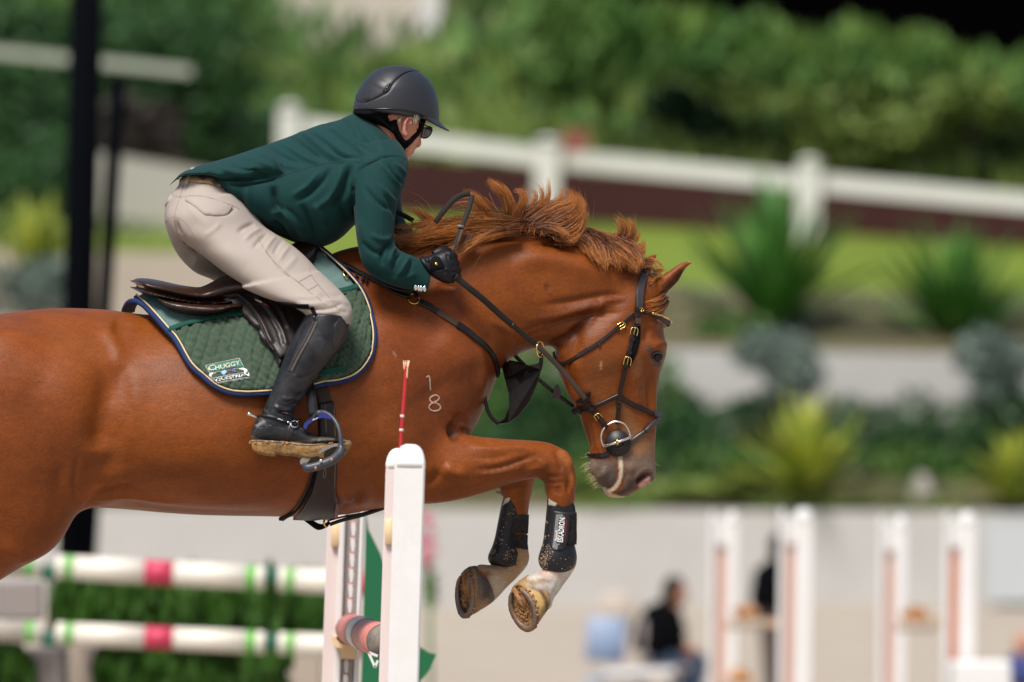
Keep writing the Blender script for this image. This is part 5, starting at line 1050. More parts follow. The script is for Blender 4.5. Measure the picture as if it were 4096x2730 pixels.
bst = newobj('breeches_stitching', *merge([line_on(bvb, fr_, s, .0007, 0, step=8) for fr_, s in ((A_, [(250, 1080), (285, 1052), (330, 1052), (380, 1085), (430, 1160), (500, 1250), (600, 1345)]), (A_, [(1160, 1340), (1165, 1410), (1230, 1500), (1275, 1545)]), (A_, [(1095, 1452), (1165, 1412)]), (A_, [(1150, 1505), (1215, 1472)]),
    ('D', [(835, 0), (900, 95), (960, 145), (1015, 175), (1080, 235), (1130, 270), (1165, 305)]), ('D', [(1020, 175), (1088, 138)]), ('D', [(1070, 225), (1125, 190)]), ('D', [(1085, 135), (1130, 200), (1190, 270), (1225, 320)]))]), m_bstitch, rider); bst['kind'] = 'stuff'
patch('pocket_flap', bvb, A_, [(380, 950), (390, 922), (460, 925), (580, 945), (672, 985), (640, 1040), (600, 1046), (500, 1040), (440, 990)], 7, .0035, m_breech, rider, off=.001, curve=False)
patch('pocket_flap', bvb, A_, [(252, 975), (290, 905), (302, 918), (280, 960), (258, 985)], 5, .004, m_breech, rider, off=.001, curve=False)
# belt
m_belt = mat('patterned_belt', (.26, .17, .085), .6, .4, noise=[(60, .6, .6)], bump=(200, .4, .001))
m_belt2 = mat('belt_leather', (.020, .012, .010), .45); m_beltd = mat('belt_diamond', (.06, .035, .035), .6)
waist = newobj('waistband', *loft('A', [(385, 795, 680, 825, .120), (345, 810, 700, 850, .136), (338, 852, 722, 900, .142)], seg=48, sub=3, cap=.1), m_breech, rider)
wb = bvh_of(waist, breeches)
patch('belt', wb, A_, [(376, 830), (398, 768), (470, 778), (560, 808), (610, 825), (596, 868), (520, 845), (440, 836)], 6, .004, m_belt, rider, off=.004, curve=False)
patch('belt_leather', wb, A_, [(600, 825), (700, 856), (685, 888), (655, 880), (596, 868)], 6, .005, m_belt2, rider, off=.004, curve=False)
bl = bvh_of(bpy.data.objects['belt'])
for (x, y) in ((486, 806), (566, 832)):
    patch('belt_diamond', bl, A_, [(x - 28, y - 3), (x, y - 20), (x + 28, y + 4), (x, y + 20)], 4, .001, m_beltd, rider, off=.0006, curve=False)
strap('belt_loop', wb, A_, [(432, 764), (412, 806), (398, 850)], .011, .0035, m_breech, rider, off=.0085, step=6)

# near boot
bt = [loft('D', [(1068, 345, 1282, 362, .062, -.345), (1040, 385, 1290, 400, .064, -.345), (1015, 425, 1282, 452, .064, -.345), (985, 480, 1260, 512, .062, -.348), (958, 535, 1225, 560, .059, -.35), (935, 600, 1175, 615, .054, -.352), (905, 680, 1120, 682, .048, -.353), (872, 765, 1068, 760, .042, -.353), (842, 830, 1035, 815, .038, -.353), (820, 880, 1000, 862, .036, -.353), (806, 915, 988, 900, .036, -.353), (790, 950, 990, 930, .037, -.353), (778, 990, 1010, 960, .037, -.353), (775, 1020, 1000, 1000, .036, -.353)], seg=40, sub=4, cap=.1),
      loft('M', [(205, 800, 215, 880, .020, -.353), (232, 640, 240, 885, .030, -.353), (300, 500, 320, 885, .034, -.353), (430, 440, 450, 885, .035, -.353), (620, 450, 620, 890, .036, -.353), (790, 480, 780, 895, .036, -.353), (890, 540, 890, 905, .036, -.353), (990, 618, 990, 912, .036, -.353), (1100, 690, 1100, 918, .038, -.353), (1230, 758, 1230, 918, .040, -.353), (1400, 778, 1400, 900, .041, -.353), (1560, 792, 1560, 880, .039, -.353), (1680, 822, 1695, 872, .032, -.353), (1755, 850, 1770, 882, .015, -.353)], seg=36, sub=4)]
boot = remesh('tall_boot', bt, .0032, 3, m_boot, rider)
boot['label'] = 'tall black leather riding boot with mud on the foot'
sculpt(boot, [
    ('M', [(620, 240), (720, 290), (850, 280), (950, 230)], 22, -.007), ('M', [(560, 300), (700, 350), (860, 360)], 20, .005), ('M', [(600, 390), (740, 400), (880, 430)], 22, -.008), ('M', [(560, 340), (640, 350), (760, 330)], 12, -.003), ('M', [(860, 300), (900, 380), (880, 470)], 18, -.005), ('M', [(680, 160), (800, 180), (920, 150)], 24, .004), ('M', [(700, 230), (860, 220)], 16, -.005),
    ('M', [(240, 560), (300, 540)], 12, -.005), ('M', [(235, 610), (300, 600)], 12, .004), ('M', [(230, 680), (290, 660)], 10, -.004), ('M', [(1000, 700), (1100, 740), (1240, 780)], 16, -.003), ('M', [(1240, 770), (1260, 840), (1200, 880)], 16, -.003), ('M', [(250, 740), (350, 650), (500, 600), (640, 620)], 5, -.0015), ('M', [(820, 700), (900, 720), (1000, 780)], 16, .002),
    ('D', [(1110, 470), (1150, 480), (1190, 510)], 8, -.002), ('D', [(1120, 440), (1150, 500), (1140, 560)], 6, .0015), ('D', [(990, 700), (1050, 690), (1110, 640)], 9, -.003), ('D', [(960, 760), (1010, 800), (1030, 770)], 12, -.004), ('D', [(880, 860), (950, 850), (990, 870)], 12, .003), ('D', [(1200, 380), (1230, 440), (1200, 500)], 14, -.003), ('D', [(1285, 400), (1230, 530), (1130, 660), (1060, 760)], 6, .002)], both=False)
vcol(boot, (.009, .0105, .014), [('M', [(260, 820), (500, 870), (700, 880), (900, 890), (1150, 885)], 22, (.34, .25, .16), .65), ('M', [(880, 870), (1100, 850), (1350, 800), (1500, 800)], 28, (.22, .175, .13), .55), ('M', [(1640, 840), (1760, 870)], 40, (.36, .30, .23), .7), ('M', [(220, 760), (240, 850)], 24, (.14, .12, .10), .6), ('M', [(260, 780), (330, 830)], 16, (.20, .14, .08), .6),
     ('M', [(400, 340), (470, 380), (500, 430)], 10, (.15, .11, .08), .5), ('M', [(660, 620), (720, 640)], 20, (.09, .075, .06), .6), ('M', [(330, 500), (420, 480)], 14, (.10, .085, .06), .4), ('D', [(1100, 480), (1150, 540)], 40, (.045, .05, .06), .5), ('M', [(980, 640), (1060, 660)], 16, (.11, .085, .06), .5)])
btb = bvh_of(boot)
patch('boot_panel', btb, 'D', [(1062, 350), (1100, 352), (1078, 400), (1040, 470), (1005, 560), (955, 655), (940, 690), (915, 750), (880, 830), (850, 890), (812, 905), (835, 840), (868, 770), (895, 700), (925, 620), (952, 535), (990, 470), (1030, 395)], 8, .0012, m_boot2, rider, off=.0002, curve=False)
patch('boot_knee_patch', btb, 'D', [(1200, 420), (1230, 370), (1258, 352), (1284, 370), (1288, 410), (1272, 450), (1248, 490), (1210, 545), (1198, 500)], 8, .0022, mat('patch_leather', (.018, .016, .018), .38, .5, bump=(120, .5, .002)), rider, off=.0003)
m_zip = mat('zip_tape', (.075, .058, .048), .6, noise=(200, .8, .4)); 
strap('zip', btb, 'D', [(1108, 392), (1085, 445), (1050, 510), (1010, 580), (985, 630), (972, 660)], .0125, .0016, m_zip, rider, step=6)
zt = []
zC, zN = path_on(btb, 'D', [(1104, 395), (1080, 448), (1045, 513), (1006, 582), (981, 632), (970, 656)], .0022, 4.2, 2)
for i in range(len(zC)): zt.append(box_geo(zC[i], (.0038, .0010, .0007), Matrix.Rotation(.5 * (1 if i % 2 else -1), 3, 'Y')))
newobj('zip_teeth', *merge(zt), m_boot2, rider)
strap('zip_flap', bvh_of(boot, breeches), 'D', [(1085, 312), (1098, 335), (1108, 360)], .011, .003, m_helm2, rider, step=4)
newobj('zip_pull', *ball(P(*fx('D', [(1100, 375)])[0], cast(btb, *fx('D', [(1100, 375)])[0])[0][1] - .005), (.004, .003, .008), 10, 6), m_black, rider)
newobj('boot_seam', *merge([line_on(btb, fr_, s, .0009, 0, step=7) for fr_, s in (('D', [(946, 690), (1000, 682), (1060, 680), (1075, 672)]), ('D', [(1068, 345), (1130, 325), (1210, 322), (1280, 350)]), ('D', [(1195, 560), (1150, 630), (1100, 700), (1050, 790)]), ('D', [(1130, 350), (1110, 400), (1060, 520), (990, 660)]), ('M', [(230, 750), (330, 660), (480, 600), (640, 600), (760, 640)]), ('M', [(490, 400), (560, 260), (640, 60)]))]), m_black, rider)
# sole, welt, heel
sole = newobj('boot_sole', *loft('M', [(205, 870, 210, 900, .012, -.355, 0, 3), (222, 850, 235, 985, .030, -.355, 0, 4), (300, 845, 310, 1040, .036, -.355, 0, 5), (430, 850, 430, 1070, .038, -.355, 0, 5), (560, 860, 560, 1086, .038, -.355, 0, 5), (600, 862, 600, 1080, .037, -.355, 0, 5), (640, 866, 618, 1056, .036, -.355, 0, 5), (740, 872, 725, 1072, .036, -.355, 0, 5), (900, 890, 880, 1085, .038, -.355, 0, 5), (1050, 905, 1030, 1118, .041, -.355, 0, 5), (1250, 905, 1280, 1160, .044, -.355, 0, 5), (1450, 880, 1480, 1158, .044, -.355, 0, 5), (1600, 862, 1620, 1110, .040, -.355, 0, 4), (1720, 855, 1735, 1010, .030, -.355, 0, 4), (1780, 870, 1784, 930, .014, -.355, 0, 3)], seg=40, sub=4, cap=.3), m_sole, rider)
sv = getV(sole); sx_, sy_ = proj(sv); 
sv[:, 1] += .0012 * np.sin(sx_ * .55 + np.sin(sy_ * .11) * 2) + rng.normal(0, .0003, len(sv)); setV(sole, sv)
sb_ = bvh_of(sole)
strap('boot_welt', sb_, 'M', [(206, 868), (260, 848), (400, 856), (600, 866), (740, 876), (900, 898), (1100, 914), (1300, 905), (1450, 880), (1560, 866), (1680, 856), (1760, 862)], .009, .003, m_welt, rider, step=7)
md = []
for k in range(90):
    x = random.choice([random.uniform(210, 520), random.uniform(700, 800), random.uniform(800, 1500)]); y = 850 + (x > 700) * 20 + random.uniform(-14, 34)
    c, n = cast(sb_, *fx('M', [(x, y)])[0]); md.append(ball(c + n * .003, (random.uniform(.0015, .005), .002, random.uniform(.001, .003)), 6, 4))
newobj('boot_mud', *merge(md), m_dirt, rider)
# far boot (other side of the horse)
newobj('tall_boot', *merge([loft('D', [(900, 330, 1110, 350, .06, .37), (860, 500, 1060, 520, .055, .38), (800, 700, 950, 700, .045, .38), (760, 860, 880, 870, .038, .38), (740, 980, 960, 980, .038, .38)], seg=24), loft('D', [(720, 980, 730, 1060, .03, .38), (900, 930, 900, 1070, .036, .38), (1100, 1010, 1100, 1090, .04, .38), (1250, 1050, 1250, 1090, .025, .38)], seg=24)]), m_boot, rider)
vcol(bpy.data.objects['tall_boot.001'], (.02, .02, .025), [])
# spur
m_rub = mat('black_rubber', (.013, .013, .015), .42, .5, bump=(300, .2, .001))
fb = bvh_of(boot)
C, N = path_on(fb, 'M', [(292, 492), (330, 455), (420, 450), (560, 470), (700, 515), (800, 560)], .003, 6, 3)
newobj('spur_arm', *tube_geo(C, .0042, 10), m_rub, rider)
Y0 = float(C[len(C) // 3][1]) - .004
newobj('spur_neck', *tube_geo(np.array([P(*fx('M', [p])[0], Y0) for p in ((300, 478), (240, 445), (200, 425), (170, 412), (156, 405))]), [.0035, .0034, .0040, .0058, .0030], 14), m_silver, rider)
C, N = path_on(fb, 'M', [(765, 548), (820, 575), (835, 545), (890, 548), (935, 590), (930, 630), (880, 642), (830, 620), (818, 580), (765, 552)], .0055, 4, 1)
newobj('spur_buckle', *tube_geo(C, .0022, 8), m_silver, rider)
strap('spur_strap', fb, 'M', [(850, 600), (820, 720), (790, 790), (765, 880)], .014, .003, m_rub, rider, step=6)
strap('spur_strap', fb, 'M', [(870, 595), (890, 560), (930, 530), (985, 520)], .012, .004, m_rub, rider, step=6)
newobj('spur_print', *line_on(bvh_of(bpy.data.objects['spur_arm']), 'M', [(632, 493), (672, 503), (712, 520)], .0011, .0002, step=4), mat('white_print', (.75, .75, .75), .6), rider)
# ================================================================== TACK
m_tack = mat('dark_brown_leather', (.015, .007, .0055), .45, .35, noise=[(40, .6, .6)], bump=[(180, .3, .0012)])
m_sad = mat('saddle_leather', (.036, .014, .007), .32, .5, noise=[(12, .7, .45), (120, .3, .7)], bump=[(220, .25, .001)])
m_sadd = mat('saddle_flap_leather', (.014, .009, .008), .44, .4, noise=[(20, .5, .6)], bump=[(160, .35, .0015)])
m_quilt = mat('quilted_green_cotton', (.048, .080, .054), .9, .2, noise=[(14, .7, (.034, .052, .036)), (60, .4, (.085, .108, .068))], bump=[(60, .35, .004), (600, .4, .0007)])
m_teal = mat('teal_wool_panel', (.115, .185, .172), .8, .3, noise=[(16, .8, (.070, .135, .125)), (70, .3, .8)], bump=[(26, .45, .005)])
m_gband = mat('green_webbing', (.004, .055, .036), .8, .3, bump=(300, .4, .001))
m_navy = mat('navy_binding', (.008, .024, .095), .75, .3, bump=(120, .4, .002), noise=(30, .4, .6))
m_cream = mat('cream_piping', (.62, .47, .26), .7)
m_gold = mat('gold_buckle', (.85, .56, .16), .2, .5, metal=1)
m_white = mat('white_embroidery', (.78, .78, .78), .8)
m_grip = mat('rubber_grip', (.012, .010, .008), .7, .3, bump=[(500, .5, .001)])
def slab(name, fr, poly, Y, th, mat_, parent, yfn=None):
    q = fx(fr, poly); yy = (np.array([yfn(x, y) for x, y in q]) if yfn else np.ones(len(q)) * Y)
    A = P(q[:, 0], q[:, 1], yy); B = A + np.array([0, th, 0]); n = len(q)
    Fc = [tuple(range(n)), tuple(range(n, 2 * n))[::-1]] + [(i, i + n, (i + 1) % n + n, (i + 1) % n) for i in range(n)]
    return newobj(name, np.vstack([A, B]), Fc, mat_, parent, smooth=False)
def buckle(parent, b, fr, c, w_, h_, ang, mat_, off=.005, r=.0013):
    a = math.radians(ang); ca, sa = math.cos(a), math.sin(a)
    pts = [(-w_, h_), (-w_, -h_ * .3), (-w_ * .6, -h_), (w_ * .6, -h_), (w_, -h_ * .3), (w_, h_)]
    pts = [(c[0] + x * ca - y * sa, c[1] + x * sa + y * ca) for x, y in pts]
    g = [line_on(b, fr, pts, r, off, step=3, it=1), line_on(b, fr, [(c[0] + h_ * sa, c[1] - h_ * ca), (c[0] - h_ * .2 * sa, c[1] + h_ * .2 * ca), (c[0] - h_ * .8 * sa, c[1] + h_ * .8 * ca)], r * .8, off + .001, step=3)]
    return newobj('buckle', *merge(g), mat_, parent)
def hug(fr, pts, b, eps=.004, step=12):
    """free path with explicit depths that is pushed out of whatever surface it would cut"""
    C, N = path_on(None, fr, pts, 0, step, 1); px, py = proj(C); out = []
    for c, x, y in zip(C, px, py):
        d = (Vector(c) - camv).normalized(); h = b.ray_cast(camv, d)
        yy = c[1]
        if h[0] is not None: yy = min(yy, h[0].y - eps)
        out.append(P(x, y, yy))
    return smoothrows(np.array(out), 3), N

# ---- saddle pad
pad = empty('saddle_pad', P(*fx('D', [(700, 300)])[0], 0.0)); tag(pad, 'green quilted saddle pad with navy edge and cream piping under saddle', 'saddle pad')
core = loft('F', [(300, 712, 345, 1181, .298, 0, .13), (340, 690, 385, 1184, .305, 0, .13), (400, 684, 455, 1189, .315, 0, .14), (490, 684, 560, 1190, .325, 0, .18), (590, 654, 660, 1192, .325, 0, .24), (680, 612, 760, 1190, .308, 0, .3), (745, 572, 850, 1176, .280, 0, .36), (790, 570, 900, 1166, .262, 0, .34), (850, 590, 960, 1155, .24, 0, .3)], seg=56, sub=4)
coreo = newobj('tmp_core', *core); hv = getV(horse)
padb = bvh_of(horse, coreo)
def quilt(x, y, d):
    k = 4.706; X = (x - 750) * k; Y_ = (y - 1350) * k
    wob = 7 * np.sin(X * .004) + 6 * np.sin(Y_ * .006 + 1)
    f1 = (Y_ - .37 * X - .00012 * X * np.abs(X) + wob) / 137; f2 = (X + .34 * Y_ + wob) / 224
    a = np.abs(f1 - np.round(f1)) * 137 * .93 / k; b = np.abs(f2 - np.round(f2)) * 224 * .95 / k
    m = np.minimum(a, b)
    bump_ = np.minimum(a / 13, 1) * np.minimum(b / 18, 1)
    k_ = 1 - .92 * ((X > 300) & (X < 1210) & (Y_ + .21 * X > 560) & (Y_ + .17 * X < 1010)).astype(float)
    return k_ * (-.0052) * np.exp(-(m / 2.8) ** 2) + (.0042 * k_) * np.power(np.clip(bump_, 0, 1), .35) + .0045 * (1 - k_) + .0006 * np.sin(x * .21 + np.sin(y * .13) * 2) + .0005 * np.sin(y * .17 + x * .05)
D_ = 'D'
base = patch('upper_panel', padb, D_, [(140, 268), (205, 337), (303, 448), (355, 500), (432, 630), (500, 690), (560, 738), (650, 773), (750, 776), (860, 770), (1010, 750), (1165, 719), (1235, 711), (1318, 676), (1376, 608), (1408, 530), (1411, 440), (1388, 341), (1348, 242), (1286, 163), (1196, 73), (1118, 0), (1030, 20), (900, 60), (760, 140), (600, 215), (400, 232), (240, 232), (180, 240)], 13, .008, m_teal, pad, off=.002, curve=False,
             relief=lambda x, y, d: .0015 * np.sin(x * .06 + 2 * np.sin(y * .04)) * np.sin(y * .05 + x * .02) * np.clip(d / 20, 0, 1))
patch('quilted_panel', padb, D_, [(322, 463), (430, 425), (560, 397), (745, 383), (900, 390), (1000, 480), (1040, 600), (1010, 752), (860, 772), (750, 777), (650, 774), (560, 738), (500, 690), (432, 630), (355, 500)], 6, .007, m_quilt, pad, off=.011, relief=quilt, curve=False, smooth=True)
patch('quilted_panel', padb, D_, [(1258, 258), (1322, 235), (1350, 252), (1388, 341), (1410, 440), (1407, 530), (1375, 607), (1317, 675), (1235, 710), (1150, 722), (1090, 735), (1040, 500), (1150, 320)], 6, .007, m_quilt, pad, off=.011, relief=quilt, curve=False)
pb2 = bvh_of(horse, coreo, base)
strap('webbing_band', pb2, D_, [(304, 450), (360, 432), (450, 408), (560, 386), (660, 372), (760, 362)], .0145, .0035, m_gband, pad, off=.012)
strap('webbing_band', pb2, D_, [(1200, 245), (1260, 235), (1325, 212)], .014, .0035, m_gband, pad, off=.012)
strap('girth_loop', bvh_of(*[o for o in pad.children]), D_, [(1100, 682), (1180, 664), (1258, 650)], .018, .003, m_gband, pad, off=.003)
edge_r = [(140, 262), (200, 325), (300, 440), (352, 497), (430, 630), (500, 692), (560, 742), (650, 778), (750, 782), (862, 776)]
edge_f = [(1150, 726), (1232, 717), (1320, 682), (1382, 612), (1414, 532), (1418, 440), (1394, 340), (1353, 240), (1290, 158), (1200, 68), (1118, -8)]
edge_m = [(862, 776), (1000, 762), (1150, 726)]
def offs(pts, k):
    a = cr(np.array(pts, float), 3); t = np.gradient(a, axis=0); t /= np.hypot(t[:, 0], t[:, 1])[:, None]; return [(p[0] - n[1] * k, p[1] + n[0] * k) for p, n in zip(a, t)]
allb = bvh_of(horse, coreo)
newobj('cream_piping', *merge([line_on(allb, D_, e, .0023, .014, step=8, it=3) for e in (edge_r, edge_m, edge_f)]), m_cream, pad)
for e, k in ((edge_r, 9), (edge_m, 9), (edge_f, -0)):
    sgn = -9 if e is edge_r else (-9 if e is edge_m else -9)
    pts = offs(e, 0)
    a = cr(np.array(e, float), 3); t = np.gradient(a, axis=0); t /= np.hypot(t[:, 0], t[:, 1])[:, None]; n = np.stack([-t[:, 1], t[:, 0]], 1)
    if e is edge_f: n = n * 1
    pts = [tuple(p) for p in (a + n * 10)]
    C, N = path_on(allb, D_, pts, .001, 9, 4); newobj('navy_binding', *ribbon_geo(C, N, .0125, .011, .5), m_navy, pad, smooth=True)
# rear arch of the pad over the spine
arch = [(190, 322, -.055), (150, 290, -.035), (110, 280, .0), (84, 292, .05), (66, 322, .11), (60, 345, .15)]
C = np.array([P(*fx(D_, [a[:2]])[0], a[2] - .19) for a in arch]); C = cr(C, 5)
newobj('navy_binding', *tube_geo(C, [.007, .0075, .0075, .007], 10), m_navy, pad)
V = []; ar = cr(np.array(arch), 5); Fc = []
for i, a in enumerate(ar):
    x, y = fx(D_, [a[:2]])[0]; p = P(x, y, a[2] - .19); q = P(*fx(D_, [(a[0] + 60, a[1] - 18)])[0], a[2] - .16 + .03); V += [p, q, p + np.array([0, .008, -.006]), q + np.array([0, .008, -.006])]
for i in range(len(ar) - 1): Fc += [(i * 4, i * 4 + 1, i * 4 + 5, i * 4 + 4), (i * 4 + 2, i * 4 + 6, i * 4 + 7, i * 4 + 3)]
newobj('pad_underside', V, Fc, mat('navy_lining', (.006, .010, .03), .9), pad)
# emblem with lettering
qb = bvh_of(*[o for o in pad.children if o.name.startswith('quilted')])
m_emg = mat('emblem_green', (.045, .17, .145), .8, noise=(120, .3, .8)); m_emc = mat('emblem_thread', (.66, .62, .45), .8)
emb = patch('emblem', qb, 'L', [(335, 535), (975, 398), (1060, 570), (900, 590), (700, 625), (560, 665), (430, 690)], 5, .002, m_emg, pad, off=.001, curve=False)
eb = bvh_of(emb, *[o for o in pad.children if o.name.startswith('quilted')])
g = [line_on(eb, 'L', s, .0006, .0012, step=5, it=1) for s in ([(335, 535), (975, 398)], [(975, 398), (1062, 572)], [(335, 535), (428, 692)], [(430, 690), (520, 660), (700, 632), (860, 600), (960, 588), (1060, 600)])]
V, Fc = merge(g); newobj('emblem_border', V, Fc, m_emc, emb)
V, Fc = text_geo(eb, 'C', 'L', (398, 642), (128, -28), (-14, -98), .0022, .008); V2, F2 = text_geo(eb, 'HUGGY', 'L', (530, 624), (462, -100), (-14, -80), .0022, .008)
newobj('emblem_letters', *merge([(V, Fc), (V2, F2)]), m_emc, emb)
V, Fc = text_geo(eb, 'EQUESTRIAN', 'L', (492, 852), (672, -112), (-16, -62), .0042, .004); newobj('emblem_letters', V, Fc, m_white, emb)
g = [line_on(eb, 'L', s, r, .0015, step=5, it=1) for s, r in (([(470, 778), (800, 712), (1140, 660)], .0006), ([(498, 864), (850, 800), (1170, 745)], .0006), ([(508, 880), (850, 818), (1176, 766)], .0004))]
newobj('emblem_rule', *merge(g), m_white, emb)
def horsey(ox, oy, sx):   # small galloping horse embroidered in white
    P_ = [(0, 0), (18, -30), (50, -52), (95, -60), (140, -50), (165, -30), (135, -34), (110, -18), (85, -14), (60, 5), (68, 40), (60, 90), (52, 100), (50, 60), (30, 45), (12, 30)]
    return [(ox + sx * a * .85, oy + b * .85) for a, b in P_]
for poly in (horsey(405, 712, 1), horsey(1135, 632, -1.25)):
    patch('emblem_horse', eb, 'L', poly, 4, .0012, m_white, emb, off=.0012, curve=False, smooth=False)
patch('emblem_flag', eb, 'L', [(690, 612), (752, 660), (690, 724), (624, 678)], 5, .001, mat('pale_blue_thread', (.26, .50, .66), .8), emb, off=.002, curve=False)
m_fl = mat('blue_thread', (.045, .045, .26), .8); m_rd = mat('red_thread', (.5, .04, .035), .8)
patch('emblem_flag', eb, 'L', [(782, 592), (912, 612), (908, 676), (790, 650)], 5, .001, m_fl, emb, off=.002, curve=False)
newobj('emblem_flag_cross', *merge([line_on(eb, 'L', s, .0006, .0034, step=4, it=0) for s in ([(786, 606), (850, 618)], [(818, 598), (816, 632)])]), m_white, emb)
newobj('emblem_flag_cross', *merge([line_on(eb, 'L', s, .0004, .0040, step=4, it=0) for s in ([(786, 606), (850, 618)], [(818, 598), (816, 632)])] + [line_on(eb, 'L', s, .0005, .0024, step=4, it=0) for s in ([(782, 596), (780, 712)], [(690, 615), (825, 706)])]), m_rd, emb)
newobj('emblem_star', *merge([flat_on(eb, 'L', [(x + 7 * math.cos(k * .628) * (1 if k % 2 else .5), y + 7 * math.sin(k * .628) * (1 if k % 2 else .5)) for k in range(10)], .0036) for x, y in ((880, 625), (895, 650), (870, 655), (845, 640), (810, 644))]), m_white, emb)

# ---- saddle
sad = empty('saddle', P(*fx('T', [(900, 480)])[0], 0.0)); tag(sad, 'dark brown leather jumping saddle under the rider', 'saddle')
seat = remesh('seat', [loft('T', [(98, 215, 104, 240, .05), (125, 193, 165, 285, .11), (200, 186, 250, 335, .145), (300, 194, 350, 385, .155), (420, 215, 460, 415, .155), (540, 243, 570, 440, .15), (660, 268, 690, 455, .145), (770, 284, 820, 468, .14), (870, 292, 940, 480, .14), (960, 262, 1060, 488, .145), (1060, 210, 1160, 485, .155), (1180, 150, 1300, 470, .17), (1350, 90, 1480, 450, .18), (1600, -20, 1700, 420, .175), (1850, -150, 1950, 380, .16), (2050, -260, 2150, 300, .13), (2200, -330, 2260, 200, .08)], seg=48, sub=4),
    loft('T', [(178, 300, 182, 358, .10), (260, 318, 300, 402, .16), (420, 370, 450, 430, .175), (620, 425, 640, 462, .18), (820, 462, 840, 488, .18), (1060, 475, 1080, 498, .185), (1240, 440, 1260, 480, .19)], seg=64, sub=4)], .0028, 8, m_sad, sad)
sculpt(seat, [('T', [(300, 240), (500, 320), (700, 370), (900, 400), (1080, 420)], 24, .004), ('T', [(140, 250), (220, 300)], 12, -.002), ('T', [(650, 415), (700, 440), (900, 455), (1100, 440)], 7, -.003)])
panel = remesh('panel', [loft('T', [(322, 372, 332, 384, .12), (380, 395, 425, 480, .185), (470, 415, 500, 560, .20), (600, 435, 620, 620, .215), (740, 450, 770, 655, .222), (900, 470, 930, 660, .228), (1060, 480, 1110, 638, .232), (1200, 480, 1260, 570, .232), (1330, 460, 1400, 560, .22)], seg=48, sub=4)], .0045, 4, m_sad, sad)
sculpt(panel, [('T', [(420, 440), (600, 500), (800, 530), (1000, 540), (1150, 520)], 30, .005), ('T', [(340, 400), (480, 450), (700, 470), (900, 485)], 7, -.003)])
scb = bvh_of(horse, coreo, base)
T_ = 'T'
flapr = [([(1340, 430), (1500, 560), (1620, 740), (1720, 960)], 26, .010), ([(1440, 425), (1640, 580), (1770, 780), (1850, 1000)], 9, -.006), ([(1560, 430), (1720, 600), (1850, 820), (1900, 980)], 22, .010), ([(1620, 430), (1780, 600), (1890, 800)], 8, -.006), ([(1720, 450), (1850, 600), (1930, 780)], 18, .008), ([(1780, 450), (1900, 600), (1970, 760)], 8, -.005), ([(1300, 425), (1440, 520), (1580, 720), (1680, 940)], 5, -.002)]
def frel(x, y, d):
    h = np.zeros(len(x))
    for pts, r, a in flapr:
        q = cr(fx(T_, pts), 4); dd, _ = segdist(x, y, q); h += a * np.exp(-(dd / (r / 2.941)) ** 2)
    return h * .55
under = patch('sweat_flap', scb, T_, [(1170, 465), (1260, 545), (1370, 615), (1450, 700), (1530, 790), (1590, 800), (1565, 850), (1590, 915), (1650, 965), (1740, 1070), (1800, 1190), (1800, 1270), (1870, 1180), (1960, 900), (1700, 600), (1400, 440)], 9, .006, m_sadd, sad, off=.030, curve=False, smi=16, flatn=.8)
fb2 = scb
flap = patch('flap', fb2, T_, [(1160, 445), (1210, 405), (1290, 392), (1500, 372), (1700, 380), (1900, 430), (2120, 480), (2140, 620), (2060, 800), (1960, 1050), (1860, 1150), (1810, 1140), (1740, 1040), (1680, 950), (1625, 830), (1560, 700), (1480, 580), (1390, 490), (1300, 455), (1220, 470)], 7, .008, m_sadd, sad, off=.040, relief=frel, smi=16, flatn=.8)
flb = bvh_of(flap, under)
newobj('flap_edge', *line_on(flb, T_, [(1165, 450), (1220, 412), (1300, 402), (1390, 445), (1480, 545), (1570, 680), (1640, 830), (1700, 960), (1760, 1040)], .0022, .001, step=8, it=2), m_tack, sad)
strap('keeper_strap', bvh_of(flap, breeches, horse), T_, [(1750, 455), (1900, 480), (2060, 505), (2168, 512)], .014, .004, m_helm2, sad, off=.004)
patch('label_plate', flb, T_, [(1530, 432), (1618, 464), (1612, 484), (1536, 450)], 4, .001, mat('cream_plate', (.55, .42, .30), .6), sad, off=.001, curve=False)
patch('label_plate', flb, T_, [(1622, 468), (1680, 505), (1702, 532), (1660, 515), (1620, 488)], 4, .001, mat('red_plate', (.25, .01, .015), .5), sad, off=.001, curve=False)
patch('maker_tag', bvh_of(seat), T_, [(145, 258), (222, 275), (236, 296), (180, 300)], 4, .001, mat('cream_tag', (.65, .50, .36), .5), sad, off=.0015, curve=False)
fo = bvh_of(flap, horse, coreo, base, *[o for o in pad.children if o.name.startswith('quilted')])
# stirrup leather, stirrup
def Yat(fr, p): return cast(fo, *fx(fr, [p])[0])[0][1]
C, N = path_on(None, 'M', [(1120, -190, -.375), (1140, 60, -.405), (1165, 240, -.415), (1190, 440, -.418)], 0, 12, 1)
newobj('stirrup_leather', *ribbon_geo(C, N, .0235, .004), mat('black_leather_strap', (.012, .011, .011), .4, bump=(200, .3, .001)), sad)
C2 = C + np.array([.0105, -.003, 0]); newobj('stirrup_leather', *ribbon_geo(C2[3:], N[3:], .006, .004), m_tack, sad)
m_stir = mat('grey_composite', (.038, .043, .055), .42, .5, bump=(200, .15, .001)); m_stirb = mat('blue_enamel', (.008, .018, .17), .2, .6, coat=.5); m_tread = mat('grey_tread', (.30, .26, .23), .45, metal=.5, noise=(60, .4, .6))
st = empty('stirrup', P(*fx('M', [(1300, 900)])[0], -.37)); tag(st, 'grey stirrup iron with blue inlay under the black boot', 'stirrup')
def yp(fr, pts, n=6):
    k = -.062 if fr == 'M' else 0
    return cr(np.array([P(*fx(fr, [p[:2]])[0], p[2] + k) for p in pts]), n)
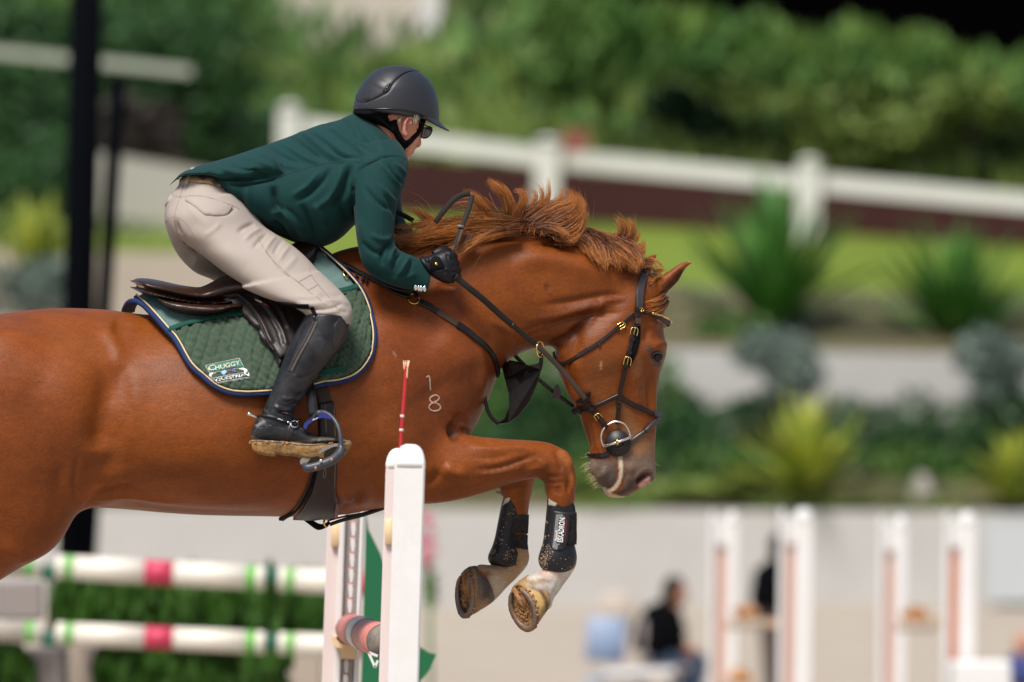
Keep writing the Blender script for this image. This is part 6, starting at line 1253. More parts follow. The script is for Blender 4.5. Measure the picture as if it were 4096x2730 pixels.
near_arm = yp('M', [(1250, 430, -.362), (1330, 398, -.366), (1440, 440, -.378), (1530, 530, -.392), (1588, 650, -.402), (1615, 780, -.408), (1620, 900, -.410), (1600, 1010, -.410)])
far_arm = yp('M', [(1270, 420, -.360), (1170, 490, -.350), (1090, 570, -.335), (1040, 660, -.322), (1005, 800, -.312), (985, 980, -.308), (985, 1130, -.308)])
bar = yp('M', [(1628, 930, -.410), (1610, 1030, -.412), (1500, 1130, -.412), (1370, 1195, -.412), (1200, 1250, -.412), (1090, 1262, -.410), (1035, 1210, -.400)])
newobj('stirrup_frame', *remesh('tmpf', [tube_geo(near_arm, [.0075, .0078, .0066, .0060, .0062, .0070, .009], 14), tube_geo(far_arm, [.008, .008, .007, .007, .008], 14), tube_geo(bar, [.009, .0125, .0125, .0125, .0120, .0115, .007], 14), ball(near_arm[3], (.011, .008, .010), 16, 10)], .0022, 4).data and (lambda o: (getV(o), [tuple(p.vertices) for p in o.data.polygons]))(bpy.data.objects['tmpf']), m_stir, st)
bpy.data.objects.remove(bpy.data.objects['tmpf'])
slab('tread_plate', 'M', [(985, 1200), (980, 1150), (1010, 1110), (1090, 1070), (1300, 965), (1440, 905), (1540, 880), (1588, 890), (1586, 925), (1500, 935), (1380, 990), (1250, 1070), (1130, 1160), (1010, 1215)], -.460, .006, m_tread, st)
for (cx_, cy_, a_, b_) in ((1195, 1145, 105, 48), (1440, 1015, 100, 44)):
    slab('tread_hole', 'M', [(cx_ + a_ * math.cos(t) * .88 - b_ * math.sin(t) * -.42, cy_ + b_ * math.sin(t) * .9 - a_ * math.cos(t) * .48) for t in np.linspace(0, 6.28, 18)[:-1]], -.4635, .003, m_black, st)
slab('blue_inlay', 'M', [(1025, 620), (1060, 545), (1120, 510), (1250, 470), (1310, 400), (1400, 405), (1470, 460), (1478, 495), (1440, 500), (1370, 478), (1280, 488), (1180, 530), (1110, 590), (1070, 665)], -.462, .018, m_stirb, st)
for (x, y) in ((1306, 1156), (1225, 1268), (1478, 1138)):
    p = P(*fx('M', [(x, y)])[0], -.4905 if y > 1200 or x > 1400 else -.489); newobj('rivet', *ball(p, (.0045, .0025, .0045), 14, 8), m_silver if x == 1306 else mat('copper_rivet', (.35, .17, .12), .4, metal=.7), st)
V, Fc = text_geo(bvh_of(bpy.data.objects['blue_inlay']), 'flex-on', 'M', (1172, 525), (84, -34), (10, -30), .0006, .02, shear=.2); newobj('stirrup_lettering', V, Fc, m_white, st)

# ---- girth
gi = empty('girth', P(*fx('D', [(1170, 1100)])[0], -.25)); tag(gi, 'dark leather girth strapped around the chestnut belly', 'girth')
gb0 = bvh_of(horse)
m_el = mat('elastic_webbing', (.040, .030, .022), .85, .3, bump=(400, .5, .001))
patch('elastic', gb0, D_, [(1090, 690), (1150, 690), (1175, 760), (1195, 832), (1120, 842), (1100, 770)], 8, .006, m_el, gi, off=.003, curve=False)
patch('girth_strap', gb0, D_, [(1118, 842), (1200, 826), (1212, 880), (1218, 1000), (1220, 1160), (1218, 1300), (1228, 1385), (1228, 1447), (1180, 1458), (1090, 1466), (985, 1462), (1040, 1400), (1085, 1310), (1112, 1180), (1122, 1000)], 9, .009, mat('girth_leather', (.018, .012, .011), .45, .35, bump=(120, .3, .002), noise=(30, .5, .6)), gi, off=.002, curve=False)
newobj('girth_roll', *line_on(gb0, D_, [(1112, 1120), (1100, 1210), (1072, 1295), (1030, 1375), (975, 1432), (915, 1462)], .0055, .004, step=8), m_helm2, gi)
newobj('girth_roll', *line_on(gb0, D_, [(1100, 1140), (1085, 1220), (1055, 1305), (1012, 1385), (960, 1445), (925, 1470)], .0030, .004, step=8), m_tack, gi)
g1b = bvh_of(bpy.data.objects['girth_strap'], horse)
newobj('girth_stitching', *merge([line_on(g1b, D_, s, .0005, .0002, step=8) for s in ([(1208, 850), (1214, 1000), (1214, 1160), (1212, 1300)], [(1160, 845), (1166, 1000)], [(1160, 1190), (1166, 1220), (1152, 1252), (1150, 1215), (1160, 1190)])]), mat('tan_thread', (.35, .22, .12), .8), gi)
newobj('girth_ring', *tube_geo(np.array([P(*fx('R', [(512 + 30 * math.cos(t) * .6, 285 + 32 * math.sin(t))])[0], -.05 + .01 * math.cos(t)) for t in np.linspace(0, 6.3, 20)]), .0028, 8), m_brass, gi)
newobj('girth_tab', *tube_geo(yp('R', [(330, 250, -.06), (400, 290, -.06), (450, 318, -.055), (500, 310, -.05), (540, 280, -.05)]), [.004, .008, .009, .006, .004], 10), m_helm2, gi)
patch('girth_loop', g1b, 'R', [(590, 120), (604, 150), (600, 230), (582, 245), (578, 200)], 5, .004, mat('worn_leather', (.12, .08, .06), .6), gi, off=.003)

# ---- breastplate with martingale
bp_ = empty('breastplate', P(*fx('E', [(600, 1150)])[0], -.2)); tag(bp_, 'black leather breastplate straps across the shoulder and chest', 'breastplate')
m_blk = mat('black_strap_leather', (.007, .006, .006), .40, .4, bump=(260, .3, .001)); m_worn = mat('worn_elastic_strap', (.060, .040, .026), .75, .3, bump=(400, .5, .001))
wb3 = bvh_of(horse, coreo, base, *[o for o in pad.children if o.name.startswith('quilted')])
strap('breast_strap', wb3, 'E', [(-230, 745), (-100, 810), (40, 885), (150, 950), (262, 980)], .0135, .0045, m_blk, bp_, off=.004)
strap('breast_strap', wb3, 'E', [(0, 880), (150, 930), (290, 950), (300, 990)], .011, .005, m_blk, bp_, off=.010)
strap('breast_strap', wb3, 'E', [(305, 1012), (380, 1040), (450, 1088)], [.017, .018, .013], .006, m_blk, bp_, off=.003)
strap('breast_strap', wb3, 'E', [(440, 1080), (520, 1130), (610, 1190)], .014, .004, m_worn, bp_, off=.003)
strap('breast_strap', wb3, 'E', [(590, 1178), (690, 1240), (780, 1320), (850, 1410), (876, 1480), (876, 1540)], [.018, .016, .015, .014], .007, m_blk, bp_, off=.003)
newobj('breast_ring', *merge([line_on(wb3, 'E', [(278 + 38 * math.cos(t), 1000 + 36 * math.sin(t)) for t in np.linspace(0, 6.3, 22)], .0022, .008, step=3, it=0)]), m_brass, bp_)
newobj('breast_ring', *merge([line_on(wb3, 'D', [(1268 + 14 * math.cos(t), 138 + 22 * math.sin(t)) for t in np.linspace(0, 6.3, 14)], .0018, .010, step=3, it=0)]), m_gold, bp_)
for p in ((1325, 152), (1360, 166), (1380, 176)): strap('keeper', wb3, D_, [(p[0] + 4, p[1] - 15), (p[0] - 3, p[1] + 15)], .006, .004, m_blk, bp_, off=.008, step=5)
slab('bib', 'F', [(1152, 838), (1172, 828), (1192, 832), (1214, 840), (1236, 836), (1248, 818), (1244, 850), (1234, 885), (1216, 925), (1190, 958), (1168, 972), (1142, 975), (1160, 962), (1170, 935), (1169, 905), (1160, 872)], -.01, .02, mat('bib_leather', (.008, .006, .006), .36, .4, bump=(60, .3, .003)), bp_, yfn=lambda x, y: -.03 + .05 * math.sin(x * .02))
newobj('bib_strap', *ribbon_geo(*path_on(None, 'F', [(1112, 893, -.04), (1117, 930, -.04), (1128, 958, -.04), (1146, 974, -.035)], 0, 8, 1), .010, .004), m_blk, bp_)
newobj('bib_strap', *ribbon_geo(*path_on(None, 'F', [(1241, 812, -.075), (1244, 828, -.06), (1240, 850, -.04)], 0, 6, 1), .011, .005), m_blk, bp_)
newobj('rein_ring', *tube_geo(np.array([P(*fx('F', [(1241 + 8 * math.cos(t), 803 + 18 * math.sin(t))])[0], -.10 + .015 * math.cos(t)) for t in np.linspace(0, 6.3, 22)]), .0024, 8), m_brass, bp_)
newobj('martingale_strap', *ribbon_geo(*path_on(None, 'R', [(540, 300, -.05), (650, 262, -.05), (800, 225, -.05), (960, 172, -.05), (1100, 120, -.06)], 0, 9, 1), .010, .004), m_blk, bp_)
newobj('martingale_strap', *ribbon_geo(*path_on(None, 'R', [(530, 268, -.05), (650, 236, -.05), (800, 210, -.05), (960, 160, -.05)], 0, 9, 1), .005, .004), m_blk, bp_)
strap('wither_strap', wb3, 'E', [(150, 585), (175, 610), (180, 640)], .016, .004, mat('grey_strap', (.06, .055, .055), .5), bp_, off=.012, step=5)

# ---- bridle
bd = empty('bridle', P(*fx('O', [(640, 700)])[0], 0.0)); tag(bd, 'dark brown leather bridle with gold buckles and steel bit on the horse head', 'bridle')
O_ = 'O'; Q_ = 'Q'
m_pad = mat('padded_leather', (.040, .030, .031), .35, .5, noise=(30, .5, .5), bump=(200, .2, .001))
strap('headpiece', hb, O_, [(636, 205), (668, 245), (706, 290), (700, 350), (672, 440), (655, 530), (648, 620), (645, 740)], [.014, .021, .023, .0225, .022, .021], .007, m_pad, bd, off=.003)
newobj('headpiece_edge', *line_on(hb, O_, [(622, 205), (655, 250), (668, 310), (640, 400), (612, 500), (602, 620), (596, 740)], .0022, .007, step=6, it=2), m_tack, bd)
strap('headpiece_loop', hb, O_, [(578, 748), (640, 758), (705, 768)], .0125, .006, m_tack, bd, off=.008)
strap('headpiece_end', hb, O_, [(625, 770), (618, 850), (600, 930)], [.018, .014], .006, m_tack, bd, off=.005)
strap('rosette', hb, O_, [(616, 860), (618, 930)], .016, .005, mat('brown_stop', (.06, .028, .02), .5), bd, off=.010, step=5)
newobj('headpiece_badge', *merge([line_on(hb, O_, s, .0009, .016, step=2, it=0) for s in ([(622, 742), (650, 738), (672, 750), (666, 776), (640, 782)], [(655, 750), (645, 768), (632, 778)], [(640, 764), (655, 780)])]), m_gold, bd)
bbp = [(690, 772), (760, 790), (850, 822), (930, 862), (985, 900), (1012, 935), (985, 958)]
strap('browband', hb, O_, bbp, [.011, .015, .016, .016, .013], .006, m_tack, bd, off=.004, it=2)
Cb, Nb = path_on(hb, O_, [(775, 794), (850, 812), (930, 848), (990, 884), (1018, 915)], .011, 3, 2)
L_ = np.r_[0, np.cumsum(np.linalg.norm(np.diff(Cb, axis=0), axis=1))]
for k in range(13):
    s = (k + .5) / 13 * L_[-1]; c = np.array([np.interp(s, L_, Cb[:, i]) for i in range(3)]); newobj('browband_bead', *ball(c, (.0036, .0036, .0042), 10, 6), mat('gold_bead', (.85, .58, .25), .25, metal=.9) if k == 0 else MATS['gold_bead'], bd)
strap('browband_lining', hb, O_, [(860, 868), (940, 900), (975, 940), (960, 965)], .008, .004, mat('pale_lining', (.25, .18, .14), .6), bd, off=.002)
strap('throat_latch', hb, O_, [(575, 800), (500, 870), (440, 925), (370, 980), (280, 1060), (140, 1170), (0, 1262), (-110, 1320)], .0098, .0042, m_tack, bd, off=.002)
strap('throat_latch', hb, 'B', [(480, 610), (420, 655), (360, 688), (322, 690), (302, 660), (300, 625)], .0105, .0042, m_tack, bd, off=.002)
for p, a in (((365, 995), -32), ((140, 1175), -32), ((130, 1182), -32)):
    c_, s_ = math.cos(math.radians(a)), math.sin(math.radians(a)); strap('keeper', hb, O_, [(p[0] + 26 * s_, p[1] - 26 * c_), (p[0] - 26 * s_, p[1] + 26 * c_)], .007, .003, m_tack, bd, off=.005, step=4)
buckle(bd, hb, O_, (418, 955), 34, 46, 58, m_gold, off=.008)
strap('cheekpiece_pad', hb, O_, [(625, 960), (628, 1060), (600, 1200), (560, 1350), (515, 1470)], [.013, .017, .017, .014, .006], .0035, m_helm2, bd, off=.002)
strap('cheekpiece', hb, O_, [(598, 900), (583, 980), (562, 1060), (540, 1160), (520, 1250), (498, 1330), (485, 1400), (470, 1480), (440, 1600)], [.014, .011, .0115, .0115, .0115, .011], .0045, m_tack, bd, off=.004)
strap('cheekpiece', hb, Q_, [(600, -125), (585, -60), (560, 30), (548, 160), (540, 300), (525, 400), (523, 462)], [.0115, .011, .0105], .0048, m_tack, bd, off=.004)
buckle(bd, hb, O_, (568, 1030), 42, 50, 12, m_gold, off=.010); buckle(bd, hb, O_, (487, 1390), 42, 50, 12, m_gold, off=.010)
for p in ((543, 1130), (508, 1290), (470, 1455)): strap('keeper', hb, O_, [(p[0] - 30, p[1] - 5), (p[0] + 30, p[1] + 7)], .009, .0035, m_tack, bd, off=.007, step=4)
for p in ((540, 185), (538, 240)): strap('keeper', hb, Q_, [(p[0] - 30, p[1] - 4), (p[0] + 30, p[1] + 4)], .007, .003, m_tack, bd, off=.008, step=4)
newobj('strap_hole', *merge([ball(cast(hb, *fx(O_, [p])[0])[0] + np.array([0, -.0092, 0]), .0009, 6, 4) for p in ((556, 1078), (536, 1175), (525, 1218), (498, 1328), (284, 1065), (240, 1098), (205, 1130))]), m_black, bd)
strap('noseband', hb, Q_, [(-20, 300), (60, 288), (160, 268), (250, 238), (360, 190), (450, 145), (545, 100)], [.014, .013, .011, .011], .0045, m_tack, bd, off=.002)
strap('noseband', hb, Q_, [(0, 238), (80, 236), (150, 246)], .006, .004, m_tack, bd, off=.006)
strap('noseband', hb, Q_, [(560, 120), (640, 168), (740, 222), (850, 272), (940, 318), (990, 345)], [.0125, .0135, .0125, .0125], .0048, m_tack, bd, off=.002)
strap('noseband', hb, Q_, [(1045, 320), (1035, 380), (1000, 430), (950, 475), (900, 520), (870, 548)], [.020, .019, .017, .015, .0125], .008, m_pad, bd, off=.002)
strap('noseband', hb, Q_, [(985, 345), (1020, 335), (1048, 330)], .013, .008, m_pad, bd, off=.002, step=4)
strap('noseband', hb, Q_, [(890, 540), (820, 595), (750, 650), (680, 705)], .0115, .0045, m_pad, bd, off=.002)
strap('noseband', hb, Q_, [(430, 832), (360, 852), (280, 868), (215, 868), (182, 855)], [.012, .0145, .0145, .013], .005, m_tack, bd, off=.002)
for p in (): strap('keeper', hb, Q_, [(p[0] - 2, p[1] - 26), (p[0] + 3, p[1] + 26)], .006, .003, m_tack, bd, off=.006, step=4)
for p in ((20, 300), (80, 290)): strap('keeper', hb, Q_, [(p[0] - 2, p[1] - 28), (p[0] + 3, p[1] + 28)], .009, .003, m_tack, bd, off=.006, step=4)
newobj('noseband_buckle', *line_on(hb, Q_, [(172, 875), (170, 825), (212, 822)], .0012, .009, step=3), m_gold, bd)
newobj('bit_guard', *(lambda c: (lambda R: merge([tube_geo(np.array([c + np.array([0, .003 * k, 0]) for k in (-1, 0, 1)]), [R, R * 1.02, R], 40)]))(.0345))(P(*fx(Q_, [(536, 705)])[0], cast(hb, *fx(Q_, [(536, 705)])[0])[0][1] - .006)), mat('black_rubber_guard', (.014, .013, .014), .45, .4), bd)
yb = cast(hb, *fx(Q_, [(536, 705)])[0])[0][1] - .012
newobj('bit_guard_ridge', *tube_geo(np.array([P(*fx(Q_, [(536 + 76 * math.cos(t), 712 + 60 * math.sin(t))])[0], yb + .001) for t in np.linspace(0, 6.3, 30)]), .0022, 8), MATS['black_rubber_guard'], bd)
newobj('bit_ring', *merge([tube_geo(cr(np.array([P(*fx(Q_, [p])[0], yb - .004) for p in ((360, 745), (328, 660), (335, 570), (385, 492), (470, 440), (550, 434), (625, 468), (670, 540), (698, 625))]), 5), .0030, 10), tube_geo(np.array([P(*fx(Q_, [p])[0], yb - .006) for p in ((362, 742), (530, 690), (698, 626))]), .0038, 12)]), mat('bit_steel', (.80, .70, .62), .22, .5, metal=1), bd)
newobj('bit_centre', *ball(P(*fx(Q_, [(530, 688)])[0], yb - .008), (.0048, .005, .0085), 16, 10), m_brass, bd)
# reins
allh = bvh_of(horse, glove)
C, N = hug('F', [(1046, 636, -.215), (1075, 660, -.21), (1110, 688, -.19), (1150, 724, -.16), (1190, 758, -.135), (1240, 800, -.105), (1290, 850, -.06), (1330, 898, -.04), (1345, 918, -.03)], allh, .003, 10)
n = len(C); newobj('rein', *ribbon_geo(C[: int(n * .44)], N[: int(n * .44)], .0165, .004), m_grip, bd); newobj('rein', *ribbon_geo(C[int(n * .42):], N[int(n * .42):], .0135, .0045), mat('rein_leather', (.045, .030, .022), .5), bd)
newobj('rein_grip_end', *ribbon_geo(C[int(n * .41):int(n * .60)] + np.array([0, -.003, 0]), N[int(n * .41):int(n * .60)], .0125, .0035), m_tack, bd)
C, N = path_on(hb, Q_, [(100, 130), (150, 190), (200, 255), (250, 315), (310, 380), (370, 455), (405, 505)], .006, 8, 2)
newobj('rein_buckle_end', *ribbon_geo(C, N, [.010, .0145, .014, .014, .013, .013, .013], .006), m_tack, bd)
buckle(bd, hb, Q_, (290, 358), 40, 36, -35, m_gold, off=.013)
for p in ((165, 205), (215, 270)): strap('keeper', hb, Q_, [(p[0] - 34, p[1] + 24), (p[0] + 34, p[1] - 24)], .009, .004, m_tack, bd, off=.011, step=4)
slab('rein_stop', Q_, [(5, 185), (60, 140), (110, 110), (195, 55), (200, 100), (180, 160), (165, 180), (60, 200), (10, 205)], 0, .012, m_tack, bd, yfn=lambda x, y: cast(hb, x, y)[0][1] - .016)
C, N = path_on(None, 'F', [(1178, 812, .03), (1215, 850, .04), (1255, 888, .05), (1300, 922, .07), (1345, 955, .09)], 0, 8, 1)
newobj('rein', *ribbon_geo(C, N, .0105, .004), m_blk, bd)
slab('rein_stop', 'F', [(1268, 915), (1276, 885), (1282, 882), (1290, 902), (1285, 918)], .035, .012, m_tack, bd)
C, N = path_on(None, 'F', [(1000, 512, -.10), (1018, 488, -.10), (1040, 462, -.095), (1062, 448, -.09), (1080, 446, -.09)], 0, 7, 1); newobj('rein_bight', *ribbon_geo(C, N, .0145, .004), m_grip, bd)
C, N = path_on(None, 'F', [(1086, 448, -.09), (1080, 470, -.10), (1070, 500, -.115), (1058, 530, -.13), (1046, 560, -.16), (1040, 584, -.18)], 0, 7, 1); newobj('rein_bight', *ribbon_geo(C, N, [.014, .014, .013, .009, .008], .004), m_grip, bd)
C, N = path_on(None, 'F', [(1062, 528, -.135), (1054, 552, -.15), (1036, 580, -.18)], 0, 7, 1); newobj('rein_bight', *ribbon_geo(C, N, .008, .004), m_worn, bd)
C, N = path_on(None, 'F', [(905, 486, .03), (925, 494, .03), (950, 508, .03)], 0, 7, 1); newobj('rein_bight', *ribbon_geo(C, N, .013, .004), m_grip, bd)
newobj('rein_keeper', *box_geo(P(*fx('F', [(1058, 521)])[0], -.132), (.009, .004, .004), Matrix.Rotation(.1, 3, 'Y')), mat('grey_keeper', (.12, .11, .10), .5), bd)
bpy.data.objects.remove(coreo)

# ---- leg boots
m_shell = mat('black_boot_shell', (.007, .008, .011), .42, .38, noise=[(90, .75, (.016, .015, .015)), (34, .5, .7)], bump=[(90, .2, .002)])
m_neo = mat('black_neoprene', (.006, .006, .007), .8, .2); m_velc = mat('black_velcro', (.012, .011, .012), .9, .2, bump=(500, .8, .002), noise=(120, .6, (.05, .045, .04)))
m_refl = mat('grey_corner_patch', (.36, .31, .27), .7, noise=(50, .4, .7)); m_spat = mat('dried_mud_splash', (.40, .27, .16), .95)
def legboot(lbl, secs, c, corner, strp, spots, edge):
    e = empty('leg_boot', P(*fx('U', [secs[4][:2]])[0], c)); tag(e, lbl, 'horse boot', 'protective boots on the forelegs')
    sh = remesh('boot_shell', [loft('U', [(*s[:4], s[4], c) for s in secs], seg=40, sub=4, cap=.05)], .0026, 3, m_shell, e)
    newobj('lining', *loft('U', [(secs[0][0] + 2, secs[0][1] - 14, secs[0][2], secs[0][3] - 14, secs[0][4] - .003, c), (secs[0][0] + 4, secs[0][1] + 20, secs[0][2] + 30, secs[0][3] + 40, secs[0][4] - .003, c)], seg=32), m_neo, e)
    newobj('lining', *loft('U', [(secs[-2][0] + 6, secs[-2][1] - 10, secs[-2][2] - 4, secs[-2][3], secs[-2][4] - .002, c), (secs[-1][0] - 6, secs[-1][1] + 8, secs[-1][2] + 6, secs[-1][3] + 14, secs[-1][4] - .002, c)], seg=32), m_neo, e)
    b = bvh_of(sh)
    patch('corner_patch', b, 'U', corner, 5, .0006, m_refl, e, off=.0006, curve=False)
    newobj('edge_seam', *line_on(b, 'U', edge, .0013, .0003, step=5), m_neo, e)
    g = []
    for (x, y, r, n) in spots:
        for _ in range(n):
            xx = x + random.gauss(0, r); yy = y + random.gauss(0, r); s = fx('U', [(xx, yy)])[0]
            h = b.ray_cast(camv, (Vector(P(s[0], s[1], 0.)) - camv).normalized())
            if h[0] is None: continue
            k = random.uniform(.0004, .0013); g.append(ball(np.array(h[0]), (k * random.uniform(.7, 2), k * .5, k * random.uniform(.7, 1.6)), 6, 4))
    newobj('mud_splash', *merge(g), m_spat, e)
    for s in strp: newobj('velcro_strap', *loft('U', [(*q[:4], q[4], c) for q in s], seg=36, sub=3, cap=.05), m_velc, e)
    return e, b, sh
nb, bb1, sh1 = legboot('black boot on the near foreleg with printed strap', [(1284, 90, 1500, 92, .034), (1276, 150, 1552, 150, .037), (1268, 250, 1576, 250, .037), (1258, 350, 1572, 350, .036), (1246, 460, 1560, 470, .036), (1232, 570, 1560, 570, .037), (1208, 650, 1574, 640, .040), (1184, 735, 1588, 720, .044), (1192, 805, 1580, 800, .044), (1228, 858, 1545, 866, .040), (1290, 895, 1490, 908, .028)], -.115,
    [(1296, 118), (1405, 110), (1400, 158), (1362, 200), (1288, 190)], [[(1300, 262, 1586, 262, .040), (1294, 350, 1588, 345, .040), (1286, 430, 1586, 430, .0395), (1285, 520, 1588, 515, .040), (1280, 596, 1584, 600, .0395)]], [(1250, 740, 34, 90), (1230, 800, 26, 50), (1280, 640, 30, 30), (1270, 360, 10, 10), (1250, 520, 14, 20), (1450, 800, 60, 18), (1230, 600, 10, 16)],
    [(1400, 106), (1480, 118), (1530, 160), (1558, 230), (1562, 300)])
pan = patch('print_panel', bvh_of(sh1, *[o for o in nb.children if o.name.startswith('velcro')]), 'U', [(1345, 246), (1508, 262), (1502, 400), (1484, 560), (1462, 630), (1425, 662), (1380, 664), (1330, 640), (1308, 610), (1318, 500), (1334, 380)], 5, .0035, mat('print_panel_rubber', (.010, .010, .011), .5), nb, off=.001, curve=False)
pnb = bvh_of(pan)
V, Fc = text_geo(pnb, 'ESKADRON', 'U', (1441, 576), (24, -252), (-60, -6), .0006, .028); newobj('boot_lettering', V, Fc, m_white, pan)
V, Fc = text_geo(pnb, 'flexisoft', 'U', (1380, 560), (10, -112), (-26, -3), .0006, .02); newobj('boot_lettering', V, Fc, m_white, pan)
newobj('red_print_strip', *merge([flat_on(pnb, 'U', [(1458 + t * 1.0, 520 - t * 9.6), (1464 + t, 521 - t * 9.6), (1464.6 + t, 514.5 - t * 9.6), (1458.6 + t, 513.5 - t * 9.6)], .0006) for t in range(19)]), mat('red_print', (.5, .01, .01), .5), pan)
newobj('boot_mark', *line_on(pnb, 'U', [(1454 + 7 * math.cos(t), 317 + 7 * math.sin(t)) for t in np.linspace(0, 6.3, 10)], .0003, .0004, step=1.5, it=0), m_white, pan)
dots = []
for i in range(46):
    for j in range(8):
        y = 286 + i * 8; x = 1372 + j * 9 - (y - 286) * .11
        if (j > 3 and 320 < y < 590) or (j > 2 and 440 < y < 566) or y > 652: continue
        if j > 5 and y > 600: continue
        dots.append(flat_on(pnb, 'U', [(x, y), (x + 4, y), (x + 4, y + 4), (x, y + 4)], .0005))
d_ = newobj('print_dots', *merge(dots), m_white, pan); d_['kind'] = 'stuff'
fbt, bb2, sh2 = legboot('plain black boot on the far foreleg', [(825, 92, 1000, 90, .034), (808, 140, 1030, 140, .036), (788, 230, 1050, 220, .036), (768, 330, 1046, 330, .035), (748, 430, 1030, 430, .034), (728, 530, 1012, 530, .034), (700, 620, 1016, 620, .037), (664, 700, 1042, 680, .041), (658, 755, 1040, 740, .041), (690, 810, 1020, 810, .038), (780, 850, 960, 862, .027)], .10,
    [(838, 118), (900, 100), (890, 135), (866, 165), (812, 194)], [[(860, 290, 1088, 286, .036), (850, 380, 1084, 378, .036), (845, 450, 1078, 485, .036)], [(840, 500, 1078, 500, .0355), (835, 560, 1074, 580, .0355), (830, 600, 1082, 655, .036)]], [(700, 680, 22, 40), (900, 700, 60, 36), (780, 560, 30, 20), (860, 720, 30, 24), (780, 470, 20, 8), (860, 350, 50, 8), (940, 240, 30, 6)],
    [(893, 94), (960, 108), (1010, 150), (1036, 210), (1030, 300), (1010, 420), (985, 530), (990, 620), (1015, 690), (1010, 760), (940, 820)])
# ================================================================== JUMPS AND PEOPLE
m_wplast = mat('white_plastic', (.72, .71, .70), .42, .5, noise=[(3, .2, .88), (18, .25, (.62, .58, .52)), (90, .18, .85)])
m_pink = mat('pinkish_white_plastic', (.68, .58, .56), .45, .4)
m_greyt = mat('grey_aluminium_track', (.33, .31, .30), .55, metal=.3, noise=(30, .3, .7))
m_wgreen = mat('green_wing_paint', (.010, .125, .050), .5, .4, noise=(2, .3, .8))
m_cup = mat('cream_plastic_cup', (.72, .53, .32), .5, noise=(20, .3, .85))
m_pred = mat('faded_red_band', (.50, .12, .11), .5, noise=[(14, .7, (.62, .24, .21)), (70, .6, (.42, .09, .07)), (160, .5, (.66, .42, .34))], aniso=(1, .4, 3))
m_pwht = mat('scuffed_white_band', (.68, .65, .58), .5, noise=[(30, .4, .75)])
m_pgry = mat('dark_pole_end', (.10, .10, .11), .6, noise=(50, .7, (.30, .22, .14)))
def lean(x0, y0, x1, y1, Y):
    """axis of an upright through two seen points at depth Y, carried down to the ground"""
    a = P(x0 * K1, y0 * K1, Y); b = P(x1 * K1, y1 * K1, Y); d = b - a; return a, a + d * (-a[2] / d[2])
def upright(name, x0, y0, x1, y1, Y, w_, d_, m, parent, dome=True, domer=None):
    a, b = lean(x0, y0, x1, y1, Y); t = (a - b) / np.linalg.norm(a - b); s = np.array([1, 0, -t[0] / t[2]]); s /= np.linalg.norm(s); q = np.array([0, 1., 0])
    be = .004; V = []; Fc = []
    prof = [(-w_ / 2 + be, -d_ / 2), (w_ / 2 - be, -d_ / 2), (w_ / 2, -d_ / 2 + be), (w_ / 2, d_ / 2 - be), (w_ / 2 - be, d_ / 2), (-w_ / 2 + be, d_ / 2), (-w_ / 2, d_ / 2 - be), (-w_ / 2, -d_ / 2 + be)]
    for p in (b, a): V += [p + s * i + q * j for i, j in prof]
    Fc = [(j, (j + 1) % 8, 8 + (j + 1) % 8, 8 + j) for j in range(8)] + [tuple(range(8))[::-1], tuple(range(8, 16))]
    o = newobj(name, V, Fc, m, parent, smooth=False)
    if dome:
        V = []; Fc = []; n = 24; rings = [(1.03, -.010), (1.03, .004), (.99, .012), (.93, .022), (.80, .034), (.60, .043), (.32, .048)]
        for k, (r, h) in enumerate(rings):
            for j in range(n):
                an = 2 * math.pi * j / n; c_, s_ = math.cos(an), math.sin(an); e = .35 + .65 * k / 6; ex = 2 / (2 + (1 - k / 6) * 6)
                u = math.copysign(abs(c_) ** ex, c_); v = math.copysign(abs(s_) ** ex, s_)
                V.append(a + s * u * r * w_ / 2 + q * v * r * d_ / 2 + t * h * (w_ / .075))
        for k in range(6):
            for j in range(n): Fc.append((k * n + j, k * n + (j + 1) % n, (k + 1) * n + (j + 1) % n, (k + 1) * n + j))
        Fc.append(tuple(range(6 * n, 7 * n))); Fc.append(tuple(range(n))[::-1]); newobj('post_cap', V, Fc, mat('white_cap', (.80, .80, .79), .3) if 'white_cap' not in MATS else MATS['white_cap'], parent)
    return a, b, s, t
# near stand in front of the horse
NY = -.90; FX = 918.
s1 = empty('jump_stand', lean(940, 1062, 925, 1568, NY)[1]); tag(s1, 'white jump stand with domed caps in front of the horse chest', 'jump stand')
upright('upright', 942, 1066, 927, 1568, NY, 70 / FX, .08, m_wplast, s1)
upright('rear_upright', 918, 1070, 902, 1568, NY + .13, 62 / 908, .05, m_pink, s1)
a, b = lean(898, 1130, 889, 1260, NY + .09); a2, b2 = lean(893, 1250, 893, 1262, NY + .09)
newobj('pin_holder', *box_geo(P(896 * K1, 1222 * K1, NY + .098), (.013, .006, .033), None, .002), m_cup, s1)
for yy in (.06,): newobj('foot', *box_geo(s1.location[:] and np.array([*s1.location[:2], yy]), (.06, .45, .05), None, .01), m_wplast, s1)
newobj('cup_bracket', *beam_geo(P(848 * K1, 1502 * K1, NY + .12), P(862 * K1, 1534 * K1, NY + .12), .006, .012), m_wplast, s1, smooth=False)
newobj('cup_bracket', *beam_geo(P(862 * K1, 1534 * K1, NY + .12), P(868 * K1, 1518 * K1, NY + .12), .006, .012), m_wplast, s1, smooth=False)
newobj('cup_bracket', *beam_geo(P(848 * K1, 1500 * K1, NY + .12), P(868 * K1, 1508 * K1, NY + .12), .006, .012), m_wplast, s1, smooth=False)
fs = empty('flag_stick', P(920 * K1, 1045 * K1, NY + .12)); tag(fs, 'thin red stick with a frayed tip standing behind the white post', 'stick')
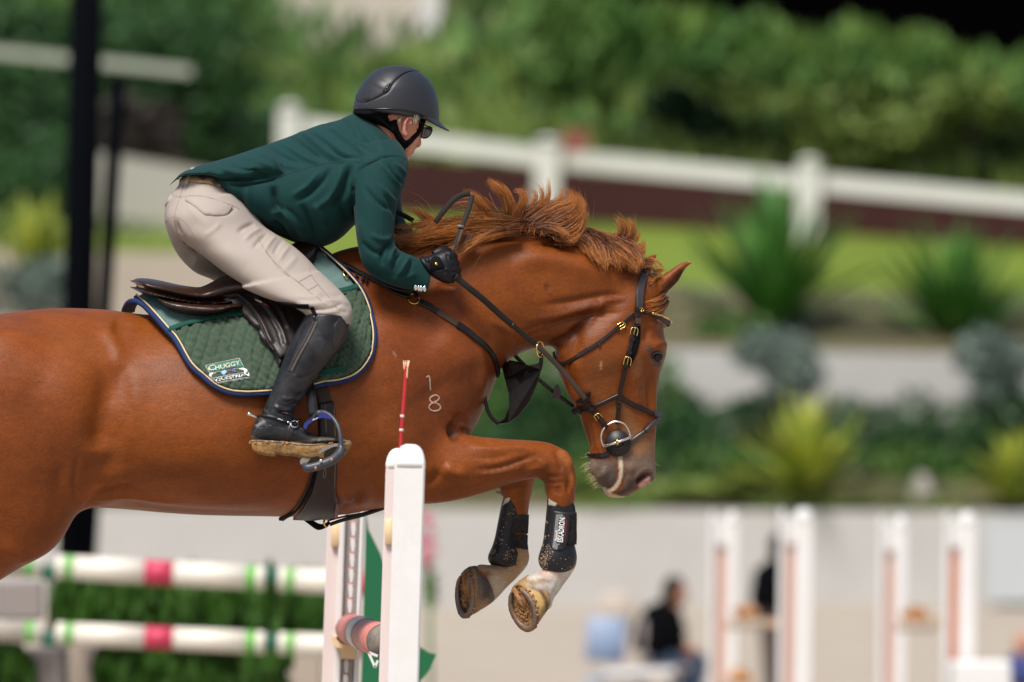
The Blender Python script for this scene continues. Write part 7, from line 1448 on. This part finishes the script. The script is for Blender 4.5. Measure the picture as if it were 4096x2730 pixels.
newobj('stick', *tube_geo(cr(np.array([P(x * K1, y * K1, NY + .12) for x, y in ((917, 1075), (920, 1035), (923, 980), (928, 920), (932, 865), (933, 838))]), 3), [.0050, .0050, .0045, .0048, .0042, .0042], 10), mat('red_plastic', (.52, .02, .03), .4, noise=(40, .4, .6)), fs)
newobj('frayed_tip', *merge([tube_geo(np.array([P((933 + dx) * K1, y0 * K1, NY + .118), P((934 + dx * 1.6) * K1, 829 * K1, NY + .118)]).repeat(1, 0)[[0, 0, 1]] + np.array([[0, 0, 0], [0, 0, .004], [0, 0, 0]]), [.0016, .002, .0012], 6) for dx, y0 in ((-4, 850), (-1, 856), (2, 870), (4, 848))]), m_cup, fs)
newobj('tape_ring', *merge([tube_geo(np.array([P(x * K1, y * K1, NY + .12), P((x + .2) * K1, (y - 3) * K1, NY + .12), P((x + .4) * K1, (y - 6) * K1, NY + .12)]), .0056, 10) for x, y in ((924, 960), (922, 992))]), m_pink, fs)
# far stand beyond the horse
FY = 1.3; FX2 = 786.
s2 = empty('jump_stand', lean(795, 1100, 782, 1568, FY)[1]); tag(s2, 'white jump stand with keyhole track beyond the horse belly', 'jump stand')
upright('upright', 775, 1060, 757, 1568, FY + .02, 34 / FX2, .06, m_pink, s2)
upright('track_flange', 792, 1060, 775, 1568, FY, 14 / FX2, .06, m_wplast, s2, False)
upright('keyhole_track', 815, 1060, 796, 1568, FY + .01, 34 / FX2, .04, m_greyt, s2, False)
upright('track_flange', 838, 1060, 818, 1568, FY, 10 / FX2, .06, m_wplast, s2, False)
newobj('pin_holder', *box_geo(P(*fx('R', [(592, 378)])[0], FY - .02), (.014, .008, .036), None, .002), m_cup, s2)
m_kh = mat('keyhole_recess', (.42, .24, .19), .7); m_kl = mat('light_through_slot', (.66, .64, .66), .6)
for (x, y) in ((731, 320), (726, 446), (720, 570), (714, 692), (708, 816), (702, 938), (674, 1420), (668, 1540)):
    c = P(*fx('R', [(x, y - 22)])[0], FY - .0115); Rr = .0105
    newobj('keyhole', *tube_geo(np.array([c, c + [0, .001, 0], c + [0, .002, 0]]), Rr, 18), m_kh, s2)
    k = [( -.006, .004), (.006, .004), (.0075, -.008), (.004, -.034), (-.004, -.034), (-.0075, -.008)]
    V = [c + np.array([i, -.0012, j]) for i, j in k] + [c + np.array([i, .001, j]) for i, j in k]
    newobj('keyhole_slot', V, [tuple(range(6)), tuple(range(6, 12))[::-1]] + [(i, i + 6, (i + 1) % 6 + 6, (i + 1) % 6) for i in range(6)], m_kl, s2, smooth=False)
cup = empty('pole_cup', P(*fx('R', [(660, 1300)])[0], FY - .04)); tag(cup, 'cream plastic cup holding the red and white pole on its stand', 'pole cup')
slab('cradle', 'R', [(552, 1198), (580, 1215), (620, 1250), (680, 1268), (735, 1262), (790, 1296), (745, 1300), (600, 1290), (572, 1275)], FY - .10, .08, m_cup, cup)
slab('shank', 'R', [(620, 1290), (748, 1300), (744, 1384), (628, 1380)], FY - .07, .05, m_cup, cup)
slab('pole_cradle_back', 'R', [(560, 1205), (640, 1190), (740, 1255), (620, 1260)], FY - .03, .02, m_cup, cup)
# the pole resting between the stands
pa = P(*fx('R', [(712, 1142)])[0], FY - .02); pbb = P(*fx('R', [(1000, 1247)])[0], NY + .19)
pl = empty('jump_pole', pa); tag(pl, 'red and white striped jump pole with dark end lying between two stands', 'jump pole')
Lp = np.linalg.norm(pbb - pa)
def seg(t0, t1, m, nm, r=.0455): newobj(nm, *cyl_geo(pa + (pbb - pa) * t0, pa + (pbb - pa) * t1, r, seg=36), m, pl)
seg(-.04, .306, m_pred, 'red_band'); seg(.307, .52, m_pwht, 'white_band', .0460); seg(.521, .93, m_pred, 'red_band'); seg(.932, .99, m_pgry, 'end_band', .0458)
newobj('band_edge', *merge([cyl_geo(pa + (pbb - pa) * t, pa + (pbb - pa) * (t + .008), .0464, seg=36) for t in (.304, .330, .490, .515)]), mat('grey_tape', (.16, .15, .14), .5), pl)
# green wing of the far stand
wg = empty('jump_wing', P(850 * K1, 1560 * K1, FY + .5)); tag(wg, 'dark green curved wing panel beside the white stands', 'jump wing')
slab('panel', 'R', [(780, 1900), (800, 1400), (815, 900), (826, 500), (832, 200), (850, 340), (895, 430), (945, 530), (1000, 700), (1060, 900), (1130, 1100), (1230, 1260), (1330, 1330), (1400, 1345), (1350, 1460), (1270, 1560), (1200, 1900)], FY + .8, .03, m_wgreen, wg)
pk = W(985, 1245, 30); pe = empty('flower_pot', pk - np.array([0, 0, 1.2])); tag(pe, 'blurred pink flowers right of the front white post', 'flowers')
leafcloud('blossom', [(pk[0] - .02, pk[1], pk[2] + .02, .06, .06, .13), (pk[0], pk[1], pk[2] - .08, .05, .05, .08)], 110, .025, mat('pink_petals', (.66, .05, .16), .6), 4, pe)
leafcloud('leaf', [(pk[0], pk[1] + .1, pk[2] - .25, .05, .05, .15)], 100, .03, m_leaf, 5, pe)
newobj('stalk', *tube_geo(np.array([pk - [0, 0, 1.3], pk - [0, 0, .6], pk - [0, 0, .1]]), .012, 8), m_leaf, pe)

m_block_w = mat('weathered_wood', (.22, .20, .16), .9)
# ---- second obstacle, far left: white poles with green and pink bands, hedge filler
BD = 24.0; kx = 12026 / BD
m_pw2 = mat('cream_white_pole', (.74, .69, .60), .5, noise=(3, .2, .85)); m_pg2 = mat('bright_green_band', (.12, .42, .06), .5); m_pp2 = mat('pink_band', (.52, .035, .09), .5); m_cupg = mat('dark_green_cup', (.012, .10, .060), .5)
def bgpole(x0, y0, x1, y1, dia, bands, lbl):
    a = W(x0, y0, BD); b = W(x1, y1, BD); e = empty('jump_pole', a); tag(e, lbl, 'jump pole', None); r = dia / 2 / kx
    xs = [x0]; 
    for (c, w_, m) in bands: xs += [c - w_ / 2, c + w_ / 2]
    xs.append(x1)
    def at(x): t = (x - x0) / (x1 - x0); return a + (b - a) * t
    for i in range(len(xs) - 1):
        m = m_pw2 if i % 2 == 0 else bands[i // 2][2]
        if xs[i + 1] - xs[i] > 2: newobj('white_band' if i % 2 == 0 else 'colour_band', *cyl_geo(at(xs[i]), at(xs[i + 1]), r * (1 if i % 2 == 0 else 1.01), seg=24), m, e)
    return e
for y, dy, w_ in ((1302, 22, 56), (1455, 18, 52)):
    l = 'upper' if y == 1302 else 'lower'
    def yy(x): return y + dy * (x - 110) / 640 * 1.6
    bgpole(-500, yy(-500), 98, yy(98), w_, [(70, 17, m_pg2), (-150, 70, m_pp2)], 'white pole cut by the left edge, %s row, ending at green cup' % l)
    bgpole(130, yy(130), 608, yy(608), w_, [(160, 18, m_pg2), (366, 66, m_pp2), (577, 22, m_pg2)], '%s white pole with pink middle band, behind the horse hind leg' % l)
    bgpole(640, yy(640), 940, yy(940), w_, [(668, 18, m_pg2), (860, 66, m_pp2)], '%s white pole with a green band, running behind the near white stand' % l)
for i, (x, l) in enumerate(((114, 'dark green upright between the poles at far left'), (622, 'dark green upright between the poles behind the horse belly'))):
    a = W(x, 1322, BD + .75); b = np.array([a[0], a[1], 0]); e = empty('jump_stand', b); tag(e, l, 'jump stand'); newobj('upright', *beam_geo(b, a, 12 / kx, .06), m_block_w, e, smooth=False)
    for y in (1302, 1455): c = W(x, y + 26 + (6 if i else 0), BD + .02); newobj('cup', *box_geo(c + np.array([0, 0, .025]), (.034, .05, .034), None, .003), m_cupg, e)
    newobj('foot', *box_geo(b + np.array([0, 0, .04]), (.05, .4, .04), None, .01), m_cupg, e)
# hedge filler and beige blocks
def hedgebox(x0, x1, y0, y1, D, lbl, seed, m=None):
    a = W(x0, y0, D); b = W(x1, y1, D); e = empty('hedge', np.array([(a[0] + b[0]) / 2, a[1], max(b[2], 0)])); tag(e, lbl, 'hedge'); R = random.Random(seed); bl = []
    for _ in range(60): bl.append((R.uniform(a[0] + .05, b[0] - .05), a[1] + R.uniform(0, .2), R.uniform(b[2] + .05, a[2] - .05), .10, .08, .10))
    leafcloud('foliage', bl, 6500, .055, m or mat('hedge_green%d' % seed, (.028, .092, .008), .6, .3, noise=[(4, .7, (.011, .040, .006)), (12, .7, (.052, .125, .012))]), seed, e, .75)
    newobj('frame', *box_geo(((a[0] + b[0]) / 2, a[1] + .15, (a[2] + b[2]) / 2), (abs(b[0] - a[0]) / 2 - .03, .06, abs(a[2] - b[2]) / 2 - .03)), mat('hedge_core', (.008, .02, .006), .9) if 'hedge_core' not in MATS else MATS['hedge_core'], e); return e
hedgebox(132, 640, 1342, 1432, BD + .35, 'upper green hedge panel between the striped poles', 11); hedgebox(228, 660, 1490, 1700, BD + .4, 'lower green hedge panel under the striped poles', 12)
hedgebox(640, 740, 1350, 1432, BD + .7, 'small green hedge panel left of the keyhole stand', 13); hedgebox(-60, 60, 1490, 1700, BD + .4, 'dark hedge panel in the lower left corner', 14)
m_block = mat('grey_mauve_block', (.27, .235, .225), .8, noise=(2, .2, .85)); m_block2 = mat('beige_block', (.42, .345, .28), .85, noise=(2, .3, .8))
def block(nm, x0, x1, y0, y1, D, d, m, lbl):
    a = W(x0, y0, D); b = W(x1, y1, D); z0 = b[2]; c = ((a[0] + b[0]) / 2, a[1] + d / 2, (a[2] + z0) / 2); tag(newobj(nm, *box_geo(c, (abs(b[0] - a[0]) / 2, d / 2, abs(a[2] - z0) / 2), None, .015), m, None, smooth=False), lbl, 'block')
block('filler_board', -60, 100, 1336, 1424, BD + .3, .05, m_block, 'grey board between the poles at the left edge'); block('filler_block', 62, 150, 1490, 1900, BD + .5, .3, m_block, 'grey filler block under the left poles')
block('filler_block', 152, 205, 1340, 1900, BD + 1.0, .2, m_block2, 'beige upright block right of the green upright at left'); block('filler_block', 205, 240, 1490, 1900, BD + 1.3, .2, m_block2, 'low beige block left of the lower hedge'); block('filler_block', 660, 745, 1430, 1900, BD + 1.6, .2, m_block2, 'beige block left of the keyhole stand')

# ---- white wing stands on the right
SD = 31.0; ks = 12026 / SD
m_oran = mat('faded_orange', (.64, .24, .12), .6); m_opink = mat('salmon_strip', (.64, .40, .32), .6)
def wing(x, yt, wl, gap, lbl, strip, D, rw=26, group='white jump stands in the background on the right'):
    k = 12026 / D; e = empty('jump_stand', np.array([W(x, yt, D)[0], D - CAMD, 0])); tag(e, lbl, 'jump stand', group)
    for i, (dx, w_) in enumerate(((-wl / 2 + 5, 12), (wl / 2 - rw / 2, rw))):
        a = W(x + dx, yt, D); b = W(x + dx - 6, 1700, D); b = a + (b - a) * (a[2] / (a[2] - b[2])); newobj('upright', *beam_geo(b, a, w_ / k, .07), m_wplast, e, smooth=False)
        newobj('post_cap', *ball(a, (w_ / k * .62, .045, .055), 12, 8), m_wplast, e)
    a = W(x - wl / 2 + 11 + gap / 2, yt + 46, D + .05); b = W(x - wl / 2 + 5 + gap / 2, 1700, D + .05); b = a + (b - a) * (a[2] / (a[2] - b[2]))
    newobj('inner_strip', *beam_geo(b, a, gap / k, .03), strip, e, smooth=False)
    newobj('cross_bar', *beam_geo(W(x - wl / 2 + 4, yt + 28, D + .02), W(x + wl / 2 - 4, yt + 28, D + .02), 62 / k, .03), m_wplast, e, smooth=False)
    newobj('foot', *box_geo(np.array([e.location[0], e.location[1], .05]), (.10, .4, .05), None, .01), m_wplast, e)
wing(1664, 1194, 64, 26, 'leftmost white stand of the right group, behind the seated person', m_opink, 31.5); wing(1829, 1190, 74, 24, 'second white stand from left, hiding the figure in black', m_opink, 29.5, 38); wing(2052, 1206, 62, 24, 'third white stand from left, with an orange flower box beside it', m_opink, 31.5); wing(2206, 1198, 72, 22, 'rightmost white stand with strong orange strip and low white box', m_oran, 29.5, 38)
m_of = mat('orange_petals', (.60, .30, .12), .6)
for i, (x, y, l) in enumerate(((1712, 1412, 'orange flowers on the beam between the left pair of white stands'), (2104, 1416, 'orange flowers on the beam between the right pair of white stands'), (1700, 1560, 'lowest orange flowers at the bottom edge between the left stands'))):
    c = W(x, y, 31); e = empty('flower_box', c - np.array([0, 0, .1])); tag(e, l, 'flowers'); leafcloud('blossom', [(c[0], c[1], c[2], .07, .06, .05)], 110, .03, m_of, 30 + i, e); newobj('trough', *box_geo(c - np.array([0, 0, .06]), (.11, .06, .03), None, .005), m_block2, e)
for i, (x0, x1, y, l) in enumerate(((1690, 1790, 1432, 'tan plank between the left pair of white stands'), (2075, 2180, 1432, 'tan plank between the right pair of white stands'))):
    tag(newobj('plank', *beam_geo(W(x0, y, 31), W(x1, y, 31), 20 / ks, .04), mat('tan_plank%d' % i, (.45, .32, .20), .8), None, smooth=False), l, 'plank')
block('white_box', 2190, 2330, 1522, 1800, 29, .4, m_wplast, 'low white box beside the rightmost white stand')
# ---- people
def person(lbl, joints, radii, edges, D, top, legs, hairc, headc, headr, torsoN, flip=1):
    e = empty('person', W(*joints[0], D)); tag(e, lbl, 'person'); k = 12026 / D
    parts = []
    for (i, j, r0, r1, dy) in edges:
        a = W(*joints[i], D + dy[0]); b = W(*joints[j], D + dy[1]); parts.append(tube_geo(np.array([a + (b - a) * t for t in np.linspace(0, 1, 5)]), [r0 * .9, r0, (r0 + r1) / 2, r1, r1 * .9], 12)); parts.append(ball(a, r0, 12, 8)); parts.append(ball(b, r1, 12, 8))
    return e, parts
m_ps = mat('skin_far', (.42, .20, .13), .6); m_pk = mat('black_jumper', (.002, .002, .003), .9, .05); m_jean = mat('blue_jeans', (.028, .055, .105), .8); m_hd = mat('dark_hair', (.014, .008, .006), .8, .1)
SDp = 42.0
def limb(pts, r): return tube_geo(cr(np.array([W(x, y, SDp + d) for x, y, d in pts]), 4), r, 12)
e = empty('person', W(1515, 1500, SDp)); tag(e, 'seated person in black top and blue jeans, bending forward', 'person')
remesh('body', [ball(W(1556, 1364, SDp), (.085, .10, .12), 16, 12), limb([(1545, 1395, 0), (1525, 1440, 0), (1512, 1500, 0)], [.06, .17, .16]), limb([(1512, 1495, 0), (1580, 1515, -.1), (1600, 1525, -.1)], [.12, .09, .07]), limb([(1600, 1525, -.1), (1590, 1590, -.1), (1585, 1640, -.1)], [.07, .055, .045]), limb([(1535, 1420, -.15), (1548, 1470, -.2), (1585, 1490, -.2), (1600, 1500, -.2)], [.06, .05, .04, .03])], .02, 3, m_ps, e)
newobj('jumper', *limb([(1548, 1393, 0), (1530, 1420, 0), (1516, 1460, 0), (1506, 1505, 0)], [.07, .19, .21, .20]), m_pk, e); newobj('sleeve', *limb([(1538, 1418, -.16), (1550, 1466, -.2), (1572, 1486, -.2)], [.08, .065, .05]), m_pk, e)
newobj('trousers', *limb([(1508, 1500, 0), (1545, 1512, -.05), (1590, 1518, -.1), (1600, 1530, -.1), (1592, 1580, -.1), (1586, 1620, -.1)], [.17, .14, .10, .09, .075, .06]), m_jean, e); newobj('trousers', *limb([(1508, 1505, .1), (1550, 1530, .1), (1565, 1540, .1), (1560, 1640, .1)], [.16, .11, .09, .06]), m_jean, e)
newobj('hair', *merge([ball(W(1549, 1358, SDp + .01), (.095, .11, .125), 16, 12), limb([(1540, 1365, 0), (1532, 1400, 0), (1528, 1430, 0)], [.07, .06, .02])]), m_hd, e); newobj('shoe', *ball(W(1592, 1650, SDp - .1), (.13, .05, .05)), m_pk, e)
ch = empty('folding_chair', W(1505, 1560, SDp)); tag(ch, 'grey folding chair under the seated person', 'chair'); newobj('seat', *box_geo(W(1520, 1535, SDp), (.24, .22, .02), None, .005), m_block, ch); newobj('backrest', *box_geo(W(1478, 1480, SDp + .05), (.02, .22, .2), None, .005), m_block, ch)
for dx, dy in ((-36, .2), (36, .2), (-36, -.2), (36, -.2)): t = W(1520 + dx, 1540, SDp + dy); newobj('leg', *tube_geo(np.array([t, t * [1, 1, .5], t * [1, 1, 0]]), .012, 8), m_block, ch)
SDp = 43.0; e = empty('person', W(1775, 1400, SDp)); tag(e, 'standing person in black, mostly hidden behind the second white stand', 'person')
remesh('body', [ball(W(1792, 1262, SDp), (.085, .10, .12), 14, 10), limb([(1790, 1290, 0), (1786, 1340, 0), (1784, 1420, 0)], [.06, .17, .14]), limb([(1784, 1410, 0), (1780, 1480, 0), (1778, 1640, 0)], [.10, .08, .05])], .02, 3, m_ps, e)
newobj('coat', *limb([(1792, 1288, 0), (1786, 1320, 0), (1780, 1370, 0), (1778, 1400, 0)], [.07, .19, .20, .19]), m_pk, e); newobj('trousers', *limb([(1780, 1395, 0), (1776, 1480, 0), (1774, 1640, 0)], [.16, .10, .06]), mat('brown_trousers', (.09, .065, .055), .8), e); newobj('hair', *ball(W(1790, 1258, SDp), (.092, .105, .125)), m_hd, e)
SDp = 40.0; e = empty('person', W(2350, 1560, SDp)); tag(e, 'small figure in blue at the right edge of the picture', 'person')
remesh('body', [ball(W(2352, 1485, SDp), (.08, .09, .11), 14, 10), limb([(2350, 1510, 0), (2350, 1560, 0), (2350, 1620, 0)], [.06, .14, .13])], .02, 3, m_ps, e)
newobj('top', *limb([(2350, 1506, 0), (2348, 1530, 0), (2350, 1570, 0)], [.07, .15, .15]), mat('blue_top', (.03, .045, .16), .8), e); newobj('trousers', *limb([(2350, 1565, 0), (2350, 1640, 0)] + [(2350, 1660, 0)], [.15, .10, .08]), m_pk, e)
def chair(x, y, D, m, lbl):
    e = empty('garden_chair', W(x, y + 90, D)); tag(e, lbl, 'chair'); k = 12026 / D; b = W(x, y, D)
    newobj('backrest', *box_geo(b, (.15, .03, .17), Matrix.Rotation(.1, 3, 'Y'), .02), m, e); newobj('seat', *box_geo(b + np.array([.06, -.25, -.28]), (.19, .2, .02), None, .01), m, e)
    for dx, dy in ((-.15, 0), (.26, 0), (-.15, -.45), (.26, -.45)): t = b + np.array([dx, dy, -.30]); newobj('leg', *tube_geo(np.array([t, t * [1, 1, .5], t * [1, 1, .0]]), .02, 8), m, e)
chair(1392, 1470, 40, mat('light_blue_plastic', (.24, .31, .44), .5), 'light blue chair left of the seated person'); chair(1418, 1408, 46, mat('cream_plastic', (.42, .36, .30), .6), 'cream chair behind the light blue chair')
tb = W(1470, 1545, 39.5); e = empty('table', tb * [1, 1, 0]); tag(e, 'pale grey low table in front of the light blue chair', 'table'); newobj('tabletop', *box_geo(tb, (.26, .25, .02), None, .005), m_wplast, e); newobj('leg', *tube_geo(np.array([tb, tb * [1, 1, .5], tb * [1, 1, 0]]), .03, 8), m_wplast, e)
